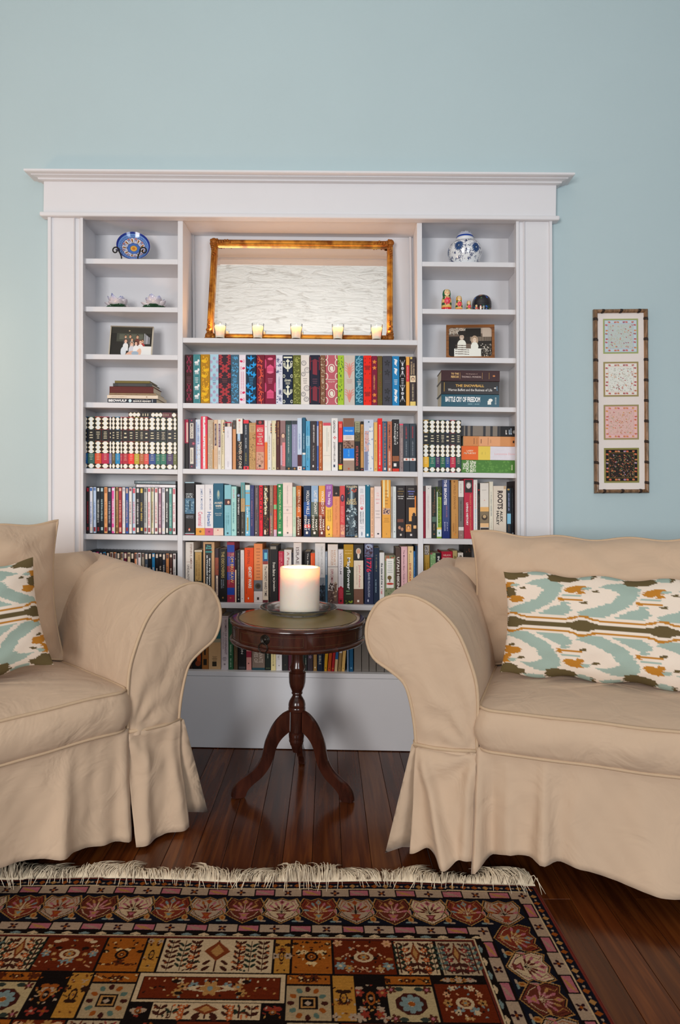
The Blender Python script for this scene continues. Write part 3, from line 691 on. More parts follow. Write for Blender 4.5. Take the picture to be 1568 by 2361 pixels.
# ---- second row
A = (415, 945, 5.6); B = (690, 945, 5.502); W2 = 'in second row under mirror'; G2 = 'books in the second row under the mirror'
n = row(*A, ZC2, [
 (58, 111, 125, '2c2628', 'thin black and red paperback', ops(('b', 0, .48, 'a82848'), ('q', 'd8b4a8', .45, .06, .9, .46))),
 (113, 199, 107, '4c424c', 'dark purple paperback with cream title label', ops(('q', 'ddd4c4', .2, .1, .72, .4), ('q', 'ddd4c4', .2, .58, .72, .9), ('t', 'MOLOKAI', '5a4a4a', .12, .38, .46, .34), ('w', '6a5a5a', .62, .86, .46, .24), ('f', 'c04864', .72, .5, .26, 5, 'd8b898'), ('e', 'c04864', .45, .05, .1), ('e', 'c04864', .45, .95, .1))),
 (201, 266, 125, 'ccd4e4', 'glossy pale blue and white paperback', ops(('q', '8ca4cc', .1, .05, .3, .95), ('w', '5a78b4', .1, .5, .6, .4), ('s', 'b49c98', .5, .95, 16))),
 (270, 354, 85, 'd83050', 'tall red book with white sparkling stripe', ops(('q', 'f0dcdc', .32, .01, .68, .99), ('s', 'e04a60', .02, .98, 40), ('q', 'e05030', .72, .35, .96, .99))),
 (357, 436, 130, 'b4a48e', 'rough beige and tan book', ops(('q', '8c6a48', .86, .05, 1, .98), ('s', 'cfc0a8', .03, .97, 30), ('q', 'c08a48', .82, .6, 1, .98))),
 (437, 486, 130, 'd8b898', 'thin peach paperback with dark title strip', ops(('q', '3a3050', .22, .08, .7, .52), ('w', 'd8c8b8', .1, .5, .46, .3), ('l', 14, 'b89a80', .58, .95, .5))),
 (487, 531, 130, 'd8d0c4', 'thin cream paperback with purple title strip', ops(('q', '5a2a50', .25, .08, .8, .55), ('w', 'e4d0d0', .1, .53, .52, .35), ('w', 'a08a80', .62, .9, .5, .4))),
 (533, 574, 130, 'd8ccac', 'thin beige paperback with checkered edge', ops(*[('q', c, .6, .06 + .025 * k, .98, .08 + .025 * k) for k, c in enumerate(['a83a2c', '2c2c28', 'd88a3c', '2c2c28'] * 2)], ('w', '8a8064', .3, .7, .45, .3), ('e', '8a8064', .45, .95, .15))),
 (576, 670, 157, 'dcd8dc', 'white paperback with picture at top', ops(('b', .0, .1, '3a2c30'), ('q', 'c8b4a4', .4, .02, .8, .1), ('b', 0, .025, 'b0203c'), ('w', 'b8b0b8', .18, .34, .5, .22), ('w', 'c0b8c0', .82, .95, .5, .2))),
 (680, 723, 135, 'cc9060', 'thin tan paperback with dark top', ops(('b', 0, .18, '484644'), ('w', 'b8b0a0', .1, .13, .5, .4))),
 (725, 813, 112, '241e20', 'paperback with white top and black lower half', ops(('b', 0, .3, 'e8dcd4'), ('e', 'cc5a4a', .5, .04, .16), ('w', 'c8a898', .08, .28, .5, .2), ('q', 'a8c4dc', .2, .3, .6, .44), ('t', 'POWER OF ONE', 'e0d0b8', .46, .98, .6, .42), ('s', '7a4a34', .4, .98, 14))),
 (816, 891, 132, '2a303a', 'dark slate paperback with red ends', ops(('b', 0, .07, 'd8303c'), ('b', .93, 1, 'd8303c'), ('e', '201a1c', .5, .965, .16), ('w', 'c8ccd0', .1, .3, .5, .22), ('w', 'c8ccd0', .36, .58, .5, .22), ('w', 'a89a50', .66, .88, .5, .22))),
 (892, 980, 168, 'b48c58', 'short mottled brown book', ops(('b', .05, .2, 'c0a070'), ('l', 4, '8a6a40', .06, .19, .7), ('s', '7a5c34', .25, .8, 40), ('s', 'caa468', .3, .98, 30))),
 (981, 1089, 135, 'cc3440', 'wide red book with cream title', ops(('b', 0, .09, '2a1c20'), ('e', 'a83a3a', .5, .045, .2), ('b', .52, .64, 'cc6a60', 0.03), ('b', .64, .98, 'c89880', .03), ('s', 'a87860', .66, .98, 30), ('h', 'UMBERTO', 'f0d8c0', .15, .7), ('h', 'ECO', 'f4e4d0', .18, .72, .03), ('h', 'THE', 'f0dcc8', .265, .4), ('h', 'NAME', 'f0dcc8', .315, .66), ('h', 'OF', 'f0dcc8', .365, .3), ('h', 'THE', 'f0dcc8', .41, .4), ('h', 'ROSE', 'f0dcc8', .455, .62), ('e', '3a3438', .45, .92, .14))),
 (1091, 1131, 140, 'e4dcd8', 'thin white paperback with orange lower half', ops(('b', .44, 1, 'ec7420'), ('e', 'e06a50', .5, .12, .16), ('r', 'ec7420', .43, .2))),
 (1132, 1184, 140, 'dad6d0', 'off-white paperback with checkered edge', ops(*[('q', c, .74, .06 + .025 * k, .98, .08 + .025 * k) for k, c in enumerate(['a83a2c', '2c2c28', 'd88a3c', '2c2c28'] * 2)], ('w', '98948c', .3, .8, .45, .3), ('e', '9a9690', .45, .96, .18))),
 (1186, 1241, 140, 'd8d0ac', 'cream yellow paperback', ops(*[('q', c, .8, .06 + .025 * k, .99, .08 + .025 * k) for k, c in enumerate(['a83a2c', '2c2c28', 'd88a3c', '2c2c28'] * 2)], ('w', 'a8a07c', .38, .74, .45, .32), ('e', '9a9678', .45, .96, .18))),
 (1243, 1293, 135, '4a1c1c', 'maroon paperback with gold lettering', ops(('w', 'b88a58', .03, .34, .55, .45), ('w', '9a7850', .37, .5, .5, .3), ('e', '9a7a50', .4, .96, .18))),
 (1294, 1363, 140, '8a6a6a', 'mauve paperback with woman\'s portrait', ops(('face', .55, .3, .42, 'dcb49a', '4a3434'), ('q', 'dc8084', .4, .44, .95, .92), ('q', 'b8a0b0', .05, .5, .36, .9), ('l', 10, '7a6070', .52, .88, .1))),
 (1366, 1443, 140, '3a5a5e', 'slate green paperback with dark ends', ops(('b', 0, .08, '20302e'), ('b', .93, 1, '1c2826'), ('e', 'b07a40', .5, .965, .16), ('w', 'c8d0cc', .1, .66, .5, .22), ('w', '80a09c', .74, .85, .5, .2))),
 (1444, 1516, 140, '8c8cac', 'grey lavender paperback with dark ends', ops(('b', 0, .075, '343c44'), ('b', .93, 1, '282c34'), ('e', 'b07a40', .5, .965, .18), ('w', 'b8b8d0', .12, .66, .5, .22)))], 1, W2, G2)
n = row(*B, ZC2, [
 (-24, 34, 105, 'bccce8', 'tall pale blue paperback', ops(('w', '7488b4', .3, .6, .5, .35), ('b', .7, .92, '4c2028'), ('b', .92, 1, 'e0d4d0'), ('e', 'c06a3c', .5, .96, .14))),
 (37, 81, 98, '1c5674', 'thin deep blue paperback', ops(('b', .665, .7, 'e4dcd4'), ('b', .7, .92, '5a98b8'), ('w', 'a0c0cc', .3, .6, .5, .32), ('e', 'dc7a48', .5, .96, .2))),
 (83, 138, 142, '4a9cc4', 'cyan paperback with cloudy spine', ops(('b', .3, .5, '88bcd4'), ('b', .5, .75, '5ca4c4'), ('w', '2a7094', .1, .5, .45, .3), ('w', '2a7094', .55, .8, .45, .3), ('e', '204a5c', .4, .92, .12))),
 (140, 221, 142, '342c30', 'charcoal paperback with white lettering', ops(('t', 'ERNEST HEMINGWAY', 'd8d0cc', .08, .44, .55, .22, .02), ('t', 'For Whom the Bell Tolls', 'b8b0ac', .5, .8, .5, .2), ('e', 'd8d0cc', .45, .91, .12, .2))),
 (223, 246, 142, '4864a8', 'very thin blue paperback', ops(('b', .1, .5, 'a0acd0'), ('e', 'd8d8e8', .5, .93, .2))),
 (248, 294, 142, 'b05a24', 'thin rust orange paperback', ops(('t', 'ERNEST HEMINGWAY', 'e0b088', .06, .45, .5, .34), ('t', 'The Sun Also Rises', 'e0b890', .52, .84, .5, .34), ('e', 'e8d0b0', .45, .93, .14))),
 (297, 405, 165, 'e2dace', 'wide cream paperback with pink top', ops(('b', 0, .06, 'cc4a5c'), ('q', 'b8c0b8', .46, .1, .54, .6), ('w', 'c0b8a8', .2, .5, .7, .14), ('b', .68, .69, 'c8c0b4', .1))),
 (409, 491, 107, 'e2dcda', 'tall white paperback with bold black title', ops(('t', 'CATCH-22', '2a2628', .045, .28, .42, .34, .03), ('t', 'JOSEPH HELLER', '2a2628', .45, .83, .42, .34, .01), ('f', 'c83a40', .5, .37, .26, 4), ('q', '303c58', .3, .88, .56, .93))),
 (495, 551, 147, '241c1e', 'red and black paperback with yellow square', ops(('b', 0, .42, 'd42c2c'), ('q', 'e87060', .2, .05, .8, .13), ('b', .86, .89, 'c83028'), ('q', 'd8c030', .12, .88, .86, .97), ('w', 'a08878', .46, .84, .5, .3))),
 (554, 701, 107, '9c8474', 'very wide taupe paperback with bright blue bands', ops(('b', 0, .165, '7c5440'), ('b', .165, .32, '0c78d8', .02), ('h', 'THE ILIAD', 'a8d0ec', .225, .72, .02), ('b', .32, .42, 'd8ccc4', .02), ('l', 3, 'b0a49c', .34, .4, .6), ('b', .42, .575, '947464', .02), ('s', '5c4034', .43, .57, 20), ('b', .575, .76, '0c78d8', .02), ('t', 'HOMER', '70b8e8', .6, .73, .5, .12), ('b', .76, .8, 'e0d4cc', .02), ('r', 'b0583c', .955, .09), ('b', .86, .863, '847468', .2))),
 (703, 773, 147, '1e1a18', 'black and olive paperback with red title', ops(('b', 0, .22, '949474'), ('l', 5, '5a5a40', .03, .2, .7), ('b', .22, .4, '5c5434'), ('s', '28241c', .2, .4, 18), ('t', 'KITE RUNNER', 'c85a54', .5, .9, .42, .42), ('e', '6a5a40', .45, .94, .13))),
 (777, 818, 147, 'b8884c', 'thin tan paperback with black ends', ops(('b', 0, .06, '1c1818'), ('b', .93, 1, '1c1818'), ('e', 'b83a34', .5, .965, .2), ('t', 'THE REMAINS OF THE DAY', '5c3e20', .09, .6, .5, .36))),
 (820, 944, 125, 'c4ccdc', 'wide glossy pale book with pink map', ops(('q', 'ccaaa8', .1, .22, .5, .62), ('s', 'b88888', .22, .6, 26), ('q', 'dce4f0', .52, .15, .92, .98), ('s', '9aa8c4', .1, .98, 22), ('e', '50707c', .5, .045, .08), ('q', '7c84a0', .05, .62, .4, .98)), dict(rough=.2)),
 (947, 993, 158, 'dcac60', 'thin tan yellow paperback', ops(('f', '5a4a34', .4, .38, .2, 5), ('w', 'a87c3c', .45, .8, .5, .26), ('r', '8a6430', .95, .2))),
 (995, 1054, 108, 'dc2424', 'tall glossy red book', ops(('q', 'f0b0a4', .3, .12, .6, .88), ('w', 'c83434', .14, .84, .45, .22), ('e', 'a89094', .4, .93, .16)), dict(rough=.25)),
 (1057, 1116, 147, '2c506c', 'dark blue paperback with orange letters', ops(('w', 'c87a5c', .04, .9, .55, .4, .02), ('q', '88a0b0', .02, .02, .14, .98), ('q', 'd8d0c8', .3, .92, .7, .97))),
 (1118, 1178, 147, 'b46c50', 'terracotta paperback', ops(('t', 'ANIMAL DREAMS', '4a2c34', .06, .56, .45, .38), ('t', 'KINGSOLVER', 'e4c4b0', .6, .88, .45, .36, .02), ('q', 'e4d4c4', .25, .93, .65, .98))),
 (1180, 1268, 122, '201c1e', 'black paperback with white script title', ops(('t', 'TO KILL A', 'd8d4d0', .08, .48, .74, .16), ('t', 'Mockingbird', 'e4e0dc', .08, .48, .38, .34), ('b', .7, .8, '8c5434', .02), ('b', .94, 1, 'c8301c', .02), ('q', 'e0dcd8', .2, .84, .6, .9))),
 (1270, 1321, 177, '8a7878', 'short pinkish grey paperback', ops(('b', 0, .03, 'd84864'), ('s', '5c5050', .05, .95, 26), ('w', 'c0b0a8', .3, .8, .6, .28))),
 (1322, 1398, 175, '343e48', 'dark slate paperback with white band', ops(('b', .715, .77, 'dcd4d0', .02), ('e', 'c85a44', .5, .742, .16), ('w', 'b03a40', .06, .32, .5, .26), ('w', '8c949c', .36, .68, .5, .2))),
 (1400, 1481, 175, '343e48', 'dark slate paperback with white band near divider', ops(('b', .715, .77, 'dcd4d0', .02), ('e', 'c85a44', .5, .742, .16), ('w', 'b03a40', .06, .3, .5, .24), ('w', '8c949c', .36, .68, .5, .2)))], n, W2, G2)
# ---- third row
A = (415, 1095, 5.6); B = (690, 1095, 5.502); W3 = 'in third row under mirror'; G3 = 'books in the third row under the mirror'
def mich(c1, t2, c2, base, lab):
    return ops(('t', 'JAMES A. MICHENER', c1, .08, .5, .62, .3), ('t', t2, c2, .54, .82, .5, .48, .02), ('b', .86, 1, base, .0), ('r', lab, .93, .12))
n = row(*A, ZC3, [
 (58, 191, 93, '221e1e', 'wide black paperback with blue picture', ops(('b', .0, .02, 'a8c4cc'), ('h', 'MOBY-', 'b8bcbc', .21, .72, .02), ('h', 'DICK', 'b8bcbc', .255, .7, .02), ('b', .31, .6, '4c7088', .03), ('s', '8aa8b4', .32, .59, 16), ('q', '26424e', .45, .36, .62, .52), ('h', 'HERMAN', '94949a', .63, .7), ('h', 'MELVILLE', '94949a', .66, .7), ('e', 'd8502c', .47, .9, .09, .15), ('e', 'f0e4d8', .45, .905, .04, .09), ('b', .965, .98, 'a4c4c8'), ('b', .98, 1, '8c2434'))),
 (203, 321, 127, 'dcdadc', 'white paperback with orange base', mich('7488b0', 'Centennial', 'd06a80', 'd8963c', '5a3420')),
 (323, 429, 127, 'dcdadc', 'white paperback with pink base', mich('8088a8', 'Hawaii', '4a70a8', 'c05870', '7a3448')),
 (431, 561, 110, '205a74', 'wide teal blue book with cream base', ops(('e', '6a9098', .5, .22, .16, .5), ('e', 'b0b4a0', .5, .2, .08, .3), ('h', "AHAB'S", 'dcd4c4', .355, .8, .02), ('h', 'WIFE', 'dcd4c4', .415, .62, .02), ('l', 1, 'a8b4b0', .47, .49, .7), ('h', 'SENA JETER', 'b8c0bc', .57, .7), ('h', 'NASLUND', 'b8c0bc', .605, .55), ('b', .86, 1, 'dcc0b0', .0), ('e', 'b83a48', .45, .9, .06))),
 (573, 661, 130, '80b8c4', 'pale teal paperback with photo patch', ops(('b', .28, .4, '4a2c34'), ('face', .6, .34, .25, 'd8a890'), ('w', '48808c', .55, .8, .6, .2), ('w', '60949c', .55, .9, .3, .16), ('q', '2a4a50', .35, .94, .6, .97))),
 (663, 730, 150, '9cccc8', 'pale aqua paperback', ops(('w', 'c87a90', .05, .24, .5, .35), ('w', '3a7888', .32, .76, .45, .3), ('f', '3a7480', .4, .89, .24, 4))),
 (732, 781, 240, '1a181c', 'short black paperback', ops(('e', '88a0bc', .5, .05, .34), ('t', "TIM O'BRIEN", 'd8d4d0', .1, .5, .5, .42, .02), ('w', 'a8a4a0', .54, .85, .4, .18), ('e', '98948c', .4, .92, .2))),
 (784, 841, 98, '34342e', 'tall teal and dark grey book', ops(('b', 0, .3, '5a9498'), ('b', .3, .55, 'b4986c'), ('w', 'a87c54', .06, .5, .5, .3), ('t', 'KURT VONNEGUT', '88847c', .58, .86, .4, .24), ('e', '98948c', .4, .94, .18))),
 (842, 906, 130, '6cb0cc', 'sky blue paperback with white title', ops(('b', 0, .1, 'd8dcd4'), ('b', .15, .17, 'c08a48'), ('b', .4, .42, 'c08a48'), ('s', '2a5c7c', .44, .6, 14), ('t', 'ANN PATCHETT', 'e8ecec', .44, .88, .45, .34, .02), ('b', .64, .9, 'b09048', .35), ('e', 'e0e4e4', .4, .94, .2))),
 (907, 958, 135, '32386a', 'navy blue paperback', ops(('w', '7078a0', .05, .28, .5, .3), ('w', 'a07888', .3, .82, .45, .32))),
 (962, 1021, 135, '524a4e', 'grey purple paperback', ops(('w', '98888c', .05, .5, .5, .34), ('s', '9a4868', .5, .66, 10), ('w', '8a8280', .7, .9, .4, .3), ('e', 'c8c0b8', .35, .94, .16))),
 (1023, 1069, 135, 'd81c30', 'thin bright red paperback with black scrawl', ops(('t', 'DANTES', '2c1014', .03, .7, .5, .5), ('w', '5c141c', .74, .95, .4, .2))),
 (1071, 1149, 135, '2c1e1a', 'dark brown paperback with cream script', ops(('s', 'b08848', .0, .5, 30), ('s', '8a5c34', .5, .98, 34), ('t', 'Katherine', 'ece0c4', .06, .58, .5, .5, .03), ('q', 'd8c8b4', .2, .88, .5, .97))),
 (1155, 1206, 135, '7c685c', 'taupe paperback with pale letters', ops(('w', 'b8a890', .02, .4, .5, .4), ('s', '5a5c94', .5, .7, 12), ('w', 'c8b8a0', .6, .88, .5, .4), ('q', 'b03858', .02, .64, .2, .98), ('e', 'd8ccb8', .45, .92, .14))),
 (1208, 1251, 135, 'c83c28', 'thin red orange paperback with green patch', ops(('b', 0, .36, 'a83420'), ('s', '3a1a18', .02, .36, 14), ('b', .38, .47, '78b078', .05), ('w', 'e88a70', .5, .84, .5, .3), ('b', .87, 1, 'c8a8bc', .05))),
 (1255, 1327, 118, '2a7c48', 'green paperback with cream script title', ops(('q', 'd8d8c4', .25, .025, .6, .06), ('t', 'I Capture the Castle', 'd0d098', .12, .68, .5, .42), ('w', 'b0c890', .74, .84, .5, .4), ('q', 'd8dcd0', .2, .91, .7, .95))),
 (1328, 1452, 100, 'dccec8', 'tall wide cream book with thin rules', ops(('w', 'b0a0a0', .05, .4, .5, .12), ('b', .45, .454, 'a08a88'), ('b', .57, .574, 'a08a88'), ('f', '8a8088', .48, .51, .12, 4), ('w', 'a09494', .63, .84, .48, .12), ('r', '54504c', .935, .09))),
 (1454, 1498, 155, 'b4ccb8', 'thin pale mint paperback', ops(('w', '88a890', .2, .8, .5, .26))),
 (1500, 1567, 142, '8c4418', 'orange sunset paperback with white title', ops(('b', .0, .2, 'b86820'), ('b', .42, .62, 'c06424'), ('b', .62, 1, '54240e'), ('t', 'CRYSTAL CAVE', 'e4d4bc', .08, .52, .55, .42, .01), ('t', 'STEWART', 'e8dccc', .6, .92, .4, .36, .01), ('t', 'MARY', 'e8dccc', .66, .86, .78, .26), ('q', 'd0c4b0', .3, .93, .6, .97)))], 1, W3, G3)
def stew(t, top, mid, low, extra=()):
    return ops(('b', 0, .32, top), ('b', .32, .6, mid), ('b', .6, 1, low), *extra, ('t', t, 'e8e4dc', .1, .56, .6, .4, .01), ('t', 'STEWART', 'e8e0d8', .58, .88, .28, .3, .02), ('t', 'MARY', 'e8e0d8', .66, .88, .7, .26, .02), ('q', 'd8d8d4', .32, .9, .6, .95))
n = row(*B, ZC3, [
 (53, 148, 138, '141e34', 'deep blue paperback with white title', stew('HOLLOW HILLS', '183050', '1c4c90', '122850', (('q', 'c82c34', .1, .76, .95, .83),))),
 (149, 244, 138, '3c4430', 'sky blue and dark green paperback', stew('LAST ENCHANT', '8aa8c8', '5c6a64', '2c3020')),
 (246, 331, 138, '8c3c24', 'yellow to rust sunset paperback', stew('WICKED DAY', 'd89a40', '9c5038', '6c2c20')),
 (332, 423, 122, 'e0b048', 'yellow paperback with purple top', ops(('b', 0, .4, '9458a0', .0), ('e', '9458a0', .5, .4, .44, .3), ('w', 'c8a0d0', .03, .1, .35, .3), ('w', 'c8a0d0', .03, .1, .68, .3), ('t', 'The Help', 'e8d8e8', .13, .39, .5, .46, .02), ('t', 'KATHRYN', '8a642c', .48, .7, .68, .2), ('t', 'STOCKETT', '8a642c', .48, .7, .36, .2), ('e', '6a3428', .4, .83, .22, .36), ('e', 'e0c8b4', .42, .82, .14, .24), ('e', '5a4420', .5, .95, .1))),
 (424, 516, 145, 'd48a58', 'salmon paperback with black top', ops(('b', 0, .2, '242022'), ('f', 'c0a890', .5, .14, .14, 4), ('t', 'Uncle Toms Cabin', 'b46c44', .25, .66, .5, .26), ('w', 'b46c44', .72, .95, .62, .2))),
 (517, 581, 140, 'c44448', 'coral red paperback with oval badge', ops(('e', '3c2c48', .5, .24, .4, .75), ('w', 'c8a8b0', .2, .28, .5, .32), ('w', 'e09088', .4, .72, .6, .3), ('w', 'e09088', .4, .7, .3, .24), ('b', .76, 1, 'b87870'), ('s', 'e0b098', .76, .99, 18), ('e', 'd8a880', .5, .92, .34))),
 (583, 746, 128, '161c26', 'very wide black fantasy volume with waterfall', ops(('q', '3c4c58', .3, .05, .72, .97), ('q', '90a8b4', .42, .05, .58, .45), ('s', 'a4b8c0', .45, .8, 26), ('s', '506470', .5, .97, 40), ('s', 'a04a3c', .06, .16, 10), ('h', 'TOLKIEN', 'd8ccb0', .015, .86, .02), ('h', 'Lord', 'd0bc8c', .25, .6), ('h', 'of the', 'b8a47c', .295, .3), ('h', 'RINGS', 'd0bc8c', .32, .78), ('q', 'c8b48c', .75, .96, .95, .995), ('b', .965, .975, '3c6484'))),
 (748, 839, 142, 'd4d8e0', 'bluish white paperback with red title', ops(('l', 4, '98a0ac', .05, .14, .5), ('t', 'SCOTT', 'd09098', .17, .36, .68, .24), ('t', 'TUROW', 'd09098', .17, .36, .36, .24), ('r', 'cc3c4c', .43, .22), ('e', 'cc3c4c', .5, .445, .14), ('t', 'PRESUMED', '5c6470', .5, .74, .68, .16), ('t', 'INNOCENT', '4c5460', .5, .74, .34, .26, .02), ('l', 3, 'a8b0bc', .78, .84, .6), ('e', '8c98a8', .5, .93, .12, .3))),
 (840, 899, 127, '00627e', 'plain teal book', ops(('q', 'c8d8dc', .4, .005, .7, .025), ('q', 'd0e0e4', .25, .93, .65, .975))),
 (903, 949, 160, 'dcb494', 'thin peach paperback', ops(('w', '9c7058', .05, .9, .5, .3), ('e', 'c86a60', .45, .95, .2))),
 (952, 1041, 147, 'dcd0ce', 'pinkish white paperback', ops(('h', 'ALL', 'dc9498', .12, .36), ('h', 'THE', 'dc9498', .17, .36), ('h', "KING'S", 'd47880', .24, .6), ('h', 'MEN', 'dc9498', .315, .4), ('h', 'ROBERT', '94888c', .47, .66), ('h', 'PENN', '94888c', .53, .5), ('h', 'WARREN', '94888c', .6, .68), ('e', '3c3840', .55, .925, .16, .12))),
 (1051, 1161, 65, 'd89c40', 'very tall golden yellow book', ops(('q', 'f0d8a8', .12, .0, .3, .48), ('q', 'ecd09c', .6, .0, .75, .3), ('l', 5, 'b07c34', .16, .44, .4), ('b', .49, .6, 'c8a488'), ('s', '4c3c50', .5, .6, 18), ('l', 3, 'b07c34', .65, .74, .7), ('f', '6c4c24', .5, .935, .08, 3))),
 (1163, 1186, 147, 'a8a4a0', 'very thin grey paperback', ops(('w', '68645c', .2, .9, .5, .4))),
 (1187, 1230, 147, 'ccd4d4', 'thin pale grey paperback', ops(('w', '98a4ac', .1, .8, .5, .26), ('e', '68747c', .5, .88, .16))),
 (1232, 1344, 135, '241e20', 'black paperback with gold and white title', ops(('l', 2, '8c8880', .05, .08, .6), ('h', 'HERMAN', '8c7444', .1, .72, .02), ('h', 'WOUK', '8c7444', .15, .55, .02), ('h', 'THE WINDS', 'e0dcd8', .2, .7, .03), ('h', 'OF WAR', 'e0dcd8', .24, .55, .03), ('q', '6c4034', .1, .64, .8, .7), ('face', .35, .8, .2, 'a87864'), ('face', .65, .83, .2, 'b08068'), ('q', 'c0b8b0', .4, .92, .6, .96))),
 (1348, 1491, 135, '241e20', 'black paperback with blue and white title', ops(('l', 2, '8c8880', .05, .08, .6), ('h', 'HERMAN', '7c84d0', .1, .6, .02), ('h', 'WOUK', '7c84d0', .15, .45, .02), ('h', 'WAR AND', 'e0dcd8', .2, .5, .03), ('h', 'REMEMBRANCE', 'e0dcd8', .24, .76, .03), ('q', 'd07830', .82, .2, .94, .42), ('q', 'dca058', .3, .42, .94, .68), ('q', '241e20', .55, .58, .98, .86), ('e', '2c2426', .75, .56, .14, .2), ('q', 'd09048', .02, .74, .5, .88), ('face', .26, .8, .16, 'e0a068'), ('q', 'e0b078', .7, .76, .96, .82), ('q', 'c8c0c0', .4, .92, .58, .96)))], n, W3, G3)

# ---- row behind the pillar candle
A = (415, 1240, 5.6); B = (690, 1240, 5.502); W4 = 'in row behind pillar candle'; G4 = 'books in the row behind the pillar candle'
n = row(*A, ZC4, [
 (70, 176, 58, 'd8ccc0', 'tall cream paperback with brown capitals', ops(('t', 'STEPHEN E. AMBROSE', '8a6458', .03, .45, .7, .26), ('b', .33, .335, 'a88478', .1), ('t', 'UNDAUNTED COURAGE', '3c3438', .38, .9, .34, .26, .01)), dict(dep=.13)),
 (182, 291, 160, '2c2c20', 'dark green book with gold panel', ops(('b', .0, .035, 'c0b49c'), ('q', 'b08c50', .12, .04, .88, .6), ('w', '8a6834', .1, .56, .62, .2), ('w', '8a6834', .2, .5, .32, .2), ('s', '5c4028', .55, .9, 20))),
 (300, 446, 58, 'bc946a', 'wide tan paperback with dark title panel', ops(('q', '2c2c2c', .16, .03, .74, .95), ('h', 'Dee', '58b8b0', .05, .34), ('h', 'Brown', '58b8b0', .085, .5), ('b', .15, .175, '3c8480', .2), ('t', 'Bury My Heart', 'e8e4dc', .27, .72, .56, .13, .03), ('t', 'at Wounded Knee', 'e8e4dc', .22, .72, .36, .13, .03))),
 (450, 501, 140, '34222a', 'thin dark paperback with orange top', ops(('b', .17, .5, '8c4430'), ('s', '2c3a50', .18, .5, 10), ('q', 'd0b8a4', .3, .51, .8, .88), ('w', '5c3c34', .55, .86, .55, .3), ('e', '606060', .5, .94, .25))),
 (503, 605, 145, '14120f', 'black book with gold capitals', ops(('t', 'THE DISCOVERERS', 'b0985c', .05, .55, .5, .38, .01), ('t', 'DANIEL J.', '8c94a0', .58, .74, .56, .16), ('t', 'BOORSTIN', '8c94a0', .58, .74, .34, .16), ('e', '7c5c30', .5, .92, .12))),
 (607, 706, 55, '8c2038', 'tall striped blue and crimson book', ops(('b', .05, .17, '183c94', .02), ('b', .17, .24, '7c2c58', .02), ('b', .24, .4, '243c90', .02), ('b', .5, .63, '243c90', .02), ('b', .76, .88, '183c94', .02), ('t', 'TOM BROKAW', 'd8a864', .18, .68, .66, .4, .01), ('t', 'THE GREATEST GENERATION', 'a06c7c', .18, .7, .28, .16), ('e', 'b0583c', .45, .93, .12)), dict(hard=True)),
 (708, 731, 168, '2c1c20', 'very thin dark and cream book', ops(('b', .37, 1, 'e0c0a4', .1), ('e', 'c8b8b0', .4, .16, .2))),
 (734, 780, 160, '12141a', 'thin black paperback', ops(('w', '8c9084', .04, .9, .5, .28), ('e', 'd0ccc0', .5, .94, .16))),
 (781, 829, 160, 'd4ccc8', 'thin white paperback', ops(('w', 'b0a8b0', .06, .55, .5, .3), ('w', 'b8acb0', .7, .88, .5, .24), ('e', '3c3c48', .5, .93, .12))),
 (834, 951, 130, 'e8480c', 'bright orange paperback with white title', ops(('t', 'STEVE COLL', '5c1c10', .04, .3, .45, .25, .01), ('t', 'GHOST WARS', 'f4dccc', .345, .74, .6, .36, .03), ('w', 'a83410', .35, .85, .22, .12), ('e', 'ecd0c0', .42, .925, .07, .12))),
 (954, 1066, 78, 'dc844c', 'tall pale orange book with grey band', ops(('l', 10, 'b8683c', .06, .6, .5), ('b', .62, .81, '6c6a6c', .0), ('e', '2c2824', .48, .72, .34), ('r', '5c4c34', .72, .3), ('b', .81, 1, 'd8ccc8', .0), ('q', '3c2c28', .36, .91, .6, .955))),
 (1066, 1141, 152, 'd8c8b4', 'cream paperback with blue picture top', ops(('b', 0, .22, '26507c'), ('q', '6cb8c8', .3, .06, .8, .18), ('b', .22, .28, '903c34'), ('t', 'The WORST HARD TIME', '382428', .31, .88, .55, .46, .01), ('b', .95, 1, '5c1c24'))),
 (1150, 1266, 97, '161314', 'wide black book with white Gothic title', ops(('q', '8c8478', .15, .02, .8, .07), ('t', 'From Beirut', 'd8d0c4', .3, .54, .55, .3, .02), ('t', 'to Jerusalem', 'd8d0c4', .56, .8, .55, .3, .02), ('q', '6c5438', .06, .05, .09, .9))),
 (1271, 1342, 175, 'b41c3c', 'red paperback beside candle', ops(('w', 'd87880', .03, .5, .6, .3), ('w', 'd87880', .03, .5, .3, .2))),
 (1344, 1440, 155, 'dcd0c8', 'cream paperback with red italic title', ops(('t', 'A Peace to End', 'a85c5c', .04, .7, .55, .34))),
 (1441, 1463, 190, '28242c', 'very thin dark paperback', ops(('w', '70686c', .1, .9, .5, .4))),
 (1465, 1570, 62, 'd4ccc8', 'tall off-white book with grey capitals', ops(('t', 'ISRAEL', '6c5c5c', .08, .42, .5, .4), ('w', 'a09490', .5, .9, .5, .2)))], 1, W4, G4)
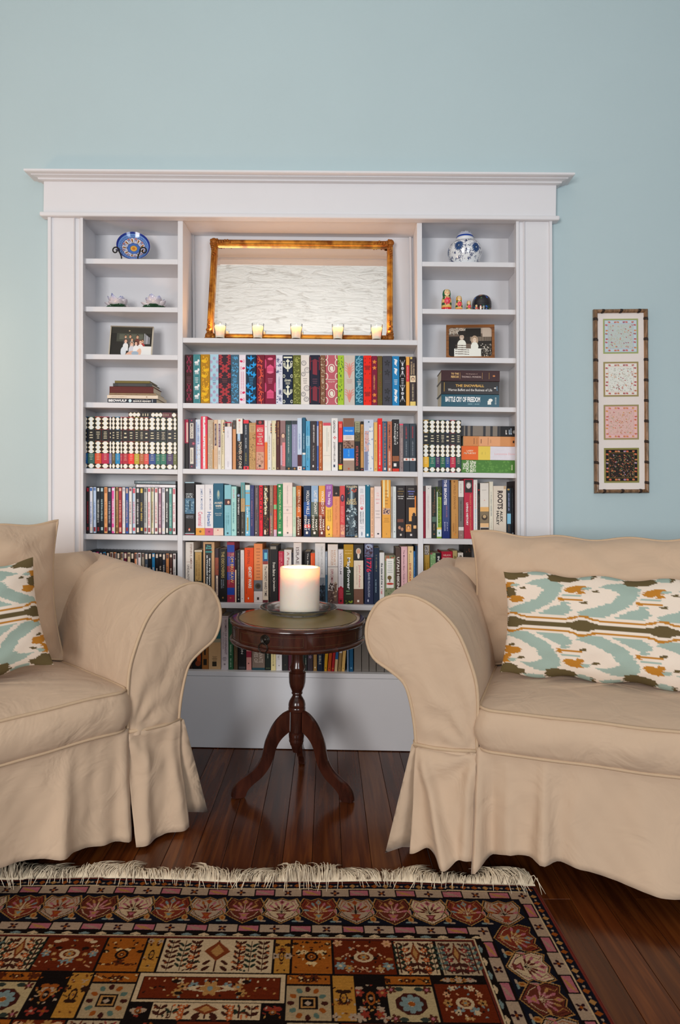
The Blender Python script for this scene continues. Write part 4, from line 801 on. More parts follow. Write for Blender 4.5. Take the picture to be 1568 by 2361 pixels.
n = row(*B, ZC4, [
 (69, 143, 175, '1a1618', 'black book peeking over candle', ops(('t', 'The Elegant', 'c0b8b0', .03, .4, .5, .32))),
 (144, 199, 195, 'dc4c14', 'thin orange book peeking over candle', ops(('w', 'f09060', .05, .8, .3, .2))),
 (200, 329, 70, 'd0ccca', 'tall white grey book with dark photo base', ops(('t', 'THE FIRST WORLD WAR', 'a09c98', .05, .52, .66, .17), ('w', 'b8b4b0', .15, .5, .36, .14), ('b', .57, .74, '848890', .03), ('b', .7, 1, '2a3440', .0), ('s', '48586c', .68, .98, 36), ('s', '14181e', .7, .98, 26))),
 (330, 359, 175, '446a84', 'thin slate blue paperback', ops(('b', 0, .45, '8c94a0'), ('w', 'c8d0d8', .1, .44, .5, .4), ('s', '1c3a58', .5, .98, 20))),
 (361, 491, 85, 'd8ccc4', 'ivory book with red title and brown photograph', ops(('t', 'HENRY', 'c0987c', .1, .36, .68, .2), ('t', 'KISSINGER', 'b89078', .1, .36, .42, .24), ('b', .375, .382, '3c2c30', .0), ('t', 'DIPLOMACY', 'a85860', .42, .7, .42, .26), ('b', .78, 1, '6c5450', .0), ('s', '4c3834', .66, .98, 44), ('q', '7c6050', .64, .66, .88, .96), ('e', 'c0a890', .76, .65, .1), ('s', 'c8b098', .72, .96, 10))),
 (494, 561, 148, 'd4ccd0', 'white paperback with red base', ops(('t', 'VIETNAM', '948c94', .06, .46, .5, .38), ('w', 'b8b0b8', .46, .66, .6, .2), ('b', .7, 1, 'a81c34', .0), ('e', 'a81c34', .5, .7, .28), ('l', 7, 'c84858', .72, .9, .8), ('e', '3a1014', .5, .945, .2))),
 (562, 689, 85, '18220f', 'dark green and gold book with white script', ops(('b', 0, .38, 'b08414', .02), ('h', 'NATHANIEL', 'e0c078', .095, .72), ('h', 'PHILBRICK', 'e0c078', .14, .72), ('s', '20280e', .34, .46, 20), ('t', 'Mayflower', 'f0ece0', .22, .76, .48, .42, .02), ('w', '84a87c', .78, .86, .5, .5), ('s', '7c8c1c', .94, .99, 10)), dict(hard=True)),
 (691, 813, 90, 'd8c8b4', 'book with portrait top and cream label', ops(('b', 0, .265, '2c2826', .0), ('face', .5, .11, .28, 'd0987c', 'b8b0a4'), ('q', '1c1a1a', .1, .18, .9, .265), ('e', 'd8ccc0', .5, .19, .12, .3), ('t', 'John Adams', 'c0686c', .34, .72, .6, .26), ('w', 'b0a090', .36, .68, .34, .14), ('b', .745, 1, '6c4838', .0), ('q', 'e0d4c8', .36, .93, .56, .965)), dict(hard=True)),
 (826, 942, 75, '1c2444', 'navy book with red numeral title', ops(('b', 0, .22, '5c5c78', .02), ('e', '98a0b8', .5, .05, .4, .3), ('s', '3c1c28', .04, .24, 30), ('t', '1776', 'd02848', .24, .47, .5, .55, .02), ('t', 'DAVID McCULLOUGH', 'a8acc0', .48, .88, .5, .22), ('e', 'a8acc0', .4, .94, .08, .16)), dict(hard=True)),
 (944, 1017, 128, '10223a', 'dark blue book with small gold letters', ops(('w', '8c8868', .12, .42, .5, .26), ('w', '8ca8b8', .56, .8, .4, .2))),
 (1018, 1081, 188, 'd4d0cc', 'white paperback with bold black title', ops(('t', 'the state and me', '1c2c34', .2, .62, .5, .42, .03), ('e', '1c2c34', .45, .66, .12), ('w', 'b83040', .7, .8, .45, .4, .03))),
 (1083, 1221, 228, '7c8464', 'short floral book with white panel', ops(('s', 'a85c40', .0, .1, 16), ('s', '4c5c3c', .0, .98, 40), ('q', 'e0dcd4', .16, .06, .84, .66), ('l', 6, 'a8aca8', .1, .36, .5), ('e', '6c5830', .45, .45, .2), ('q', '4c3420', .42, .48, .52, .54), ('e', 'b83828', .5, .575, .34, .1))),
 (1223, 1287, 130, '4c3830', 'brown paperback with white capitals', ops(('t', 'UTAH HIKING', 'e0d8d0', .16, .78, .5, .5, .02))),
 (1293, 1373, 112, 'd8acb0', 'pink paperback', ops(('t', "The Mountain Biker's Guide to Utah", '6c3c50', .06, .72, .45, .26))),
 (1378, 1449, 110, 'dcbc88', 'tan paperback with red capitals', ops(('r', '4c3820', .09, .16), ('w', '6c5430', .13, .32, .3, .16), ('t', 'THE GREATEST', 'a83428', .28, .74, .4, .32, .02))),
 (1449, 1473, 172, '185c98', 'very thin blue paperback', ops(('w', '88b0d0', .1, .8, .5, .3))),
 (1473, 1499, 100, '1c3450', 'very thin dark blue book near divider', ops(('w', '486884', .1, .8, .5, .3)))], n, W4, G4)

# ---- bottom row, half hidden by the drum table
A = (415, 1390, 5.502); B = (680, 1390, 5.502); W5 = 'in bottom row behind table'; G5 = 'books in the bottom row behind the drum table'
n = row(*A, ZC5, [
 (58, 156, 300, '2a160c', 'dark brown leather book', ops(('w', '6c4830', .9, .94, .5, .5), ('b', .86, .87, '5c3c24', .1)), dict(hard=True)),
 (158, 276, 250, '0e0c0c', 'black book with orange figure', ops(('e', '8c3c14', .7, .75, .22, .9), ('e', '6c2c10', .6, .88, .3, .3))),
 (278, 361, 200, '8a5626', 'brown paperback with dark stripe', ops(('q', '1c1812', .34, .3, .58, .72), ('q', '1c1812', .22, .8, .74, .92))),
 (363, 516, 85, 'b8946a', 'wide tan book with teal band', ops(('b', .27, .49, '2c6468', .0), ('l', 2, '6c9490', .3, .4, .5), ('b', .49, .55, '948c74', .0), ('l', 5, '5c4830', .78, .86, .45), ('q', '2c2418', .3, .87, .66, .95))),
 (520, 613, 170, 'c4b8bc', 'tall pale grey book with thin border', ops(('q', '8c7c88', .08, .02, .92, .026), ('q', '8c7c88', .08, .02, .12, .96), ('t', 'WOMEN OF COVENANT', '6c5464', .06, .72, .66, .3), ('w', '94848c', .3, .62, .32, .16), ('l', 3, '7c6c74', .76, .84, .6), ('r', '6c6068', .9, .12)), dict(hard=True)),
 (616, 676, 200, '28583a', 'green paperback with pale script', ops(('w', '98b498', .5, .72, .5, .4), ('w', '98b498', .78, .95, .5, .34))),
 (682, 731, 330, '5c4834', 'brown book beside green one', ops(('w', '8c7454', .5, .8, .5, .2))),
 (735, 839, 180, '151214', 'black book with white capitals', ops(('t', 'NELSON', 'd0ccc8', .4, .7, .5, .26), ('b', .94, .98, '3c3c40', .1))),
 (841, 906, 260, 'c88880', 'pink book with crimson band', ops(('b', .6, .73, '8c1c34', .0), ('e', '5c3030', .45, .86, .14))),
 (914, 1077, 200, '7c6a5e', 'wide taupe book with pale capitals', ops(('t', 'PRIVATE', 'c0b0a4', .6, .86, .68, .3), ('t', 'LIVES OF', 'c0b0a4', .6, .86, .3, .3), ('b', .955, 1, '1c4450', .0))),
 (1080, 1151, 250, '0e1c14', 'blackish green book', ops(('w', 'a0a898', .6, .75, .5, .2), ('b', .95, .96, '5c6c48', .1))),
 (1153, 1216, 300, 'dccc94', 'pale yellow paperback', ops(('w', '988c60', .5, .85, .5, .2), ('r', '5c5438', .88, .14))),
 (1217, 1294, 300, 'd0cccc', 'white book with rounded top', ops(('w', '8c8484', .62, .76, .5, .4), ('e', '54504c', .5, .89, .08))),
 (1298, 1371, 260, '181616', 'black book beside white one', ops(('e', '6c5c48', .5, .88, .08))),
 (1374, 1432, 300, '4c1428', 'maroon book beside table stem', ops())], 1, W5, G5, hard=False)
n = row(*B, ZC5, [
 (60, 118, 260, '123830', 'dark green book beside table stem', ops()), (120, 156, 330, '141a18', 'thin black book', ops(('w', '8c9484', .7, .85, .5, .3))),
 (158, 229, 230, '2c2028', 'dark purple book with gilt emblem', ops(('f', '7c6478', .5, .72, .3, 5))), (234, 279, 300, '94703c', 'thin tan paperback with white top', ops(('b', 0, .62, 'd0ccc4', .05), ('e', 'd0c8b8', .5, .92, .2))),
 (284, 352, 270, '0c1c34', 'dark navy book with pale capitals', ops(('t', 'LA BIBLE', 'a8a898', .55, .86, .5, .4))), (354, 378, 280, '141c2c', 'very thin navy book', ops()),
 (388, 428, 290, 'd8a014', 'leaning yellow paperback', ops(('e', '3c2c10', .5, .93, .16)), dict(lean=.06)), (436, 478, 290, 'bc4c14', 'leaning orange paperback', ops(('e', '3c2010', .5, .94, .16)), dict(lean=.06)),
 (484, 520, 290, 'b01820', 'leaning red paperback', ops(('e', 'c8a030', .5, .94, .2)), dict(lean=.06)), (524, 560, 280, 'd4b888', 'leaning cream and blue paperback', ops(('b', 0, .74, '185c98', .04)), dict(lean=.06)),
 (567, 606, 285, '9c7c4c', 'leaning tan paperback with white top', ops(('b', 0, .6, 'd8d0c8', .04), ('e', '3c2c1c', .5, .93, .14)), dict(lean=.06)), (611, 653, 300, 'd0a860', 'leaning pale gold paperback', ops(('e', '8c6424', .5, .93, .16)), dict(lean=.06)),
 (660, 683, 330, '68809c', 'very thin grey blue book', ops()), (689, 740, 300, '024a70', 'blue paperback with white emblem', ops(('r', '8cb4c8', .92, .2))),
 *[(a, b, 250, '68625c', 'grey cloth-bound volume', ops(('b', .96, .965, '84807c', .1), ('b', .06, .065, '84807c', .1)), dict(hard=True)) for a, b in ((750, 843), (848, 938), (943, 1030), (1035, 1132), (1137, 1228), (1232, 1320))]], n, W5, G5)
# ---- the two runs of diamond-patterned sets
def diamonds(col, seed, maroon=False):
    def d(p):
        g = 'e0c894'; wv = 'efe8da'; k = '1c1814'
        def sect(a, b, n):
            y0, y1 = p.h * a, p.h * b; st = (y1 - y0) / n
            p.rect(0, y0, p.w, y1, k)
            for i in range(n):
                c = y0 + st * (i + .5)
                p.add([(p.w * .02, c), (p.w * .33, c + st * .5), (p.w * .67, c + st * .5), (p.w * .98, c), (p.w * .67, c - st * .5), (p.w * .33, c - st * .5)], g)
                p.add([(p.w * .1, c), (p.w * .39, c + st * .5), (p.w * .61, c + st * .5), (p.w * .9, c), (p.w * .61, c - st * .5), (p.w * .39, c - st * .5)], wv)
        sect(.01, .245, 3); sect(.475, .705, 3); sect(.905, .99, 1)
        p.rect(0, p.h * .25, p.w, p.h * .47, '1a1614'); p.bars('d0c4a4', .28, .43, 2 + seed % 4, .55, seed)
        p.rect(0, p.h * .71, p.w, p.h * .9, col); p.bars('d8ccac', .72, .84, 4, .55, seed + 1, .2)
    return d
SET1 = [(53, 116, '00508c', 'dark blue'), (119, 225, '2e5a50', 'dark green'), (229, 333, 'd04a20', 'orange red'), (337, 451, 'b01440', 'wide crimson'), (454, 494, '70709c', 'thin mauve'), (496, 550, '5a4a28', 'olive brown'), (552, 626, '007cb0', 'cyan blue'), (627, 665, 'ac1438', 'thin crimson'), (667, 752, 'a8142e', 'deep crimson'), (754, 848, 'f01c14', 'bright red'), (850, 926, 'b09c14', 'mustard'), (928, 1003, 'a85418', 'rusty brown'), (1004, 1077, 'd0443c', 'coral'), (1079, 1184, '183c80', 'wide navy'), (1186, 1257, '1c6a54', 'green'), (1259, 1352, '106850', 'emerald'), (1356, 1459, '381450', 'purple'), (1461, 1518, '585c20', 'olive')]
n = 1
for k, (a, b, c, nm) in enumerate(SET1):
    upright(185 + a / 6.817, 185 + b / 6.817, 840 + (822 + k * .8) / 6.817, SH['L5'], c, diamonds(c, k), f'diamond-patterned book with {nm} label, {ordinal(n)} from left, left set', 'diamond-patterned set on left shelf', hard=True, yb=.022, rough=.35, dep=.135); n += 1
SET2 = [(67, 160, 'e0a814', 'yellow'), (163, 261, '146452', 'sea green'), (264, 330, '381850', 'purple'), (332, 411, '0c583e', 'bottle green'), (413, 483, '0c3c7c', 'blue'), (485, 571, 'b41038', 'crimson'), (572, 657, '103c30', 'blackish green')]
for k, (a, b, c, nm) in enumerate(SET2):
    upright(965 + a / 6.672, 965 + b / 6.672, 840 + (855 + k) / 6.672, SH['R5'], c, diamonds(c, k + 20), f'diamond-patterned book with {nm} label, {ordinal(k + 1)} from left, right set', 'diamond-patterned set on right shelf', hard=True, yb=.022, rough=.35, dep=.135)

# ---- books lying flat in piles
def pile(items, ox, oy, s, z0, grp, yb=YB):
    z = z0
    for u0, u1, v0, v1, base, label, draw, kw in items:      # from the bottom up
        xm = ox + (u0 + u1) / 2 / s
        a, b = atY(ox + u0 / s, oy + v0 / s, yb).x, atY(ox + u1 / s, oy + v0 / s, yb).x
        th = atY(xm, oy + v0 / s, yb).z - atY(xm, oy + v1 / s, yb).z
        kw = dict(kw); nm = kw.pop('name', 'book'); ct = kw.pop('cat', 'book'); dy = kw.pop('dy', 0)
        o = make_book(base, th - .0004, b - a, kw.pop('dep', .125), draw, name=nm, **kw)
        o.location = (b, yb + dy, z + th / 2); o.rotation_euler = (0, -math.pi / 2, 0); z += th
        tag(o, label, ct, grp)
    return z
# text on a lying book: vertical text of the upright spine becomes level
Lq = (185, 840, 6.817)
pile([(430, 1200, 538, 605, '1e2430', 'dark slate paperback with bold white title, bottom of left pile', ops(('t', 'BEOWULF', 'f0ece4', .02, .39, .5, .6, .05), ('e', 'c8dcf0', .5, .46, .38), ('t', 'SEAMUS HEANEY', 'd8d4cc', .52, .89, .4, .4, .04), ('w', 'a0a0a0', .56, .84, .8, .12), ('q', 'a8b0b8', .15, .91, .85, .925)), dict(dep=.13)),
      (425, 1222, 484, 538, 'd8c8b4', 'cream paperback second from bottom of left pile', ops(('w', 'a89078', .07, .38, .5, .22), ('e', '8c5c3c', .5, .78, .16)), dict(dep=.13)),
      (455, 1190, 450, 484, '8c7458', 'thin marbled paperback in middle of left pile', ops(('s', 'e0d8c4', .02, .98, 40), ('s', '2c241c', .02, .98, 40)), dict(dep=.12)),
      (460, 1150, 348, 450, '5c2824', 'thick reddish brown leather book in left pile', ops(('w', '7c4038', .1, .9, .5, .05)), dict(dep=.12, hard=True, rough=.6)),
      (515, 1130, 297, 348, '444444', 'dark grey ribbed book near top of left pile', ops(*[('b', .04 + .02 * k, .047 + .02 * k, '2c2c2e', .0) for k in range(5)], *[('b', .85 + .02 * k, .857 + .02 * k, '2c2c2e', .0) for k in range(6)]), dict(dep=.11, hard=True)),
      (543, 1095, 257, 297, '6c6030', 'olive green book on top of left pile', None, dict(dep=.11, hard=True))], *Lq, SH['L4'], 'pile of books on left shelf', yb=.006)
RQ = (965, 840, 6.672)
pile([(352, 1243, 462, 655, '0c4a5c', 'thick teal book with white title, bottom of right pile', ops(('t', 'BATTLE CRY OF FREEDOM', 'ece8e0', .07, .67, .6, .42, .04), ('w', '8cb4bc', .46, .66, .24, .1), ('e', 'ece4d8', .55, .85, .13, .17), ('q', 'ece4d8', .2, .8, .5, .86), ('t', 'OXFORD', 'c8d4d4', .925, .95, .5, .6)), dict(dep=.132, hard=True, rough=.22)),
      (348, 1243, 260, 462, '241c1a', 'thick black book with gold title, middle of right pile', ops(('t', 'THE SNOWBALL', 'd8a850', .25, .74, .66, .2, .02), ('t', 'Warren Buffett and the Business of Life', 'd0ccc8', .12, .88, .34, .2, .01), ('q', 'b08c40', .2, .05, .9, .06), ('e', 'd8d4d0', .5, .93, .05, .09), ('w', '50708c', .955, .97, .5, .4)), dict(dep=.134, hard=True, rough=.22)),
      (350, 1252, 92, 260, '38181a', 'thick maroon book with gold lettering, top of right pile', ops(('t', 'TO THE', 'd8b070', .17, .3, .68, .18, .03), ('t', 'RESCUE', 'd8b070', .17, .3, .4, .2, .03), ('b', .32, .325, 'b08850', .2), ('t', 'The Biography of', 'b89c90', .42, .62, .66, .1), ('t', 'THOMAS S. MONSON', 'c0a8a0', .35, .68, .4, .16), ('b', .7, .705, 'b08850', .2), ('b', .815, .822, 'a07c40', .2), ('e', 'c07840', .5, .9, .08, .12)), dict(dep=.13, hard=True, rough=.3))], *RQ, SH['R4'], 'pile of books on right shelf', yb=.006)
pile([(660, 1500, 1470, 1672, '4a7a34', 'green paperback with pale vertical capitals, bottom of flat pile beside patterned set', ops(('s', '5c8c40', .02, .98, 60), ('h', 'THE', 'e8e4cc', .03, .5, .03), ('h', 'ORIGIN', 'e8e4cc', .085, .88, .03), ('h', 'IRVING', 'e8e4cc', .155, .88, .03), ('h', 'STONE', 'e8e4cc', .215, .8, .03), ('w', 'c8d0a8', .92, .94, .5, .5)), dict(dep=.13)),
      (660, 1500, 1258, 1470, 'd4d0d8', 'white, yellow and orange paperback in flat pile beside patterned set', ops(('b', 0, .31, 'dc6428', .0), ('b', .31, .53, 'dcc050', .0), ('t', 'LARRY', 'f0d8c0', .1, .22, .66, .12), ('t', 'McMURTRY', 'f0d8c0', .05, .27, .48, .12), ('t', 'Lonesome Dove', 'dcb0b4', .61, .98, .46, .15), ('w', 'c0a848', .37, .46, .5, .2)), dict(dep=.13)),
      (690, 1500, 1105, 1258, 'c88450', 'peach orange paperback in flat pile beside patterned set', ops(('b', .3, .7, 'd89c70', .02), ('b', .7, .9, 'c88a58', .02), ('l', 1, '7c4c30', .19, .22, .7), ('l', 1, '8c5c3c', .25, .27, .8), ('l', 1, '6c4430', .32, .36, .7), ('l', 1, '8c5c3c', .46, .48, .8), ('l', 1, '7c5438', .51, .53, .5), ('q', '2c2018', .35, .94, .6, .97)), dict(dep=.125)),
      (660, 1500, 945, 1105, '7c7268', 'grey and black paperback on top of flat pile beside patterned set', ops(*[('b', a, a + .045, '343438', .0) for a in (0.0, .07, .165, .4, .53, .66)], ('b', .71, 1, '201e20', .0), ('w', 'c8c4c0', .78, .84, .5, .6), ('w', '98a8b8', .87, .92, .5, .6), ('e', '8c8884', .45, .97, .16)), dict(dep=.13))], *RQ, SH['R5'], 'flat pile of paperbacks beside right patterned set')
# one patterned book lying on top of the left set, and two film cases on the row below
pile([(757, 1515, 745, 826, '4a1420', 'diamond-patterned book lying flat on top of the left set', diamonds('5a1824', 5), dict(dep=.13, hard=True, rough=.35))], *Lq, atY(360, 840 + 838 / 6.817, .022).z + .0006, 'diamond-patterned set on left shelf', yb=.022)
# ---- film cases
BLACKP = mat('141416', 0.35, noise=0, name='black_case_plastic')
def dvd(u0, u1, vt, cols, k, zs, label, grp, yb, top_y, sh, seed):
    rn = random.Random(seed)
    base, txt = cols
    light = sum(rgb(base)) > 0.9
    def d(p):
        p.rect(p.w * .1, p.h * .012, p.w * .93, p.h * .985, base)
        if light and rn.random() < .6: p.rect(p.w * .72, p.h * .02, p.w * .93, p.h * .98, 'ece4dc')
        p.dashes(txt, .25 + rn.random() * .08, .72 + rn.random() * .1, .5, .5)
        p.rect(p.w * .2, p.h * .03, p.w * .8, p.h * (.08 + .06 * rn.random()), txt); p.rect(p.w * .22, p.h * .86, p.w * .78, p.h * (.92 + .04 * rn.random()), rn.choice((txt, 'd8c8b8', '8c2c34')))
    o = upright(185 + u0 / 6.817, 185 + u1 / 6.817, top_y, zs, '141416', d, label, grp, yb=yb, dep=.133, rough=.25, name='film_case', cat='film case', pages=False)
    me = o.data; w_ = max(v.co.x for v in me.vertices); h_ = max(v.co.z for v in me.vertices)
    hexa('case_core', [(-w_ + .0008, .0008), (w_ - .0008, .0008), (w_ - .0008, h_ - .0008), (-w_ + .0008, h_ - .0008)], .0012, .132, BLACKP, o)
D1 = [(97, 143, '2c2426', 'b02438', 'black with red lettering'), (145, 199, 'd4d0d8', '3c64a8', 'white with blue lettering'), (200, 256, 'b4c4dc', '6480b4', 'pale blue'), (257, 312, '1c2028', 'd8d8d4', 'black with white lettering'), (313, 371, '1c2830', 'a8c0c4', 'black with teal lettering'), (372, 433, 'd89c68', 'b06c3c', 'orange and cream'), (434, 489, '2c2c40', 'b0b0b8', 'dark navy'), (490, 549, 'd84c98', 'ecd0dc', 'magenta and pink'), (551, 603, 'a88454', '6c4c2c', 'tan'), (602, 658, 'a02834', 'd8a898', 'crimson'), (658, 711, 'd8d4d4', 'b0a8b4', 'plain white'), (711, 762, '3454a0', 'c0a490', 'blue with picture'), (763, 816, 'dcd4cc', '8c3c50', 'cream'), (817, 874, 'a8bcd4', 'c83c50', 'pale blue with red numeral'), (876, 936, '181618', 'd0ccc8', 'black with pale capitals'), (937, 994, '14141a', 'd0b048', 'black with gold patch'), (996, 1055, '9c9c9c', '484848', 'silver grey'), (1056, 1112, 'dccccc', 'c83c5c', 'white with pink lettering'), (1113, 1164, 'b8b488', '8c5c50', 'olive cream'), (1166, 1224, 'd8d0cc', 'b44448', 'white with red lettering'), (1226, 1280, '8c5c74', 'd8c0c4', 'mauve'), (1281, 1336, 'c8c4cc', '8c8898', 'pale lilac'), (1338, 1391, '10161c', 'd0ccc4', 'black with tall white capitals'), (1392, 1446, '3c8c80', '9cc4b8', 'teal'), (1448, 1505, 'd8d0d0', 'b8384c', 'white with red stripe')]
ZL6 = SH['L6']
for k, (a, b, c, t, nm) in enumerate(D1):
    dvd(a, b, 215, (c, t), k, ZL6, f'{nm} film case, {ordinal(k + 1)} from left, upper left film row', 'film cases in upper left film row', .026, 1090 + (216 + k * .7) / 6.817, 0, k)
zt = atY(300, 1090 + 234 / 6.817, .026).z + .0008
for (u0, u1, v0, v1, c, t, lab) in [(870, 1510, 165, 222, 'd8d4d8', 'b0acb8', 'white film case lying on upper left film row'), (850, 1505, 100, 163, '5c6c74', 'a8b4b8', 'slate grey film case lying on top of the white one')]:
    def d(p, c=c, t=t): p.rect(p.w * .12, p.h * .02, p.w * .9, p.h * .98, c); p.dashes(t, .08, .6, .5, .4)
    a, b = atY(185 + u0 / 6.817, 1115, .026).x, atY(185 + u1 / 6.817, 1115, .026).x
    th = .0145 if 'white' in lab[:6] else .0142
    o = make_book('141416', th, b - a, .133, d, .25, name='film_case', pages=False); o.location = (b, .026, zt + th / 2 + .0003); o.rotation_euler = (0, -math.pi / 2, 0); tag(o, lab, 'film case', 'film cases in upper left film row'); zt += th + .0006
    hexa('case_core', [(-th / 2 + .0008, .0008), (th / 2 - .0008, .0008), (th / 2 - .0008, b - a - .0008), (-th / 2 + .0008, b - a - .0008)], .0012, .132, BLACKP, o)
C2 = 'sp:8c8480 sp:a49c94 blue:2c5c98 magenta:9c1c68 navy:1c3c60 cyan:2484b4 black:181818 cream:c8b49c orange:d08450 black:141416 tan:b09870 maroon:5c1c34 cream:c8b898 black:1c1818 peach:d08c68 white:dcd0d4 grey:8c8478 slate:3c4858 black:161618 blue:1c70a0 black:18161a black:1c181c navy:202838 orange:c07c48 brown:4c2c24 white:d4ccc8'.split()
x = 80
for k, q in enumerate(C2):
    nm, c = q.split(':'); nm = 'silver' if nm == 'sp' else nm
    dvd(x, x + 53, 0, (c, 'd0c0b0' if sum(rgb(c)) < .6 else '5c4444'), k, SH['L7'], f'{nm} film case, {ordinal(k + 1)} from left, lower left film row', 'film cases in lower left film row', .03, 1090 + (1232 + k * 1.3) / 6.817, 0, 50 + k)
    x += 55

# ---- right column rows
R = (965, 1090, 6.672)
n = row(*R, SH['R6'], [
 (65, 107, 205, 'a01c38', 'thin red paperback with grey top', ops(('b', 0, .1, '6c605c'), ('w', 'c85868', .15, .6, .4, .3))),
 (111, 200, 200, 'd8d0ca', 'ivory paperback', ops(('e', '54484c', .5, .055, .08), ('w', 'c0acac', .15, .85, .45, .2))),
 (203, 276, 225, '20281f', 'blackish green paperback', ops(('w', 'a06c4c', .04, .5, .64, .2), ('w', 'a06c4c', .3, .55, .3, .2), ('b', .58, .68, '4c6454', .04), ('w', 'a88c6c', .72, .85, .5, .3), ('r', 'a06848', .92, .16))),
 (279, 356, 215, '7c9c30', 'leafy green paperback with pale base', ops(('b', 0, .2, '2c3420'), ('s', 'd0c860', .05, .75, 24), ('w', '3c5420', .1, .7, .55, .4), ('q', 'c8d4d0', .02, .1, .2, .8), ('b', .79, .83, 'dcc060', .03), ('b', .83, .97, 'd0dce0', .03), ('e', '3c7c5c', .5, .9, .12, .24))),
 (364, 482, 110, '1c2c68', 'tall navy book with white capitals', ops(('t', 'THE BRONTES', 'e0d8e0', .0, .43, .42, .36, .03), ('w', '9c5c70', .44, .64, .6, .18), ('t', 'JULIET', 'a8a8c8', .72, .88, .64, .18), ('t', 'BARKER', 'a8a8c8', .72, .88, .34, .18)), dict(hard=True, rough=.25)),
 (484, 502, 150, '1a1a20', 'very thin black book', ops()),
 (503, 612, 112, 'b88444', 'tan brown book with engraved capitals', ops(('e', '7c4c20', .45, .03, .12), ('t', 'WILD SWANS', '8c5c2c', .08, .5, .5, .3), ('w', '9c6c38', .58, .92, .66, .16), ('t', 'CHANG', '8c5c2c', .74, .88, .32, .2), ('e', 'd07828', .5, .93, .1))),
 (614, 694, 125, '6c6664', 'grey book with white top', ops(('b', 0, .28, 'd4cfca', .0), ('w', 'a8a09c', .05, .22, .5, .3), ('w', '3c3834', .34, .7, .5, .26), ('b', .8, .86, 'd0ccc8', .0), ('b', .86, 1, '88706a', .0), ('f', 'd0c4bc', .5, .94, .12, 3))),
 (700, 842, 95, 'b0203c', 'crimson book with black and white portrait', ops(('b', .015, .23, '2c2626', .1), ('face', .5, .11, .3, 'd0c8c4', '8c8884'), ('t', 'HILLARY RODHAM CLINTON', 'c87c54', .26, .9, .7, .16), ('t', 'LIVING HISTORY', 'f0e4dc', .4, .78, .34, .22, .03)), dict(hard=True)),
 (846, 908, 110, 'd8d4d0', 'tall white paperback with red and blue letters', ops(('w', 'd08c90', .08, .5, .5, .3), ('w', '90b0cc', .5, .85, .5, .3))),
 (911, 945, 165, '1a1618', 'thin black book with red dot', ops(('e', 'd02c28', .5, .12, .3), ('w', '8c6c4c', .2, .9, .5, .3))),
 (948, 1082, 160, 'd4cdc4', 'wide ivory book with bronze medallion', ops(('w', 'b8b0a8', .12, .14, .5, .6), ('w', 'b8b0a8', .17, .19, .5, .5), ('r', 'd0a8a0', .31, .08), ('b', .43, .51, 'd8a868', .0), ('b', .51, .72, '7c6c54', .0), ('e', '3c3028', .5, .615, .34), ('e', 'b89c74', .5, .6, .2), ('b', .72, .79, 'd8b080', .0), ('b', .8, .93, '342e2c', .03))),
 (1090, 1150, 138, 'd4cebc', 'tall cream book with grey letters', ops(('w', '788088', .18, .6, .5, .26), ('w', 'b0a8a0', .65, .85, .5, .2))),
 (1152, 1352, 205, 'd0c4b4', 'very wide worn cream book with black capitals', ops(('t', 'ROOTS', '3c2c2c', .09, .44, .52, .42, .04), ('t', 'ALEX', '1c1818', .47, .68, .62, .2, .03), ('t', 'HALEY', '1c1818', .47, .74, .34, .2, .03), ('q', '4c4440', .3, .965, .66, .972), ('q', 'b89c7c', .8, .0, .97, .06)), dict(hard=True)),
 (1356, 1428, 235, '16242e', 'dark blue paperback with light blue patch', ops(('e', 'b08c4c', .4, .03, .28, .2), ('w', '9098c0', .1, .45, .5, .3), ('b', .5, .7, '7cb4d0', .1), ('w', '6c5030', .72, .86, .5, .3), ('b', .89, .99, '9c7c4c', .1))),
 (1430, 1466, 235, '12141a', 'thin black paperback with grey patch', ops(('w', '484c50', .1, .7, .5, .4), ('b', .87, .98, '7c848c', .15))),
 (1470, 1502, 130, '241418', 'thin blackish red book at casing', ops(('q', 'a84440', .6, .02, .9, .4)))], 1, 'in row above right sofa', 'books above the right sofa')
n = row(*R, SH['R7'], [
 (82, 172, 1118, 'a88434', 'gold book with photo top', ops(('b', .0, .16, '9c948c', .08), ('s', '3c302c', .02, .16, 20), ('w', '7c5c20', .3, .6, .3, .2), ('w', '7c5c20', .3, .6, .7, .2)), dict(rough=.3)),
 (180, 267, 1235, '789c68', 'pale green book', ops(('s', 'a8c090', .02, .5, 40), ('e', '8c3c4c', .2, .01, .2))),
 (268, 350, 1238, '141214', 'black book with white capitals', ops(('t', 'INT', 'd8d4d0', .06, .2, .5, .4, .04))),
 (353, 525, 1213, 'ac1430', 'wide crimson book with pale capitals', ops(('h', 'NELSON', 'e8b8b0', .055, .66, .02), ('h', 'MANDELA', 'e8b8b0', .11, .8, .02), ('b', .19, .21, 'd08c3c', .04)), dict(hard=True)),
 (528, 598, 1200, 'b09c68', 'tan paperback with black letters', ops(('f', '2c2418', .5, .12, .3, 3), ('f', '2c2418', .5, .2, .3, 3))),
 (606, 690, 1232, 'd4ccc4', 'white paperback with round emblem', ops(('f', '5c544c', .5, .07, .24, 8))),
 (700, 820, 1120, '1c1612', 'tall black book behind sofa cushion', ops(('s', '5c3420', .05, .12, 6)), dict(hard=True))], 1, 'in lowest right row', 'books in the lowest right row')
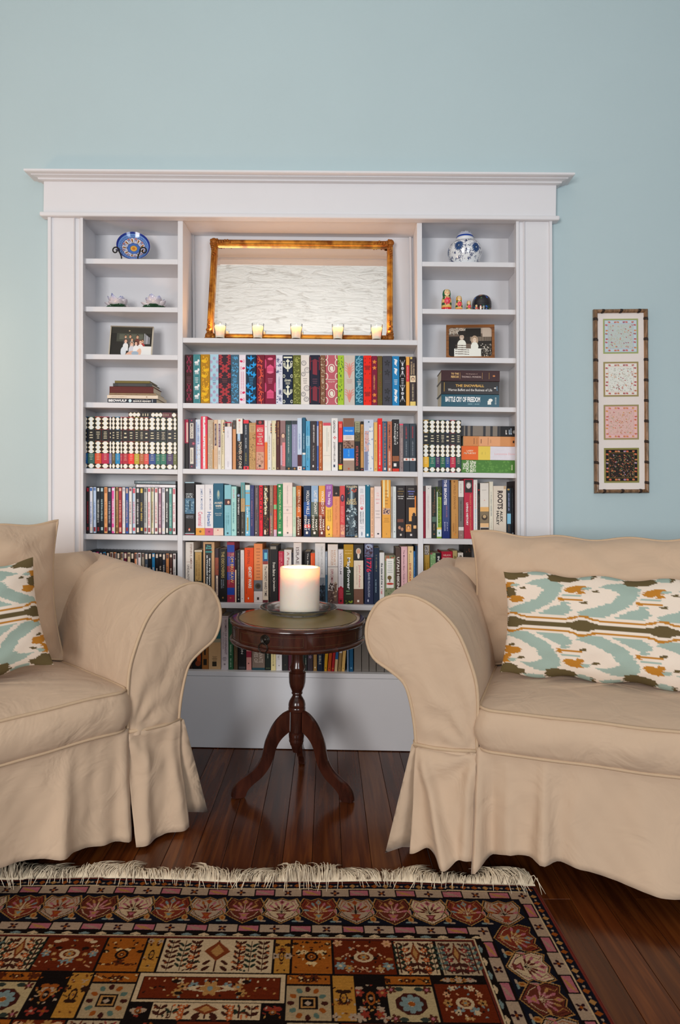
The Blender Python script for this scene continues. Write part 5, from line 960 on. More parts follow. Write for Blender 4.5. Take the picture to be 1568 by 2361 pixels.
# ------------------------------------------------------------------ things on the shelves
CER = vcol_mat('painted_glazed_ceramic', 0.12, spec=0.5, coat=0.3)
LACQ = vcol_mat('painted_lacquer', 0.18, spec=0.5, coat=0.4)
PRINTM = vcol_mat('printed_picture', 0.45)
IRON = mat('16120f', 0.45, noise=0.05, name='black_iron')
def spin(name, prof, cv, mt, parent=None, n=96, sub=6, loc=(0, 0, 0), th0=-math.pi / 2, k=K):
    # painted surface of revolution; canvas u = angle around from the back, v = 0 at the top
    pr = [(p.x, p.y) for p in catmull([(a, b, 0) for a, b in prof], sub)]
    L = [0]
    for a, b in zip(pr[:-1], pr[1:]): L.append(L[-1] + math.hypot(b[0] - a[0], b[1] - a[1]))
    v = np.array(L) / L[-1]; n1 = n + 1
    th = np.linspace(0, 2 * math.pi, n1)
    P = np.zeros((len(pr), n1, 3)); R = np.array([max(1e-4, p[0]) for p in pr]); Z = np.array([p[1] for p in pr])
    P[..., 0] = R[:, None] * np.sin(th + math.pi)[None] * 1 + loc[0]; P[..., 1] = R[:, None] * -np.cos(th + math.pi)[None] + loc[1]; P[..., 2] = Z[:, None] + loc[2]
    o = grid_mesh(name, P, mt, parent)
    U = np.broadcast_to(th / (2 * math.pi), P.shape[:2]); Vv = np.broadcast_to((1 - v)[:, None], P.shape[:2])
    paint(o, cv.sample(U.ravel(), Vv.ravel()), k)
    return o
# ---- blue plate on an iron stand
zs = SH['L1'] + .0008; pc = atY(308, 566, .075)
t = tag(empty('display_plate', (pc.x, .09, zs)), 'round blue painted plate standing on the top left shelf', 'plate')
CVW, CVH = 720, 260; cv = Canvas(CVW, CVH, '2c4ca0')          # u angle, v: 0 centre ... 1 rim
cv.rect(0, 0, CVW, 26, 'c8762c'); cv.rect(0, 26, CVW, 52, 'dca848'); cv.rect(0, 52, CVW, 58, '20305c'); cv.rect(0, 58, CVW, 92, '4c78c0')
for k in range(24): cv.ell(15 + k * 30, 75, 12, 9, '1c3480', ring=.35)
cv.rect(0, 92, CVW, 100, '1c3480'); cv.rect(0, 100, CVW, 176, 'd0ccd0')
for k in range(9):
    x = 40 + k * 80
    cv.ell(x, 140, 34, 42, '1c3c94'); cv.ell(x, 140, 27, 37, 'd8d4d4'); cv.ell(x, 132, 8, 30, '28542c'); cv.ell(x + 8, 146, 7, 22, 'c06030')
    for j in range(5): cv.line([(x - 10, 118 + 9 * j), (x + 12, 124 + 9 * j)], 3, '2c5a30' if j % 2 else 'c86a38')
    cv.ell(x + 40, 166, 9, 9, 'b84838'); cv.ell(x + 33, 150, 5, 5, '14224c'); cv.ell(x + 47, 150, 5, 5, '14224c')
cv.rect(0, 176, CVW, 184, '16307c'); cv.rect(0, 184, CVW, 232, '6c94cc')
for k in range(36): cv.ell(10 + k * 20, 208, 8, 13, '1c3c94', .5, ring=.4); cv.ell(20 + k * 20, 196, 3, 3, '14224c')
cv.rect(0, 232, CVW, 260, '142c84')
R_ = 0.070; rr = np.linspace(0.0006, 1, 90); th = np.linspace(0, 2 * math.pi, 181); P = np.zeros((90, 181, 3))
hz = 0.020 * np.clip((rr - .38) / .62, 0, 1) ** 1.4
P[..., 0] = R_ * rr[:, None] * np.cos(th); P[..., 1] = R_ * rr[:, None] * np.sin(th); P[..., 2] = hz[:, None]
pl = grid_mesh('plate_face', P, CER, t); paint(pl, cv.sample(np.broadcast_to(th / 2 / math.pi, P.shape[:2]).ravel(), np.broadcast_to(rr[:, None], P.shape[:2]).ravel()))
pb = lathe('plate_back', [(.004, -.006), (.03, -.0055), (.031, -.009), (.035, -.009), (.036, -.005), (.055, .004), (.0702, .0185), (.0706, .0205), (.0698, .0206)], mat('c8c4c0', .2), t, 64, closed=False)
rot = Matrix.Translation((0, -.012, .072)) @ Matrix.Rotation(.22, 4, 'Z') @ Matrix.Rotation(math.radians(90 - 16), 4, 'X')
for o in (pl, pb): o.matrix_local = rot
st = empty('plate_stand', (pc.x, .09, zs)); tag(st, 'black wrought iron scroll stand holding the blue plate', 'plate stand')
for d in (-1, 1):
    pts = [(d * .022, .035, .004), (d * .026, -.03, .004), (d * .034, -.058, .0055), (d * .036, -.062, .02), (d * .046, -.064, .043)]
    for k in range(13): a = math.pi - k * .62; r_ = .0165 * (1 - k / 16); pts.append((d * (.060 - r_ * math.cos(math.pi - a) * 1.0), -.064, .043 + r_ * math.sin(math.pi - a)))
    tube('scroll_arm', catmull(pts, 4), .0028, IRON, st, 8)
tube('cross_bar', [(-.024, .0, .003), (.024, .0, .003)], .0025, IRON, st, 8); tube('back_rest', catmull([(-.022, .035, .003), (-.015, .045, .05), (.015, .045, .05), (.022, .035, .003)], 6), .0025, IRON, st, 8)

# ---- two porcelain lotus flowers
def petal_grid(L, wd, curl, tip, nu=8, nv=7):
    P = np.zeros((nu, nv, 3)); C = np.zeros((nu, nv, 3)); a, b = np.array(rgb('d8cccc')), np.array(rgb(tip))
    for i in range(nu):
        s = i / (nu - 1); wv = wd * (math.sin(math.pi * min(1, s * .92 + .1)) ** .7)
        for j in range(nv):
            q = (j / (nv - 1)) * 2 - 1
            P[i, j] = (q * wv, L * (s * .8 - .15 * curl * s * s), L * (.25 * s + curl * s * s * .7) + abs(q) ** 2 * wv * .55); f = max(0, (s - .68) / .32) ** 1.3
            C[i, j] = a * (1 - f) + b * f
    return P, C
PM = {}
for name, L, wd, curl, tip in (('outer', .050, .016, .35, 'b0a8b4'), ('mid', .042, .015, .85, '98a0c8'), ('inner', .032, .013, 1.35, '5c74b8'), ('leaf', .052, .02, .05, '1c3c24')):
    P, Cc = petal_grid(L, wd, curl, tip); o = grid_mesh('petal', P, CER)
    if name == 'leaf': Cc[:] = np.array(rgb('1e4428'))
    paint(o, Cc.reshape(-1, 3)); sol = o.modifiers.new('thick', 'SOLIDIFY'); sol.thickness = .0012; PM[name] = o.data; bpy.data.objects.remove(o)
def lotus(xp, label, sd):
    p = atY(xp, 700, .075); t = tag(empty('lotus_flower', (p.x, .075, SH['L2'] + .0008)), label, 'flower figurine', 'porcelain lotus flowers'); rn = random.Random(sd)
    for nm, cnt, z, rad in (('leaf', 6, .002, .004), ('outer', 8, .006, .004), ('mid', 7, .011, .003), ('inner', 5, .016, .002)):
        for k in range(cnt):
            a = 2 * math.pi * (k + rn.random() * .3) / cnt + len(nm)
            o = bpy.data.objects.new('leaf' if nm == 'leaf' else 'petal', PM[nm]); COL.objects.link(o); o.parent = t
            o.location = (-math.sin(a) * rad, math.cos(a) * rad, z); o.rotation_euler = (rn.uniform(-.12, .12), 0, a); sc = rn.uniform(.95, 1.18) * (1.25 if nm != 'leaf' else 1.0); o.scale = (sc, sc, sc)
            m2 = o.modifiers.new('thick', 'SOLIDIFY'); m2.thickness = .0012
    lathe('base', [(.018, 0), (.02, .002), (.012, .006), (.012, .018), (.006, .024), (.001, .026)], mat('c8bcb8', .15), t, 20)
lotus(271, 'white porcelain lotus with blue petal tips, left one of the pair', 1); lotus(356.5, 'white porcelain lotus with blue petal tips, right one of the pair', 2)

# ---- framed snapshots
def photo_frame(name, label, q, zs, Yf, fw, fmat, cv, tilt, W_=150, rz=0.0, thick=.012, inner=None, corner=0.0):
    (x0, y0), (x1, y1) = q
    a, b = atY(x0, y0, Yf + .03), atY(x1, y0, Yf + .03); wd = b.x - a.x; hg = (a.z + b.z) / 2 - zs
    hg = hg / math.cos(tilt)
    t = tag(empty(name, ((a.x + b.x) / 2, Yf, zs), rz), label, 'photo frame')
    piv = empty  # frame parts are built leaning back about the foot
    def pt(x, z, y): return (x, y * math.cos(tilt) + z * math.sin(tilt), z * math.cos(tilt) - y * math.sin(tilt) + thick * math.sin(tilt))
    hw = wd / 2
    O = [(-hw, 0), (hw, 0), (hw, hg), (-hw, hg)]; I = [(-hw + fw, fw), (hw - fw, fw), (hw - fw, hg - fw), (-hw + fw, hg - fw)]
    if corner:
        I = []
        for cx, cz, a0 in ((hw - fw - corner, hg - fw - corner, 0), (-hw + fw + corner, hg - fw - corner, 90), (-hw + fw + corner, fw + corner, 180), (hw - fw - corner, fw + corner, 270)):
            for k in range(7): an = math.radians(a0 + 15 * k); I.append((cx + corner * math.cos(an), cz + corner * math.sin(an)))
        Ob = []
        for x, z in I:
            s_ = min(hw / abs(x) if abs(x) > 1e-6 else 9, (hg / 2) / abs(z - hg / 2) if abs(z - hg / 2) > 1e-6 else 9); Ob.append((x * s_, hg / 2 + (z - hg / 2) * s_))
        # put the true corners in
        for ci, k in ((3, 0), (10, 1), (17, 2), (24, 3)): Ob[ci] = [(hw, hg), (-hw, hg), (-hw, 0), (hw, 0)][k]
        O = Ob
    n = len(O); V = [pt(x, z, 0) for x, z in O] + [pt(x, z, 0) for x, z in I] + [pt(x, z, thick) for x, z in O] + [pt(x, z, thick * .6) for x, z in I]
    Fc = []
    for k in range(n):
        j = (k + 1) % n; Fc += [(k, j, n + j, n + k), (n + k, n + j, 3 * n + j, 3 * n + k), (2 * n + k, 2 * n + j, j, k)]
    Fc.append(tuple(2 * n + k for k in range(n)))
    mesh('frame', V, Fc, fmat, t)
    Hn = int(W_ * hg / wd); X, Z = np.meshgrid(np.linspace(-hw + fw * .9, hw - fw * .9, W_), np.linspace(hg - fw * .9, fw * .9, Hn)); P = np.zeros((Hn, W_, 3)); y = thick * .55
    P[..., 0] = X; P[..., 1] = y * math.cos(tilt) + Z * math.sin(tilt); P[..., 2] = Z * math.cos(tilt) - y * math.sin(tilt) + thick * math.sin(tilt)
    o = grid_mesh('photograph', P, PRINTM, t); uu, vv = np.meshgrid(np.linspace(0, 1, W_), np.linspace(0, 1, Hn)); paint(o, cv.sample(uu.ravel(), vv.ravel()))
    # back strut
    mesh('strut', [pt(-.015, hg * .75, thick), pt(.015, hg * .75, thick), (.02, min(hg * .32 + thick, .13 - Yf), 0.0005), (-.02, min(hg * .32 + thick, .13 - Yf), 0.0005), pt(-.015, hg * .72, thick), pt(.015, hg * .72, thick), (.02, min(hg * .32 + thick, .13 - Yf) - .003, 0.0005), (-.02, min(hg * .32 + thick, .13 - Yf) - .003, 0.0005)], HEX, flat('14110f', .6), t)
    return t
def person(c, x, y, s, shirt, skin='d8a890', hair='3c2c24', arms=True):
    c.ell(x, y + s * 2.0, s * 1.15, s * 1.3, shirt); c.rect(x - s * 1.1, y + s * 2.0, x + s * 1.1, y + s * 3.8, shirt)
    c.ell(x, y - s * .15, s * .72, s * .85, hair); c.ell(x, y + s * .1, s * .56, s * .72, skin)
    c.ell(x - s * .2, y, s * .1, s * .07, '3a2620'); c.ell(x + s * .2, y, s * .1, s * .07, '3a2620'); c.ell(x, y + s * .4, s * .24, s * .08, 'e8dcd4')
c = Canvas(300, 190, '2a2824'); c.rect(0, 0, 300, 40, '38362f'); c.rect(40, 40, 250, 95, '44463c'); c.rect(60, 46, 230, 80, '5a5c50')
c.ell(130, 22, 5, 4, 'c0a888')
for k in range(5): c.rect(240 + k * 9, 40 + 6 * k, 244 + k * 9, 110, 'c0c0c8')
for x, y, s, sh, h in ((105, 62, 13, '4c4c50', '1c1814'), (138, 60, 14, '54504c', '2c2018'), (190, 62, 15, '6c3c34', '2c2420'), (152, 82, 13, 'b8a8a0', '3c2c20'), (228, 92, 15, 'a83c3c', '4c3424')): person(c, x, y, s, sh, 'c89878', h)
for x, y, s, sh, h in ((108, 92, 17, 'd8d8d8', '5a4030'), (215, 98, 17, 'e0dcd8', '6c5038'), (152, 112, 16, 'c8c8d0', '7c5c40'), (183, 106, 16, 'e4e0e0', '2c241c')): person(c, x, y, s, sh, 'e0b098', h)
c.rect(215, 125, 300, 190, 'e0dedc'); c.ell(140, 178, 34, 16, 'd8a890', -.5); c.ell(205, 172, 18, 34, 'dcb098', .3); c.ell(95, 160, 20, 30, 'd0d4d8'); c.ell(180, 172, 26, 14, '9cacbc')
SILV = mat('c8c0b0', .22, metal=.9, noise=.03, name='silver_gilt_metal')
photo_frame('photo_frame', 'thin silver framed colour snapshot of a seated group', ((257.5, 753.5), (355, 753.5)), SH['L3'] + .0008, .045, .0045, SILV, c, .2, 160, .06)
c = Canvas(300, 200, '6c5c50'); c.rect(0, 0, 300, 40, 'a89888'); c.rect(0, 60, 300, 110, '2c2622'); c.rect(110, 5, 225, 62, '24201c'); c.rect(235, 0, 300, 62, 'b8a898'); c.rect(150, 62, 300, 90, '8c7c6c')
for k in range(14): c.rect(190 + 8 * k, 64, 194 + 8 * k, 92, '3c342e')
c.rect(0, 70, 60, 200, '201c1a'); c.rect(200, 95, 300, 200, '2a2622')
rn = random.Random(5)
for _ in range(90): c.ell(rn.uniform(225, 295), rn.uniform(110, 200), rn.uniform(1.5, 4), rn.uniform(1.5, 4), rn.choice(('d8d0c4', '8c8478', '4c463f')))
for _ in range(60): c.ell(rn.uniform(0, 120), rn.uniform(0, 50), rn.uniform(1.5, 5), rn.uniform(1.5, 3), rn.choice(('e8e0d4', '3c342e')))
person(c, 92, 62, 26, 'e8ded2', 'c8b09c', '2a2420'); c.rect(40, 140, 150, 200, 'ece2d6'); c.ell(92, 36, 28, 16, '2a2420')
for k in range(5): c.line([(50, 118 + 14 * k), (140, 122 + 14 * k)], 4.5, '5c4c42')
c.ell(180, 88, 24, 34, 'b09880'); person(c, 180, 82, 22, 'eae0d4', 'dcc4ae', 'a08870'); c.rect(150, 140, 225, 200, 'ece2d6')
TEAK = wood('orange_teak', (.14, .045, .012), (.24, .085, .02), (.32, .12, .03), .32, (3, 3, 30), .25, .05)
photo_frame('photo_frame', 'orange wooden framed black and white photograph of a smiling couple', ((1028, 750.5), (1137.5, 752)), SH['R3'] + .0008, .04, .011, TEAK, c, .16, 170, -.08, .014, None, .012)

# ---- blue and white ginger jar
p = atY(1072, 565, .07); zj = SH['R1'] + .0008; HJ = .157
t = tag(empty('ginger_jar', (p.x, .073, zj)), 'blue and white lidded porcelain ginger jar with flowers', 'jar')
cv = Canvas(900, 340, 'd8dadc'); NV = '1c2c60'; rn = random.Random(3)
cv.rect(0, 312, 900, 340, '20407c')
for k in range(60): cv.ell(8 + 15 * k, 312, 9, 7, 'd8dadc')
for _ in range(330):
    x, y = rn.uniform(0, 900), rn.uniform(24, 278); q = rn.uniform(4, 8)
    if rn.random() < .5: cv.ell(x, y, q, q * .62, NV, rn.random() * 3)
    else:
        a = rn.random() * 6.3
        for j in range(3): cv.ell(x + math.cos(a + j * 2.1) * 8, y + math.sin(a + j * 2.1) * 8, 7, 4.5, NV, a + j * 2.1)
for k in range(8): x = 56 + 112 * k; cv.line([(x - 40, 250), (x - 10, 180), (x + 25, 120), (x + 50, 60)], 2.5, NV)
for k in range(6):
    x, y = 75 + 150 * k, 128 + (k % 2) * 14
    cv.ell(x, y, 44, 52, 'd8dadc')
    for j in range(14): a = 2 * math.pi * j / 14; cv.ell(x + math.cos(a) * 24, y + math.sin(a) * 30, 20, 8, '1e4070', a)
    cv.ell(x, y, 14, 16, '163458'); cv.ell(x, y, 5, 6, 'c0ccd4')
spin('jar_body', [(.030, 0), (.046, .001), (.050, .005), (.060, .022), (.070, .050), (.0725, .070), (.067, .090), (.052, .106), (.036, .113)], cv, CER, t, 180, 8)
cv = Canvas(600, 120, 'd8dadc'); cv.rect(0, 78, 600, 98, '24489c'); cv.rect(0, 66, 600, 70, '24489c')
for _ in range(60): cv.ell(rn.uniform(0, 600), rn.uniform(4, 60), rn.uniform(5, 10), rn.uniform(3, 5), NV, rn.random() * 3)
spin('lid', [(.036, .1135), (.0378, .114), (.0378, .127), (.036, .131), (.030, .144), (.017, .1535), (.0008, HJ)], cv, CER, t, 120, 6)

# ---- nesting dolls and lacquer box
def doll(xp, wpx, ytop, label, scarf, Yd=.05, seed=0):
    pa = atY(xp, ytop, Yd); h = pa.z - SH['R2']; r_ = wpx / 2 / F * (2.69 + Yd)
    t = tag(empty('nesting_doll', (pa.x, Yd, SH['R2'] + .0008)), label, 'doll', 'nesting dolls on right shelf')
    cv = Canvas(480, 320, 'c8141c'); cv.rect(0, 0, 480, 130, scarf); cv.rect(0, 118, 480, 136, '1c3420'); cv.rect(0, 130, 480, 255, 'd8b878')
    cv.ell(240, 70, 66, 58, '2c1c14'); cv.ell(240, 76, 56, 52, 'e8c490')
    cv.ell(222, 66, 8, 5, '3a241c'); cv.ell(258, 66, 8, 5, '3a241c'); cv.line([(212, 56), (230, 54)], 3, '3a241c'); cv.line([(250, 54), (268, 56)], 3, '3a241c')
    cv.ell(210, 88, 10, 8, 'd84840'); cv.ell(270, 88, 10, 8, 'd84840'); cv.ell(240, 98, 10, 5, 'c02c2c')
    cv.ell(180, 150, 26, 20, '1c5c30', .5); cv.ell(300, 150, 26, 20, '1c5c30', -.5); cv.ell(176, 225, 34, 22, '1c4c2c'); cv.ell(310, 225, 34, 22, '1c4c2c')
    cv.flower(240, 190, 52, 7, 'd82c44', 'e86878'); cv.ell(292, 160, 16, 14, 'd83030'); cv.line([(240, 210), (200, 262)], 5, '1c5c30')
    cv.rect(0, 255, 480, 262, 'e0b048')
    spin('doll_body', [(r_ * .80, 0), (r_ * .9, h * .03), (r_, h * .28), (r_ * .95, h * .5), (r_ * .80, h * .64), (r_ * .76, h * .70), (r_ * .80, h * .80), (r_ * .66, h * .93), (r_ * .34, h * .985), (r_ * .01, h)], cv, LACQ, t, 96, 6)
    return t
doll(1030, 24, 667.6, 'tallest nesting doll with green headscarf and red rose', '1c6c44', .05)
doll(1058.4, 17, 682.5, 'second tallest nesting doll with yellow headscarf', 'd8a41c', .05)
doll(1081, 12, 693.6, 'third nesting doll with pale headscarf', 'd0b078', .05)
doll(1098.5, 6.6, 702.8, 'tiniest nesting doll in front of dark lacquer box', 'd8b888', .035)
pa = atY(1111, 681, .1); h = pa.z - SH['R2']; r_ = 22.4 / F * 2.79
t = tag(empty('lacquer_box', (pa.x, .1, SH['R2'] + .0008)), 'rounded black lacquer box painted with blue flowers', 'box')
cv = Canvas(600, 200, '14141c'); rn = random.Random(8)
for k in range(10):
    x = 30 + 60 * k
    for j in range(6): a = rn.random() * 6.3; cv.ell(x + math.cos(a) * 14, 95 + math.sin(a) * 40, 13, 6, ('1c4cb8', '2868c8', '1c7048', '1c3c90')[j % 4] if k % 2 else ('8c5430', 'a04030', '3c6c3c', 'b07c3c')[j % 4], a)
    cv.ell(x, 95, 6, 6, '78a0d8' if k % 2 else 'c88c4c')
    for j in range(3): cv.ell(x + 25, 40 + 22 * j, 8, 3, '206848', rn.random() * 3)
spin('box_body', [(r_ * .7, 0), (r_ * .86, h * .06), (r_ * .995, h * .34), (r_ * 1.0, h * .5)], cv, LACQ, t, 110, 10)
spin('box_lid', [(r_ * 1.005, h * .505), (r_ * .97, h * .66), (r_ * .82, h * .84), (r_ * .55, h * .95), (r_ * .25, h * .99), (r_ * .01, h)], cv, LACQ, t, 110, 10)

# ------------------------------------------------------------------ gilt mirror leaning in the niche
zc = SH['C0']; bl, br = atY(476.5, 781, .062), atY(906, 785, .062); ztp = atY(696, 559, .145).z
mw = br.x - bl.x; lean = math.atan2(.083, ztp - zc); mh = (ztp - zc) / math.cos(lean) - .004
mr = tag(empty('mirror', ((bl.x + br.x) / 2, .060, zc)), 'wide rectangular mirror in ornate gilt frame leaning in the niche', 'mirror')
tiltM = Matrix.Translation((0, 0, .006)) @ Matrix.Rotation(-lean, 4, 'X')
GILT = bpy.data.materials.new('antique_gilt'); GILT.use_nodes = True
nt = GILT.node_tree; b = nt.nodes['Principled BSDF']; b.inputs['Metallic'].default_value = .75; b.inputs['Roughness'].default_value = .34
tc = nt.nodes.new('ShaderNodeTexCoord'); nn = nt.nodes.new('ShaderNodeTexNoise'); nn.inputs['Scale'].default_value = 26; nn.inputs['Detail'].default_value = 6
cr = nt.nodes.new('ShaderNodeValToRGB'); cr.color_ramp.elements[0].position = .32; cr.color_ramp.elements[0].color = (.30, .10, .02, 1); cr.color_ramp.elements[1].position = .6; cr.color_ramp.elements[1].color = (.78, .40, .07, 1)
for a_, b_ in ((tc.outputs['Object'], nn.inputs['Vector']), (nn.outputs['Fac'], cr.inputs[0]), (cr.outputs[0], b.inputs['Base Color'])): nt.links.new(a_, b_)
GILTD = mat('8a5420', .5, metal=.5, noise=.35, scale=60, name='dark_gilt_ornament')
fw = .026; secs = [(0, 0.004), (.001, -.012), (.004, -.018), (.009, -.02), (.013, -.016), (.016, -.019), (.021, -.015), (.025, -.010), (.0255, -.008), (.026, -.001), (.026, .004)]
hw = mw / 2
def bar(A, Bq, inn):
    # moulded bar from corner A to B, inward direction inn (2D), mitred
    n = len(secs); V = []
    d = Vector((Bq[0] - A[0], Bq[1] - A[1])).normalized()
    for P0_, s_ in ((A, 1), (Bq, -1)):
        for o_, y_ in secs: V.append((P0_[0] + inn[0] * o_ + d.x * o_ * s_, y_, P0_[1] + inn[1] * o_ + d.y * o_ * s_))
    Fc = [(i, i + 1, n + i + 1, n + i) for i in range(n - 1)] + [(0, n, 2 * n - 1, n - 1)]
    o = mesh('frame_side', V, Fc, GILT, mr); auto_smooth(o, .9); o.matrix_local = tiltM
cs = [(-hw, 0), (hw, 0), (hw, mh), (-hw, mh)]
for k, inn in enumerate(((0, 1), (-1, 0), (0, -1), (1, 0))): bar(cs[k], cs[(k + 1) % 4], inn)
gi = [(-hw + fw - .002, fw - .002), (hw - fw + .002, fw - .002), (hw - fw + .002, mh - fw + .002), (-hw + fw - .002, mh - fw + .002)]; bv = .018
gj = [(gi[0][0] + bv, gi[0][1] + bv), (gi[1][0] - bv, gi[1][1] + bv), (gi[2][0] - bv, gi[2][1] - bv), (gi[3][0] + bv, gi[3][1] - bv)]
MIR = mat('f4f4f2', .015, k=1.0, metal=1.0, noise=0, name='mirror_silvering')
o = mesh('mirror_glass', [(x, .0005, z) for x, z in gi] + [(x, -.0008, z) for x, z in gj] + [(x, .004, z) for x, z in gi], [(0, 1, 5, 4), (1, 2, 6, 5), (2, 3, 7, 6), (3, 0, 4, 7), (4, 5, 6, 7), (8, 11, 10, 9), (0, 8, 9, 1), (1, 9, 10, 2), (2, 10, 11, 3), (3, 11, 8, 0)], MIR, mr); o.matrix_local = tiltM
box('backing', (0, .007, mh / 2), (mw - .01, .005, mh - .01), flat('3c2c20', .8), mr).matrix_local = tiltM
rn = random.Random(2)
for cx, cz, sx, sz in ((-hw, 0, 1, 1), (hw, 0, -1, 1), (hw, mh, -1, -1), (-hw, mh, 1, -1)):
    V, Fc = [], []
    def blob(x, z, rx, rz, y0=-.02, h=.008):
        base = len(V)
        for i in range(5):
            ph = i / 4 * math.pi / 2
            for k in range(10): a = 2 * math.pi * k / 10; V.append((x + rx * math.cos(ph) * math.cos(a), y0 + .004 - h * math.sin(ph), z + rz * math.cos(ph) * math.sin(a)))
        for i in range(4):
            for k in range(10): Fc.append((base + i * 10 + k, base + i * 10 + (k + 1) % 10, base + (i + 1) * 10 + (k + 1) % 10, base + (i + 1) * 10 + k))
    blob(cx + sx * .012, cz + sz * .012, .016, .016, h=.012)
    for k in range(6): q = .028 + k * .011; blob(cx + sx * q, cz + sz * (.012 + rn.uniform(-.005, .005)), .008 - k * .0006, .010 - k * .0008); blob(cx + sx * (.012 + rn.uniform(-.005, .005)), cz + sz * q, .010 - k * .0008, .008 - k * .0006)
    for k in range(8): blob(cx + sx * rn.uniform(0, .032), cz + sz * rn.uniform(0, .032), .006, .006, -.022)
    o = mesh('corner_ornament', V, Fc, GILTD, mr, True); o.matrix_local = tiltM

# ------------------------------------------------------------------ tea lights
def glass_mat(name='clear_glass', rough=0.0, col=(1, 1, 1, 1)):
    mt = bpy.data.materials.new(name); mt.use_nodes = True; b = mt.node_tree.nodes['Principled BSDF']
    b.inputs['Transmission Weight'].default_value = 1; b.inputs['Roughness'].default_value = rough; b.inputs['IOR'].default_value = 1.47; b.inputs['Base Color'].default_value = col
    return mt
GLASS = glass_mat()
THIN = bpy.data.materials.new('thin_clear_glass'); THIN.use_nodes = True
nt = THIN.node_tree; nt.nodes.remove(nt.nodes['Principled BSDF']); tr = nt.nodes.new('ShaderNodeBsdfTransparent'); tr.inputs[0].default_value = (.97, .98, .98, 1); gl = nt.nodes.new('ShaderNodeBsdfGlossy'); gl.inputs['Roughness'].default_value = .03
lw = nt.nodes.new('ShaderNodeLayerWeight'); lw.inputs[0].default_value = .07; mxs = nt.nodes.new('ShaderNodeMixShader')
for a_, b_ in ((lw.outputs['Fresnel'], mxs.inputs[0]), (tr.outputs[0], mxs.inputs[1]), (gl.outputs[0], mxs.inputs[2]), (mxs.outputs[0], nt.nodes['Material Output'].inputs[0])): nt.links.new(a_, b_)
def wax_mat(name, col, rad, scale):
    mt = bpy.data.materials.new(name); mt.use_nodes = True; b = mt.node_tree.nodes['Principled BSDF']
    b.inputs['Base Color'].default_value = col; b.inputs['Subsurface Weight'].default_value = 1; b.inputs['Subsurface Radius'].default_value = rad; b.inputs['Subsurface Scale'].default_value = scale; b.inputs['Roughness'].default_value = .45
    return mt
WAX = wax_mat('ivory_wax', (.88, .78, .68, 1), (1.0, .72, .5), .03)
WAXV = wax_mat('votive_wax', (.92, .80, .66, 1), (1.0, .8, .6), .03)
FLAME = bpy.data.materials.new('flame'); FLAME.use_nodes = True
b = FLAME.node_tree.nodes['Principled BSDF']; b.inputs['Emission Color'].default_value = (1.0, .62, .25, 1); b.inputs['Emission Strength'].default_value = 8; b.inputs['Base Color'].default_value = (1, .7, .3, 1)
def flame_mesh(nm, x, y, z, h, parent): return lathe(nm, [(.0004, 0), (h * .13, h * .15), (h * .16, h * .32), (h * .1, h * .62), (.0003, h)], FLAME, parent, 12, (x, y, z))
for k, (xp, lab) in enumerate(((507.2, 'leftmost'), (594.4, 'second'), (683, 'middle'), (779, 'fourth'), (868.4, 'rightmost'))):
    p = atY(xp, 765, .03); lab2 = {'leftmost': 'lit tea light in clear glass cup, leftmost of the five before the mirror', 'second': 'lit tea light in clear glass cup, second from left before the mirror', 'middle': 'lit tea light in clear glass cup, middle one of five before the mirror', 'fourth': 'lit tea light in clear glass cup, fourth from left before the mirror', 'rightmost': 'lit tea light in clear glass cup, rightmost of the five before the mirror'}[lab]
    t = tag(empty('tea_light', (p.x, .031, zc)), lab2, 'candle', 'tea lights before the mirror')
    lathe('glass_cup', [(.001, .0003), (.0195, .0003), (.0215, .003), (.0258, .069), (.0252, .0695), (.0240, .069), (.0199, .006), (.001, .0055)], THIN, t, 32, closed=False)
    lathe('wax', [(.001, .0062), (.0196, .0066), (.0234, .057), (.0205, .0585), (.012, .0572), (.001, .0568)], WAXV, t, 28, closed=False)
    tube('wick', [(0, 0, .0565), (.0005, 0, .060)], .0006, flat('1a1412'), t, 6); flame_mesh('flame', 0, 0, .059, .012, t)
    l = point('tea_light_glow', (0, 0, .0665), .60, (1.0, .50, .20), .007); l.parent = t
# ------------------------------------------------------------------ framed textile panel on the wall
def px3(x, y, Y): return atY(x, y, Y)
tl, tr_, bl_, br_ = px3(1369, 711, -.02), px3(1495, 711, -.02), px3(1375, 1138, -.02), px3(1500, 1136.5, -.02)
pcx, pcz = (tl.x + tr_.x + bl_.x + br_.x) / 4, (tl.z + tr_.z + bl_.z + br_.z) / 4
PWD = ((tr_ - tl).length + (br_ - bl_).length) / 2; PHT = ((tl - bl_).length + (tr_ - br_).length) / 2
pic = tag(empty('picture', (pcx, -.001, pcz)), 'tall narrow framed set of four square patterned prints hanging on blue wall', 'picture'); pic.rotation_euler = (0, -.0205, 0)
FRW = wood('bamboo_frame', (.10, .05, .022), (.22, .12, .06), (.36, .2, .11), .35, (30, 30, 6), .3, .12)
WRAP = mat('2e2018', .5, noise=.2, scale=200, name='dark_bamboo_node')
hw, hh, fb = PWD / 2, PHT / 2, .0165
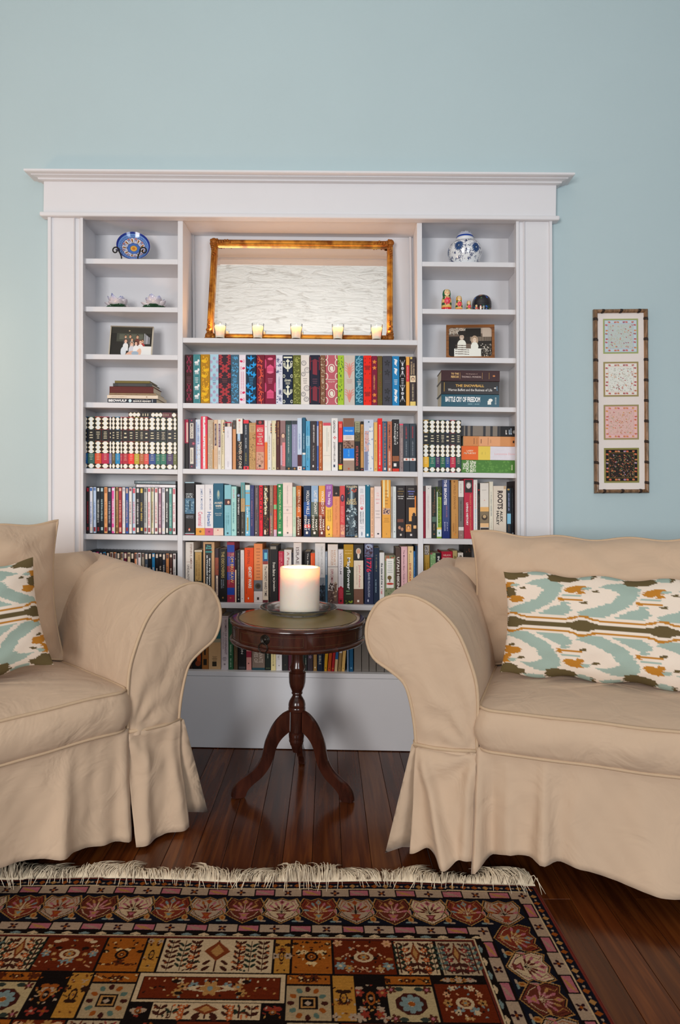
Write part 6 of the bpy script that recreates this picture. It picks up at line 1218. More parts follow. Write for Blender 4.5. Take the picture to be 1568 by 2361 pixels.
def pbar(A, Bq, inn):
    sec = [(0, -.001), (.0005, -.012), (.004, -.019), (.0085, -.021), (.013, -.018), (.0165, -.010), (.0165, -.001)]; n = len(sec); V = []; d = Vector((Bq[0] - A[0], Bq[1] - A[1])).normalized()
    for P0_, s_ in ((A, 1), (Bq, -1)):
        for o_, y_ in sec: V.append((P0_[0] + inn[0] * o_ + d.x * o_ * s_, y_, P0_[1] + inn[1] * o_ + d.y * o_ * s_))
    o = mesh('frame_side', V, [(i, i + 1, n + i + 1, n + i) for i in range(n - 1)] + [(0, n, 2 * n - 1, n - 1)], FRW, pic); auto_smooth(o, 1.2)
    L = math.hypot(Bq[0] - A[0], Bq[1] - A[1]); k = max(1, round(L / .088))
    for q in range(k):
        c = (q + .5) / k; m0 = Vector(A) + (Vector(Bq) - Vector(A)) * c; V = []; hl = .006
        for off in (-hl, -hl * .4, hl * .4, hl):
            bul = 0 if abs(off) == hl else .0012
            for o_, y_ in sec: V.append((m0.x + inn[0] * (o_ + (bul if o_ > .008 else -bul * .3)) + d.x * (off + (o_ - .008) * .25), y_ - bul, m0.y + inn[1] * (o_ + (bul if o_ > .008 else -bul * .3)) + d.y * (off + (o_ - .008) * .25)))
        mesh('bamboo_node', V, [(r * n + i, r * n + i + 1, (r + 1) * n + i + 1, (r + 1) * n + i) for r in range(3) for i in range(n - 1)], WRAP, o, True)
pcs = [(-hw, -hh), (hw, -hh), (hw, hh), (-hw, hh)]
for k, inn in enumerate(((0, 1), (-1, 0), (0, -1), (1, 0))): pbar(pcs[k], pcs[(k + 1) % 4], inn)
box('mat_board', (0, -.006, 0), (PWD - .02, .004, PHT - .02), mat('d8cec8', .8, noise=.02, bump=.1, bscale=300), pic)
def elephant(c, x, y, s, body, h2, fl):
    c.ell(x, y, s, s * .62, body); c.ell(x + fl * s * .95, y - s * .25, s * .42, s * .42, body); c.line([(x + fl * s * 1.2, y - s * .1), (x + fl * s * 1.4, y + s * .6)], s * .25, body)
    for q in (-.6, -.1, .3, .65): c.rect(x + q * s, y + s * .2, x + q * s + s * .26, y + s * 1.0, body)
    c.rect(x - s * .5, y - s * .7, x + s * .4, y + s * .1, h2)
def textile(bg, inner, line_, bodies, leaves, seed, mat_c):
    c = Canvas(300, 300, mat_c); c.rect(13, 13, 287, 287, bg); rn = random.Random(seed)
    c.rect(14, 14, 286, 286, line_); c.rect(16, 16, 284, 284, bg); c.rect(42, 42, 258, 258, line_); c.rect(44, 44, 256, 256, inner)
    for i in range(6):
        q = 58 + i * 37 + (6 if i % 2 else -4); b0 = bodies[i % len(bodies)]; fl = 1 if i % 2 else -1
        for x, y in ((q, 29), (q, 271)): elephant(c, x, y, 9, b0, bodies[(i + 1) % len(bodies)], fl)
        for x, y in ((29, q), (271, q)): elephant(c, x, y, 9, bodies[(i + 1) % len(bodies)], b0, fl)
    for _ in range(150):
        x, y = rn.uniform(52, 248), rn.uniform(52, 248); a = rn.random() * 3.1; L = rn.uniform(4, 9)
        c.line([(x, y), (x + L * math.cos(a), y + L * math.sin(a)), (x + L * 1.6 * math.cos(a + .7), y + L * 1.6 * math.sin(a + .7))], 1.8, rn.choice(leaves))
    for _ in range(26):
        x, y = rn.uniform(54, 246), rn.uniform(54, 246); c.ell(x, y, 5, 3, rn.choice(bodies), rn.random() * 3); c.ell(x + 5, y + 3, 4, 2.4, rn.choice(bodies), rn.random() * 3)
    return c
TEX = vcol_mat('printed_textile', .85)
specs = [('b8c4c8', 'b4bcb8', '8898c0', ('c06450', 'b04c5c', 'c88c4c', '8c4468'), ('98a078', 'b0a080', 'a8b090', 'c08470'), '98a068'), ('d8d4cc', 'd4d4cc', 'c88c78', ('b8504c', 'a04c5c', 'c4885c', '8c4a54'), ('7c8468', '9c8c78', 'b07c68', '68685c'), '94885c'),
         ('d8b0ac', 'd0aca4', 'c87c90', ('c46448', 'c89848', 'b84c58', 'c07848'), ('88906c', 'b08458', 'a09074', 'b86860'), '94885c'), ('1e1c1c', '2a2420', 'a08440', ('d0684c', 'c8704c', 'c88858', '9c8cb0'), ('98a070', '7c8860', 'c88058', 'a85c40'), '84804c')]
yc_ = [775, 874.3, 973.5, 1073]
for k, (sp, y) in enumerate(zip(specs, yc_)):
    zc_ = px3(1433 + k * 1.4, y, -.01).z - pcz; xo = 0.0; S = .0725
    cvx = textile(*sp[:3], sp[3], sp[4], k, sp[5]); N = 150; X, Z = np.meshgrid(np.linspace(-S, S, N), np.linspace(S, -S, N)); P = np.zeros((N, N, 3)); P[..., 0] = X + xo; P[..., 1] = -.0086; P[..., 2] = Z + zc_
    o = grid_mesh('print', P, TEX, pic); uu, vv = np.meshgrid(np.linspace(0, 1, N), np.linspace(0, 1, N)); paint(o, cvx.sample(uu.ravel(), vv.ravel()))
    o['label'] = ('pale blue print with elephant border', 'white print with elephant border', 'pink print with elephant border', 'black print with elephant border')[k]

# ------------------------------------------------------------------ drum table
TC = Vector((-.177, -.345, 0)); TY = TC.y
def tz(y, x=682): return atY(x, y, TY).z
tab = tag(empty('drum_table', TC), 'round dark mahogany drum table with olive leather top on tripod legs', 'table')
MAHOG = wood('dark_mahogany', (.022, .006, .004), (.046, .012, .007), (.078, .02, .010), .2, (10, 10, 2.5), .6, .0)
LEATH = mat('7c6c42', .36, k=1.0, noise=.14, scale=14, bump=.12, bscale=160, name='olive_tooled_leather')
INLAY = mat('5e4628', .45, k=.7, noise=.1, name='brass_string_inlay'); BRASSD = mat('2c2824', .35, metal=.8, noise=.2, name='aged_brass')
ZT = tz(1422.5); R0 = .2465
zz = lambda y: tz(y)
lathe('top', [(.001, ZT - .016), (R0 - .006, ZT - .016), (R0 - .002, ZT - .0135), (R0, ZT - .010), (R0 - .001, ZT - .005), (R0 - .003, ZT - .002), (R0 - .006, ZT - .0004), (R0 - .03, ZT), (.001, ZT)], MAHOG, tab, 96, closed=False)
lathe('leather_inset', [(.001, ZT + .0001), (.001, ZT + .0006), (.213, ZT + .0006), (.2135, ZT + .0001)], LEATH, tab, 96, closed=False)
lathe('gilt_border', [(.2136, ZT + .0001), (.2136, ZT + .0008), (.2152, ZT + .0008), (.2152, ZT + .0001)], INLAY, tab, 96, closed=False)
zb0 = ZT - .078
lathe('apron', [(.20, zb0 + .004), (.236, zb0 + .004), (.238, zb0 + .012), (.238, ZT - .016), (.2, ZT - .016)], MAHOG, tab, 96, closed=False)
lathe('lower_rim', [(.19, zb0 - .004), (.236, zb0 - .004), (.243, zb0 - .002), (.2465, zb0 + .003), (.2465, zb0 + .007), (.243, zb0 + .011), (.2385, zb0 + .0135)], MAHOG, tab, 96, closed=False)
lathe('underside', [(.001, zb0), (.001, zb0 - .003), (.19, zb0 - .0035), (.2, zb0 + .002)], MAHOG, tab, 48, closed=False)
def arcpt(a, r_, z): return (r_ * math.sin(a), -r_ * math.cos(a), z)
def panel(a0, a1, nm, parent, r_=.2382):
    z0, z1 = zb0 + .022, ZT - .026; L = []
    for k in range(13): L.append(arcpt(a0 + (a1 - a0) * k / 12, r_, z1))
    for k in range(1, 4): L.append(arcpt(a1, r_, z1 + (z0 - z1) * k / 4))
    for k in range(13): L.append(arcpt(a1 + (a0 - a1) * k / 12, r_, z0))
    for k in range(1, 4): L.append(arcpt(a0, r_, z0 + (z1 - z0) * k / 4))
    return tube(nm, L, .0007, INLAY, parent, 5, True)
# drawer: a slightly proud curved front with inlay, round plate and ring
a0, a1 = math.radians(-53), math.radians(11.5); V, Fc = [], []
for k in range(25):
    a = a0 + (a1 - a0) * k / 24
    for r_, z in ((.236, zb0 + .015), (.2396, zb0 + .016), (.2396, ZT - .0185), (.236, ZT - .0175)): V.append(arcpt(a, r_, z))
for k in range(24):
    for i in range(3): Fc.append((4 * k + i, 4 * k + 4 + i, 4 * k + 5 + i, 4 * k + 1 + i))
Fc += [(0, 1, 2, 3), (99, 98, 97, 96)]
dr = mesh('drawer', V, Fc, MAHOG, tab); auto_smooth(dr)
panel(a0 + .05, a1 - .05, 'inlay', dr, .2398)
for q0, q1 in ((-86, -58), (16, 62), (66, 112), (117, 165), (-178, -140), (-136, -92)): panel(math.radians(q0), math.radians(q1), 'inlay', tab)
ah = math.radians(-22.5); hx = Vector(arcpt(ah, .2398, atY(621, 1475, TC.y - .22).z)); nrm = Vector((math.sin(ah), -math.cos(ah), 0))
pm = Matrix.Translation(hx) @ nrm.to_track_quat('Z', 'Y').to_matrix().to_4x4()
o = lathe('handle_plate', [(.001, 0), (.0175, 0), (.0175, .0015), (.0155, .003), (.0125, .0022), (.0105, .004), (.007, .003), (.005, .005), (.001, .006)], BRASSD, dr, 32, closed=False); o.matrix_local = pm
sd = Vector((math.cos(ah), math.sin(ah), 0)); cc = hx + nrm * .007 + Vector((0, 0, -.0265)) - sd * .004
o = tube('handle_ring', [cc + sd * (.0165 * math.cos(t)) + Vector((0, 0, .0165 * math.sin(t))) for t in [2 * math.pi * k / 28 for k in range(28)]], .0019, BRASSD, dr, 8, True)
tube('handle_loop', [hx + nrm * .004 + Vector((0, 0, -.006)), hx + nrm * .009 + Vector((0, 0, -.009)), hx + nrm * .006 - sd * .003 + Vector((0, 0, -.0125))], .0018, BRASSD, dr, 6)
# turned pedestal
PV = [(895, .0215), (930, .022), (965, .0225), (990, .025), (1010, .0278), (1025, .0285), (1040, .0262), (1048, .0245), (1056, .026), (1064, .0308), (1085, .0312), (1110, .0308), (1150, .0300), (1190, .0265), (1220, .0212), (1236, .0188), (1243, .0202), (1253, .0202), (1261, .0165), (1272, .017), (1292, .0215), (1318, .0278), (1345, .031), (1362, .0315), (1370, .0298), (1378, .0315), (1392, .0315), (1408, .031), (1418, .0242), (1440, .0240), (1595, .0240), (1606, .0285), (1630, .0288), (1655, .0275), (1668, .0262), (1676, .0275), (1688, .0265), (1698, .0240), (1712, .0232), (1730, .019), (1760, .0155), (1783, .0125), (1786, .001)]
lathe('pedestal', [(r_, tz(1280 + v / 3.936)) for v, r_ in PV][::-1], MAHOG, tab, 40, closed=False)
# three sabre legs, read off the left one
az = math.radians(205); dv = Vector((math.cos(az), math.sin(az), 0)); nv = Vector((-dv.y, dv.x, 0))
def legpt(u_, v_):
    d = ray(500 + u_ / 3.936, 1280 + v_ / 3.936); q = CAM + d * (((TC - CAM).dot(nv)) / d.dot(nv)) - TC
    return (max(.012, q.dot(dv)), q.z)
UP = [legpt(*p) for p in ((650, 1412), (600, 1440), (540, 1500), (500, 1560), (470, 1625), (440, 1700), (420, 1790), (395, 1870), (345, 1945), (275, 2005), (195, 2065), (150, 2125), (133, 2185), (133, 2212))]
LO = [legpt(*p) for p in ((652, 1600), (625, 1622), (585, 1660), (550, 1710), (525, 1770), (508, 1830), (485, 1895), (445, 1965), (390, 2030), (335, 2075), (285, 2125), (262, 2165), (252, 2195), (215, 2212))]
UPs = catmull([(a, b, 0) for a, b in UP], 3); LOs = catmull([(a, b, 0) for a, b in LO], 3)
zmin = min(p.y for p in UPs + LOs); V = []; hwid = .0115
for (a, b) in zip(UPs, LOs):
    zu, zl = max(.0005, a.y - zmin * (1 - a.y / .3) + .0005 if a.y < .3 else a.y), max(.0005, b.y - zmin * (1 - b.y / .3) + .0005 if b.y < .3 else b.y)
    for x, z, y_ in ((a.x, zu, -hwid * .45), (a.x - .0015, zu - .0015, -hwid * .7), (a.x - .002, zu - .003, -hwid), (b.x, zl, -hwid), (b.x, zl, hwid), (a.x - .002, zu - .003, hwid), (a.x - .0015, zu - .0015, hwid * .7), (a.x, zu, hwid * .45)): V.append((x, y_, max(.0005, z)))
n = 8; N = len(UPs); Fc = [(i * n + k, i * n + (k + 1) % n, (i + 1) * n + (k + 1) % n, (i + 1) * n + k) for i in range(N - 1) for k in range(n)] + [tuple(range(n))[::-1], tuple((N - 1) * n + k for k in range(n))]
lg = mesh('leg', V, Fc, MAHOG, tab); auto_smooth(lg, .6); lg.rotation_euler = (0, 0, az)
for q in (331, 88):
    o = bpy.data.objects.new('leg', lg.data); COL.objects.link(o); o.parent = tab; o.rotation_euler = (0, 0, math.radians(q))

# ---- glass dish and pillar candle
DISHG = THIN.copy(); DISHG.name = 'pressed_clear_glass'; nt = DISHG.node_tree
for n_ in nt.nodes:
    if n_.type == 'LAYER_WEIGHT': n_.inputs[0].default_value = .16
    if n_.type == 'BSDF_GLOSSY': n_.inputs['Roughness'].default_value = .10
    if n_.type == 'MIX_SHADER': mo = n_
df = nt.nodes.new('ShaderNodeBsdfDiffuse'); df.inputs[0].default_value = (.8, .8, .78, 1); m2 = nt.nodes.new('ShaderNodeMixShader'); m2.inputs[0].default_value = .03  # white diffuse mixed in, standing for whitish reflections on the glass
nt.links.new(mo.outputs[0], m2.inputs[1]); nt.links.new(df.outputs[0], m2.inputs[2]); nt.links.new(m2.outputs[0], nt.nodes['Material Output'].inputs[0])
pcn = atZ(688, 1407, ZT + .01)
gd = tag(empty('glass_dish', (pcn.x, pcn.y, ZT + .001)), 'clear glass dish with raised rim under the pillar candle', 'dish')
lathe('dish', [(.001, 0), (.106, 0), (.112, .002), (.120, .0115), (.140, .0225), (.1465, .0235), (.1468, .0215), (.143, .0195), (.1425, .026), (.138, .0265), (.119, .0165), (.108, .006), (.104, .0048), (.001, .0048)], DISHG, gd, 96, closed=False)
RC = .0752; cz0 = ZT + .0068; cnd = tag(empty('pillar_candle', (atY(691, 1400, pcn.y).x, pcn.y - .004, cz0)), 'thick ivory pillar candle glowing on the drum table', 'candle')
HC = atY(691, 1306.5, pcn.y).z - cz0
lathe('wax_body', [(.001, 0), (RC - .003, 0), (RC - .0008, .002), (RC, .006), (RC, HC - .004), (RC - .001, HC - .001), (RC - .004, HC), (RC - .008, HC - .001), (RC - .011, HC - .006), (RC - .014, HC - .030), (RC - .020, HC - .036), (.03, HC - .038), (.001, HC - .038)], WAX, cnd, 72, closed=False)
tube('wick', [(0, 0, HC - .038), (.001, 0, HC - .028)], .0011, flat('1a1412'), cnd, 6); flame_mesh('flame', .001, 0, HC - .029, .014, cnd)
l = point('pillar_candle_glow', (0, 0, HC - .022), 1.05, (1.0, .58, .26), .012); l.parent = cnd
# ------------------------------------------------------------------ slipcovered sofas
def fabric(name, h, scale=1.0):
    mt = bpy.data.materials.new(name); mt.use_nodes = True; nt = mt.node_tree; b = nt.nodes['Principled BSDF']; L = nt.links.new
    c = albedo(h, 1.25); b.inputs['Roughness'].default_value = .92; b.inputs['Specular IOR Level'].default_value = .15; b.inputs['Sheen Weight'].default_value = .12
    tc = nt.nodes.new('ShaderNodeTexCoord'); n1 = nt.nodes.new('ShaderNodeTexNoise'); n1.inputs['Scale'].default_value = 3.5; n1.inputs['Detail'].default_value = 4
    mx = nt.nodes.new('ShaderNodeMix'); mx.data_type = 'RGBA'; mx.inputs[6].default_value = tuple(v * .93 for v in c[:3]) + (1,); mx.inputs[7].default_value = tuple(min(.9, v * 1.06) for v in c[:3]) + (1,)
    n2 = nt.nodes.new('ShaderNodeTexNoise'); n2.inputs['Scale'].default_value = 7; n2.inputs['Detail'].default_value = 3; n2.inputs['Distortion'].default_value = 1.2
    n3 = nt.nodes.new('ShaderNodeTexNoise'); n3.inputs['Scale'].default_value = 900
    b1 = nt.nodes.new('ShaderNodeBump'); b1.inputs['Strength'].default_value = .7; b1.inputs['Distance'].default_value = .014
    b2 = nt.nodes.new('ShaderNodeBump'); b2.inputs['Strength'].default_value = .25; b2.inputs['Distance'].default_value = .0006
    L(tc.outputs['Object'], n1.inputs['Vector']); L(tc.outputs['Object'], n2.inputs['Vector']); L(tc.outputs['Object'], n3.inputs['Vector']); L(n1.outputs['Fac'], mx.inputs[0]); L(mx.outputs[2], b.inputs['Base Color'])
    L(n2.outputs['Fac'], b1.inputs['Height']); L(n3.outputs['Fac'], b2.inputs['Height']); L(b1.outputs[0], b2.inputs['Normal']); L(b2.outputs[0], b.inputs['Normal'])
    return mt
KHAKI = fabric('khaki_twill_slipcover', 'b69d85')
KHAKIP = mat('b49a7e', .9, noise=.05, name='khaki_piping')
UNDERSHADE = flat('0c0a09', .9)
def fix_normals(o):
    bm = bmesh.new(); bm.from_mesh(o.data); bmesh.ops.recalc_face_normals(bm, faces=bm.faces); bm.to_mesh(o.data); bm.free(); return o
ARM = [(0, .30), (0, .36), (0, .50), (.02, .586), (.065, .683), (.136, .747), (.215, .772), (.289, .752), (.329, .694), (.335, .634), (.312, .577), (.259, .543), (.218, .512), (.198, .465), (.183, .39), (.177, .325)]
ARMs = [(p.x, p.y) for p in catmull([(a, b, 0) for a, b in ARM], 4)]
WAIST = .335
def wob(a, b, c=0.0): return math.sin(a * 3.1 + b * 1.7 + c) * .5 + math.sin(a * 6.7 - b * 4.3 + c * 2) * .3 + math.sin(a * 12.1 + b * 9.2 + c * 3) * .2
def rounded(x0, x1, y0, y1, r_, k=5, m_=10):
    P = []
    for cx, cy, a0 in ((x1 - r_, y0 + r_, -90), (x1 - r_, y1 - r_, 0), (x0 + r_, y1 - r_, 90), (x0 + r_, y0 + r_, 180)):
        for q in range(k + 1): a = math.radians(a0 + 90 * q / k); P.append((cx + r_ * math.cos(a), cy + r_ * math.sin(a)))
    out = []
    for i in range(len(P)):
        a, b = P[i], P[(i + 1) % len(P)]; L = math.hypot(b[0] - a[0], b[1] - a[1]); s = max(1, int(L / .03))
        for q in range(s): out.append((a[0] + (b[0] - a[0]) * q / s, a[1] + (b[1] - a[1]) * q / s))
    return out
def seat_cushion(root, s, x0, x1, y0, y1, z0, z1, crown, seed, fr=.020):
    out = rounded(x0, x1, y0, y1, .045); n = len(out); cx, cy = (x0 + x1) / 2, (y0 + y1) / 2; rings = []
    for k, z in ((.0, z0 - .012), (.5, z0 - .012), (.85, z0 - .008), (.97, z0 - .003)): rings.append([(cx + (x - cx) * max(k, .001), cy + (y - cy) * max(k, .001), z) for x, y in out])
    for q in range(7):
        t = q / 6; bul = fr * math.sin(math.pi * t); z = z0 + (z1 - z0) * t; R = []
        for i, (x, y) in enumerate(out):
            L = math.hypot(x - cx, y - cy); R.append((x + (x - cx) / L * bul * (1 + .25 * wob(x * 6, y * 6, seed)), y + (y - cy) / L * bul + (.0055 * wob(x * 11 + t * 1.5, t * 2, seed + 3) + .003 * math.sin(x * 62 + t * 3 + seed)) * math.sin(math.pi * t), z + .004 * wob(x * 2.5, y * 2.5, seed + 1)))
        rings.append(R)
    for k in (.985, .95, .88, .78, .65, .5, .35, .2, .08, .001):
        h = crown * (1 - k ** 3.2); rings.append([(cx + (x - cx) * k, cy + (y - cy) * k, z1 + h + .004 * wob(x * 2.5, y * 2.5, seed + 1) * k + .0022 * wob(x * 7 * k, y * 7, seed + 7) * (1 - k ** 6)) for x, y in out])
    V = [(s * x, y, z) for R in rings for x, y, z in R]; N = len(rings)
    Fc = [(i * n + k, i * n + (k + 1) % n, (i + 1) * n + (k + 1) % n, (i + 1) * n + k) for i in range(N - 1) for k in range(n)]
    o = fix_normals(mesh('seat_cushion', V, Fc, KHAKI, root, True))
    for R in (rings[4], rings[10]): tube('piping', [(s * x, y, z) for x, y, z in R], .0048, KHAKIP, o, 6, True)
    return o
def puff(name, W_, H_, T_, mt, parent=None, nu=60, nv=44, seed=0, pinch=.06, cv=None, pipe=True, wr=.006, power=2.4):
    # stuffed pillow in its own frame: x width, z height, y thickness; seam in the y = 0 plane
    u, v = np.meshgrid(np.linspace(-1, 1, nu), np.linspace(-1, 1, nv)); rnp = np.random.RandomState(seed); ph = rnp.rand(6) * 6
    edge = np.clip((1 - np.abs(u) ** power), 0, 1) ** .62 * np.clip((1 - np.abs(v) ** power), 0, 1) ** .62
    X = W_ / 2 * u * (1 - pinch * (1 - v ** 2) * np.abs(u) ** 2); Z = H_ / 2 * v * (1 - pinch * (1 - u ** 2) * np.abs(v) ** 2)
    rel = (np.sin(u * 7 + v * 3 + ph[0]) * .4 + np.sin(u * 3 - v * 9 + ph[1]) * .35 + np.sin((u + v) * 14 + ph[2]) * .2 + np.sin((u - v) * 17 + ph[3]) * .2) * wr
    Y = T_ / 2 * edge + rel * np.minimum(1, edge * 1.6)
    ztop = np.abs(v) ** 6 * np.sin(u * 11 + ph[4]) * .006
    Fp = np.stack([X, -Y, Z + ztop * np.sign(v)], -1)[::-1]; Bp = np.stack([X, Y * .9 + .0008, Z + ztop * np.sign(v)], -1)[::-1]
    o = grid_mesh(name, Fp, mt, parent)
    if cv is not None:
        uu, vv = np.meshgrid(np.linspace(0, 1, nu), np.linspace(0, 1, nv)); paint(o, cv.sample(uu.ravel(), vv.ravel()), 1.22)
    bk = grid_mesh('back_panel', Bp, KHAKI if cv is None else mat('d8c8b8', .9), o)
    if pipe:
        L = [tuple(Fp[0, j]) for j in range(nu)] + [tuple(Fp[i, -1]) for i in range(1, nv)] + [tuple(Fp[-1, j]) for j in range(nu - 2, -1, -1)] + [tuple(Fp[i, 0]) for i in range(nv - 2, 0, -1)]
        tube('piping', L, .0045, KHAKIP, o, 6, True)
    return o
def ribbon(root, s, path, nrm_at, ztop, hem, off, ns, nt_, name='skirt'):
    V = []
    for i in range(ns + 1):
        q = i / ns; x, y, nx, ny, sl = path(q)
        for j in range(nt_ + 1):
            t = j / nt_; o_ = off(sl, t, x, y); V.append((s * (x + nx * o_), y + ny * o_, ztop(sl) + (hem(sl) - ztop(sl)) * t))
    m_ = nt_ + 1; Fc = [(i * m_ + j, (i + 1) * m_ + j, (i + 1) * m_ + j + 1, i * m_ + j + 1) for i in range(ns) for j in range(nt_)]
    o = mesh(name, V, Fc, KHAKI, root, True); md = o.modifiers.new('cloth', 'SOLIDIFY'); md.thickness = .0025
    return o
def make_sofa(loc, rz, s, W_, Ld, label, name, hemf, folds, seed, rise=.05):
    root = tag(empty(name, loc, rz), label, 'sofa')
    # arms: the near one at +w, the far one mirrored beyond the seat
    prof = ARMs; n = len(prof)
    for side in (0, 1):
        fw_ = (lambda w_: w_) if side == 0 else (lambda w_: -W_ - w_)
        rings = []; nd = 16
        for k in range(nd + 1):
            d = Ld * k / nd; R = []
            for i, (w_, z) in enumerate(prof):
                up = max(0, (z - .45) / .32); ta = 1 - .10 * (d / Ld) * max(0, (w_ - .15) / .18)
                R.append((fw_(w_ * ta) , d, z + rise * (d / Ld) * up + .004 * wob(d * 9, i * .35, seed) * min(1, k / 3) + .005 * math.sin(d * 22 + w_ * 16) * up * min(1, k / 4) * .5))
            rings.append(R)
        V = [(s * x, y, z) for R in rings for x, y, z in R]
        Fc = [(i * n + k, i * n + k + 1, (i + 1) * n + k + 1, (i + 1) * n + k) for i in range(nd) for k in range(n - 1)] + [(i * n + n - 1, i * n, (i + 1) * n, (i + 1) * n + n - 1) for i in range(nd)]
        Fc += [tuple(nd * n + k for k in range(n))]
        o = fix_normals(mesh('arm', V, Fc, KHAKI, root, True)); auto_smooth(o, 1.1)
        # front panel: padded cloth with creases pulled towards the seat corner
        it = max(range(n), key=lambda i: prof[i][1]); NZ, NW = 46, 26; Vp = []
        def wlim(z):
            wi = np.interp(z, [p[1] for p in prof[:it + 1]], [p[0] for p in prof[:it + 1]]); q_ = prof[it:][::-1]
            return wi, np.interp(z, [p[1] for p in q_], [p[0] for p in q_])
        z0p, z1p = .326, prof[it][1] - .0004
        for i in range(NZ + 1):
            t = i / NZ; z = z0p + (z1p - z0p) * math.sin(t * math.pi / 2); wi, wo = wlim(z)
            for j in range(NW + 1):
                q = j / NW; w_ = wi + (wo - wi) * q; ed = max(0.0, 1 - abs(2 * q - 1) ** 5) * max(0.0, 1 - t ** 9); r2 = math.hypot(w_ + .004, z - .345); th = math.atan2(z - .345, w_ + .004)
                cr = .0075 * math.exp(-r2 / .17) * math.sin(th * 11 + .6 * math.sin(r2 * 40) + seed) + .003 * wob(w_ * 16, z * 11, seed)
                Vp.append((s * fw_(w_), -.001 - ed * (.010 + cr), z))
        Fp = [(i * (NW + 1) + j, i * (NW + 1) + j + 1, (i + 1) * (NW + 1) + j + 1, (i + 1) * (NW + 1) + j) for i in range(NZ) for j in range(NW)]
        mesh('front_panel', Vp, Fp, KHAKI, o, True)
        tube('piping', [(s * fw_(w_), -.002, z) for w_, z in prof], .0052, KHAKIP, o, 8)
        x0, x1 = sorted((fw_(0), fw_(.178)))
    # carcass painted near-black as the shade under the hem, and the sofa back
    hexa('carcass', [(s * -W_ if s > 0 else -s * 0, .07), (0 if s > 0 else W_, .07), (0 if s > 0 else W_, .335), (s * -W_ if s > 0 else 0, .335)], .03, Ld - .03, UNDERSHADE, root)
    V = []; bw = [(Ld - .16, .33), (Ld - .16, .70), (Ld - .14, .80), (Ld - .085, .836), (Ld - .04, .828), (Ld - .012, .79), (Ld, .70), (Ld, .3)]; bwS = catmull([(a, b, 0) for a, b in bw], 3)
    for i in range(21):
        x = .17 - (W_ + .34) * i / 20
        for p in bwS: V.append((s * x, p.x, p.y + .004 * wob(x * 5, p.x * 9, seed)))
    m_ = len(bwS); Fc = [(i * m_ + k, i * m_ + k + 1, (i + 1) * m_ + k + 1, (i + 1) * m_ + k) for i in range(20) for k in range(m_ - 1)] + [tuple(range(m_)), tuple(20 * m_ + k for k in range(m_))[::-1]]
    fix_normals(mesh('back_rest', V, Fc, KHAKI, root, True))
    # skirt: outer side, arm front, seat front, far arm
    WO = .178; legs = [((WO, Ld), (WO, 0)), ((WO, 0), (0, 0)), ((0, 0), (-W_, 0)), ((-W_, 0), (-W_ - WO, 0)), ((-W_ - WO, 0), (-W_ - WO, Ld))]
    nr = [(1, 0), (0, -1), (0, -1), (0, -1), (-1, 0)]
    for k, ((a, b), (c, d)) in enumerate(legs):
        L = math.hypot(c - a, d - b); nx, ny = nr[k]; s0 = [(-1, 0), (0, 1), (1, 2), (2, 3), (3, 4)][k][0]
        def path(q, a=a, b=b, c=c, d=d, nx=nx, ny=ny, s0=s0, L=L): return (a + (c - a) * q, b + (d - b) * q, nx, ny, (s0, q * L, L))
        def off(sl, t, x, y, k=k):
            s0, q, L = sl; o_ = .006 + (.05 if k == 1 else .03) * t ** 1.2
            for (kk, at, amp, wd, sl_) in folds:
                if kk == k: o_ += amp * t ** .8 * math.exp(-((q - at - sl_ * t) / (wd * (.5 + .5 * t))) ** 2)
            if k == 1:
                w_ = L - q; r2 = math.hypot(w_, t * .32); th = math.atan2(t * .32, w_ + .01); o_ += .011 * math.sin(th * 7 + seed) * min(1, r2 / .05) * math.exp(-r2 / .30)
            else: o_ += .010 * math.exp(-((q - .55) / .5) ** 2) * math.sin(q * 13 - t * 2.2 + seed) * t
            return o_ + .006 * t * math.sin(q * 21 + k * 2 + seed) + .004 * t * math.sin(q * 47 + seed * 3) + .0025 * wob(q * 14, t * 5, seed)
        zt_ = (lambda sl, k=k: WAIST if k != 2 else .352)
        ribbon(root, s, path, None, zt_, lambda sl, k=k: hemf(k, sl[1]), off, max(44, int(L / .010)), 18)
    # corner kick pleats and welts
    for cw, out in ((WO, 1), (-W_ - WO, -1)):
        V = []
        for j in range(9):
            t = j / 8; z = WAIST + (.030 - WAIST) * t
            for (dx, dy) in ((-.02, .004), (.004 + .03 * t, -.004 - .012 * t), (.010 + .062 * t, -.012 - .052 * t), (.006 + .03 * t, .006 + .01 * t), (.004 + .026 * t, .05)):
                V.append((s * (cw + out * dx), dy, z))
        Fc = [(j * 5 + k, j * 5 + k + 1, j * 5 + 6 + k, j * 5 + 5 + k) for j in range(8) for k in range(4)]
        o = mesh('corner_pleat', V, Fc, KHAKI, root, True); md = o.modifiers.new('cloth', 'SOLIDIFY'); md.thickness = .0025
    tube('waist_welt', [(s * .002, -.006, WAIST + .006), (s * .06, -.010, WAIST), (s * .12, -.010, WAIST - .002), (s * (WO + .004), -.007, WAIST), (s * (WO + .008), .02, WAIST), (s * (WO + .006), Ld * .5, WAIST), (s * (WO + .004), Ld, WAIST)], .0055, KHAKIP, root, 8)
    half = W_ / 2
    seat_cushion(root, s, -half + .004, -.003, -.022, Ld - .15, .352, .468, .032, seed); seat_cushion(root, s, -W_ + .003, -half - .004, -.022, Ld - .15, .352, .468, .032, seed + 1)
    return root
LS = Vector((-.661, -.748, 0)); LA = math.radians(47)
RS = Vector((.379, -.846, 0)); RA = math.radians(-19)
def hem_left(k, q): return {0: .012, 1: .012, 2: .028 + .07 * min(1, q / .4), 3: .03, 4: .02}[k]
def hem_right(k, q): return {0: .022, 1: .042 + .02 * math.sin(q * 30) ** 2, 2: .028 + .045 * min(1, q / .09) + .012 * math.sin(q * 9), 3: .03, 4: .02}[k]
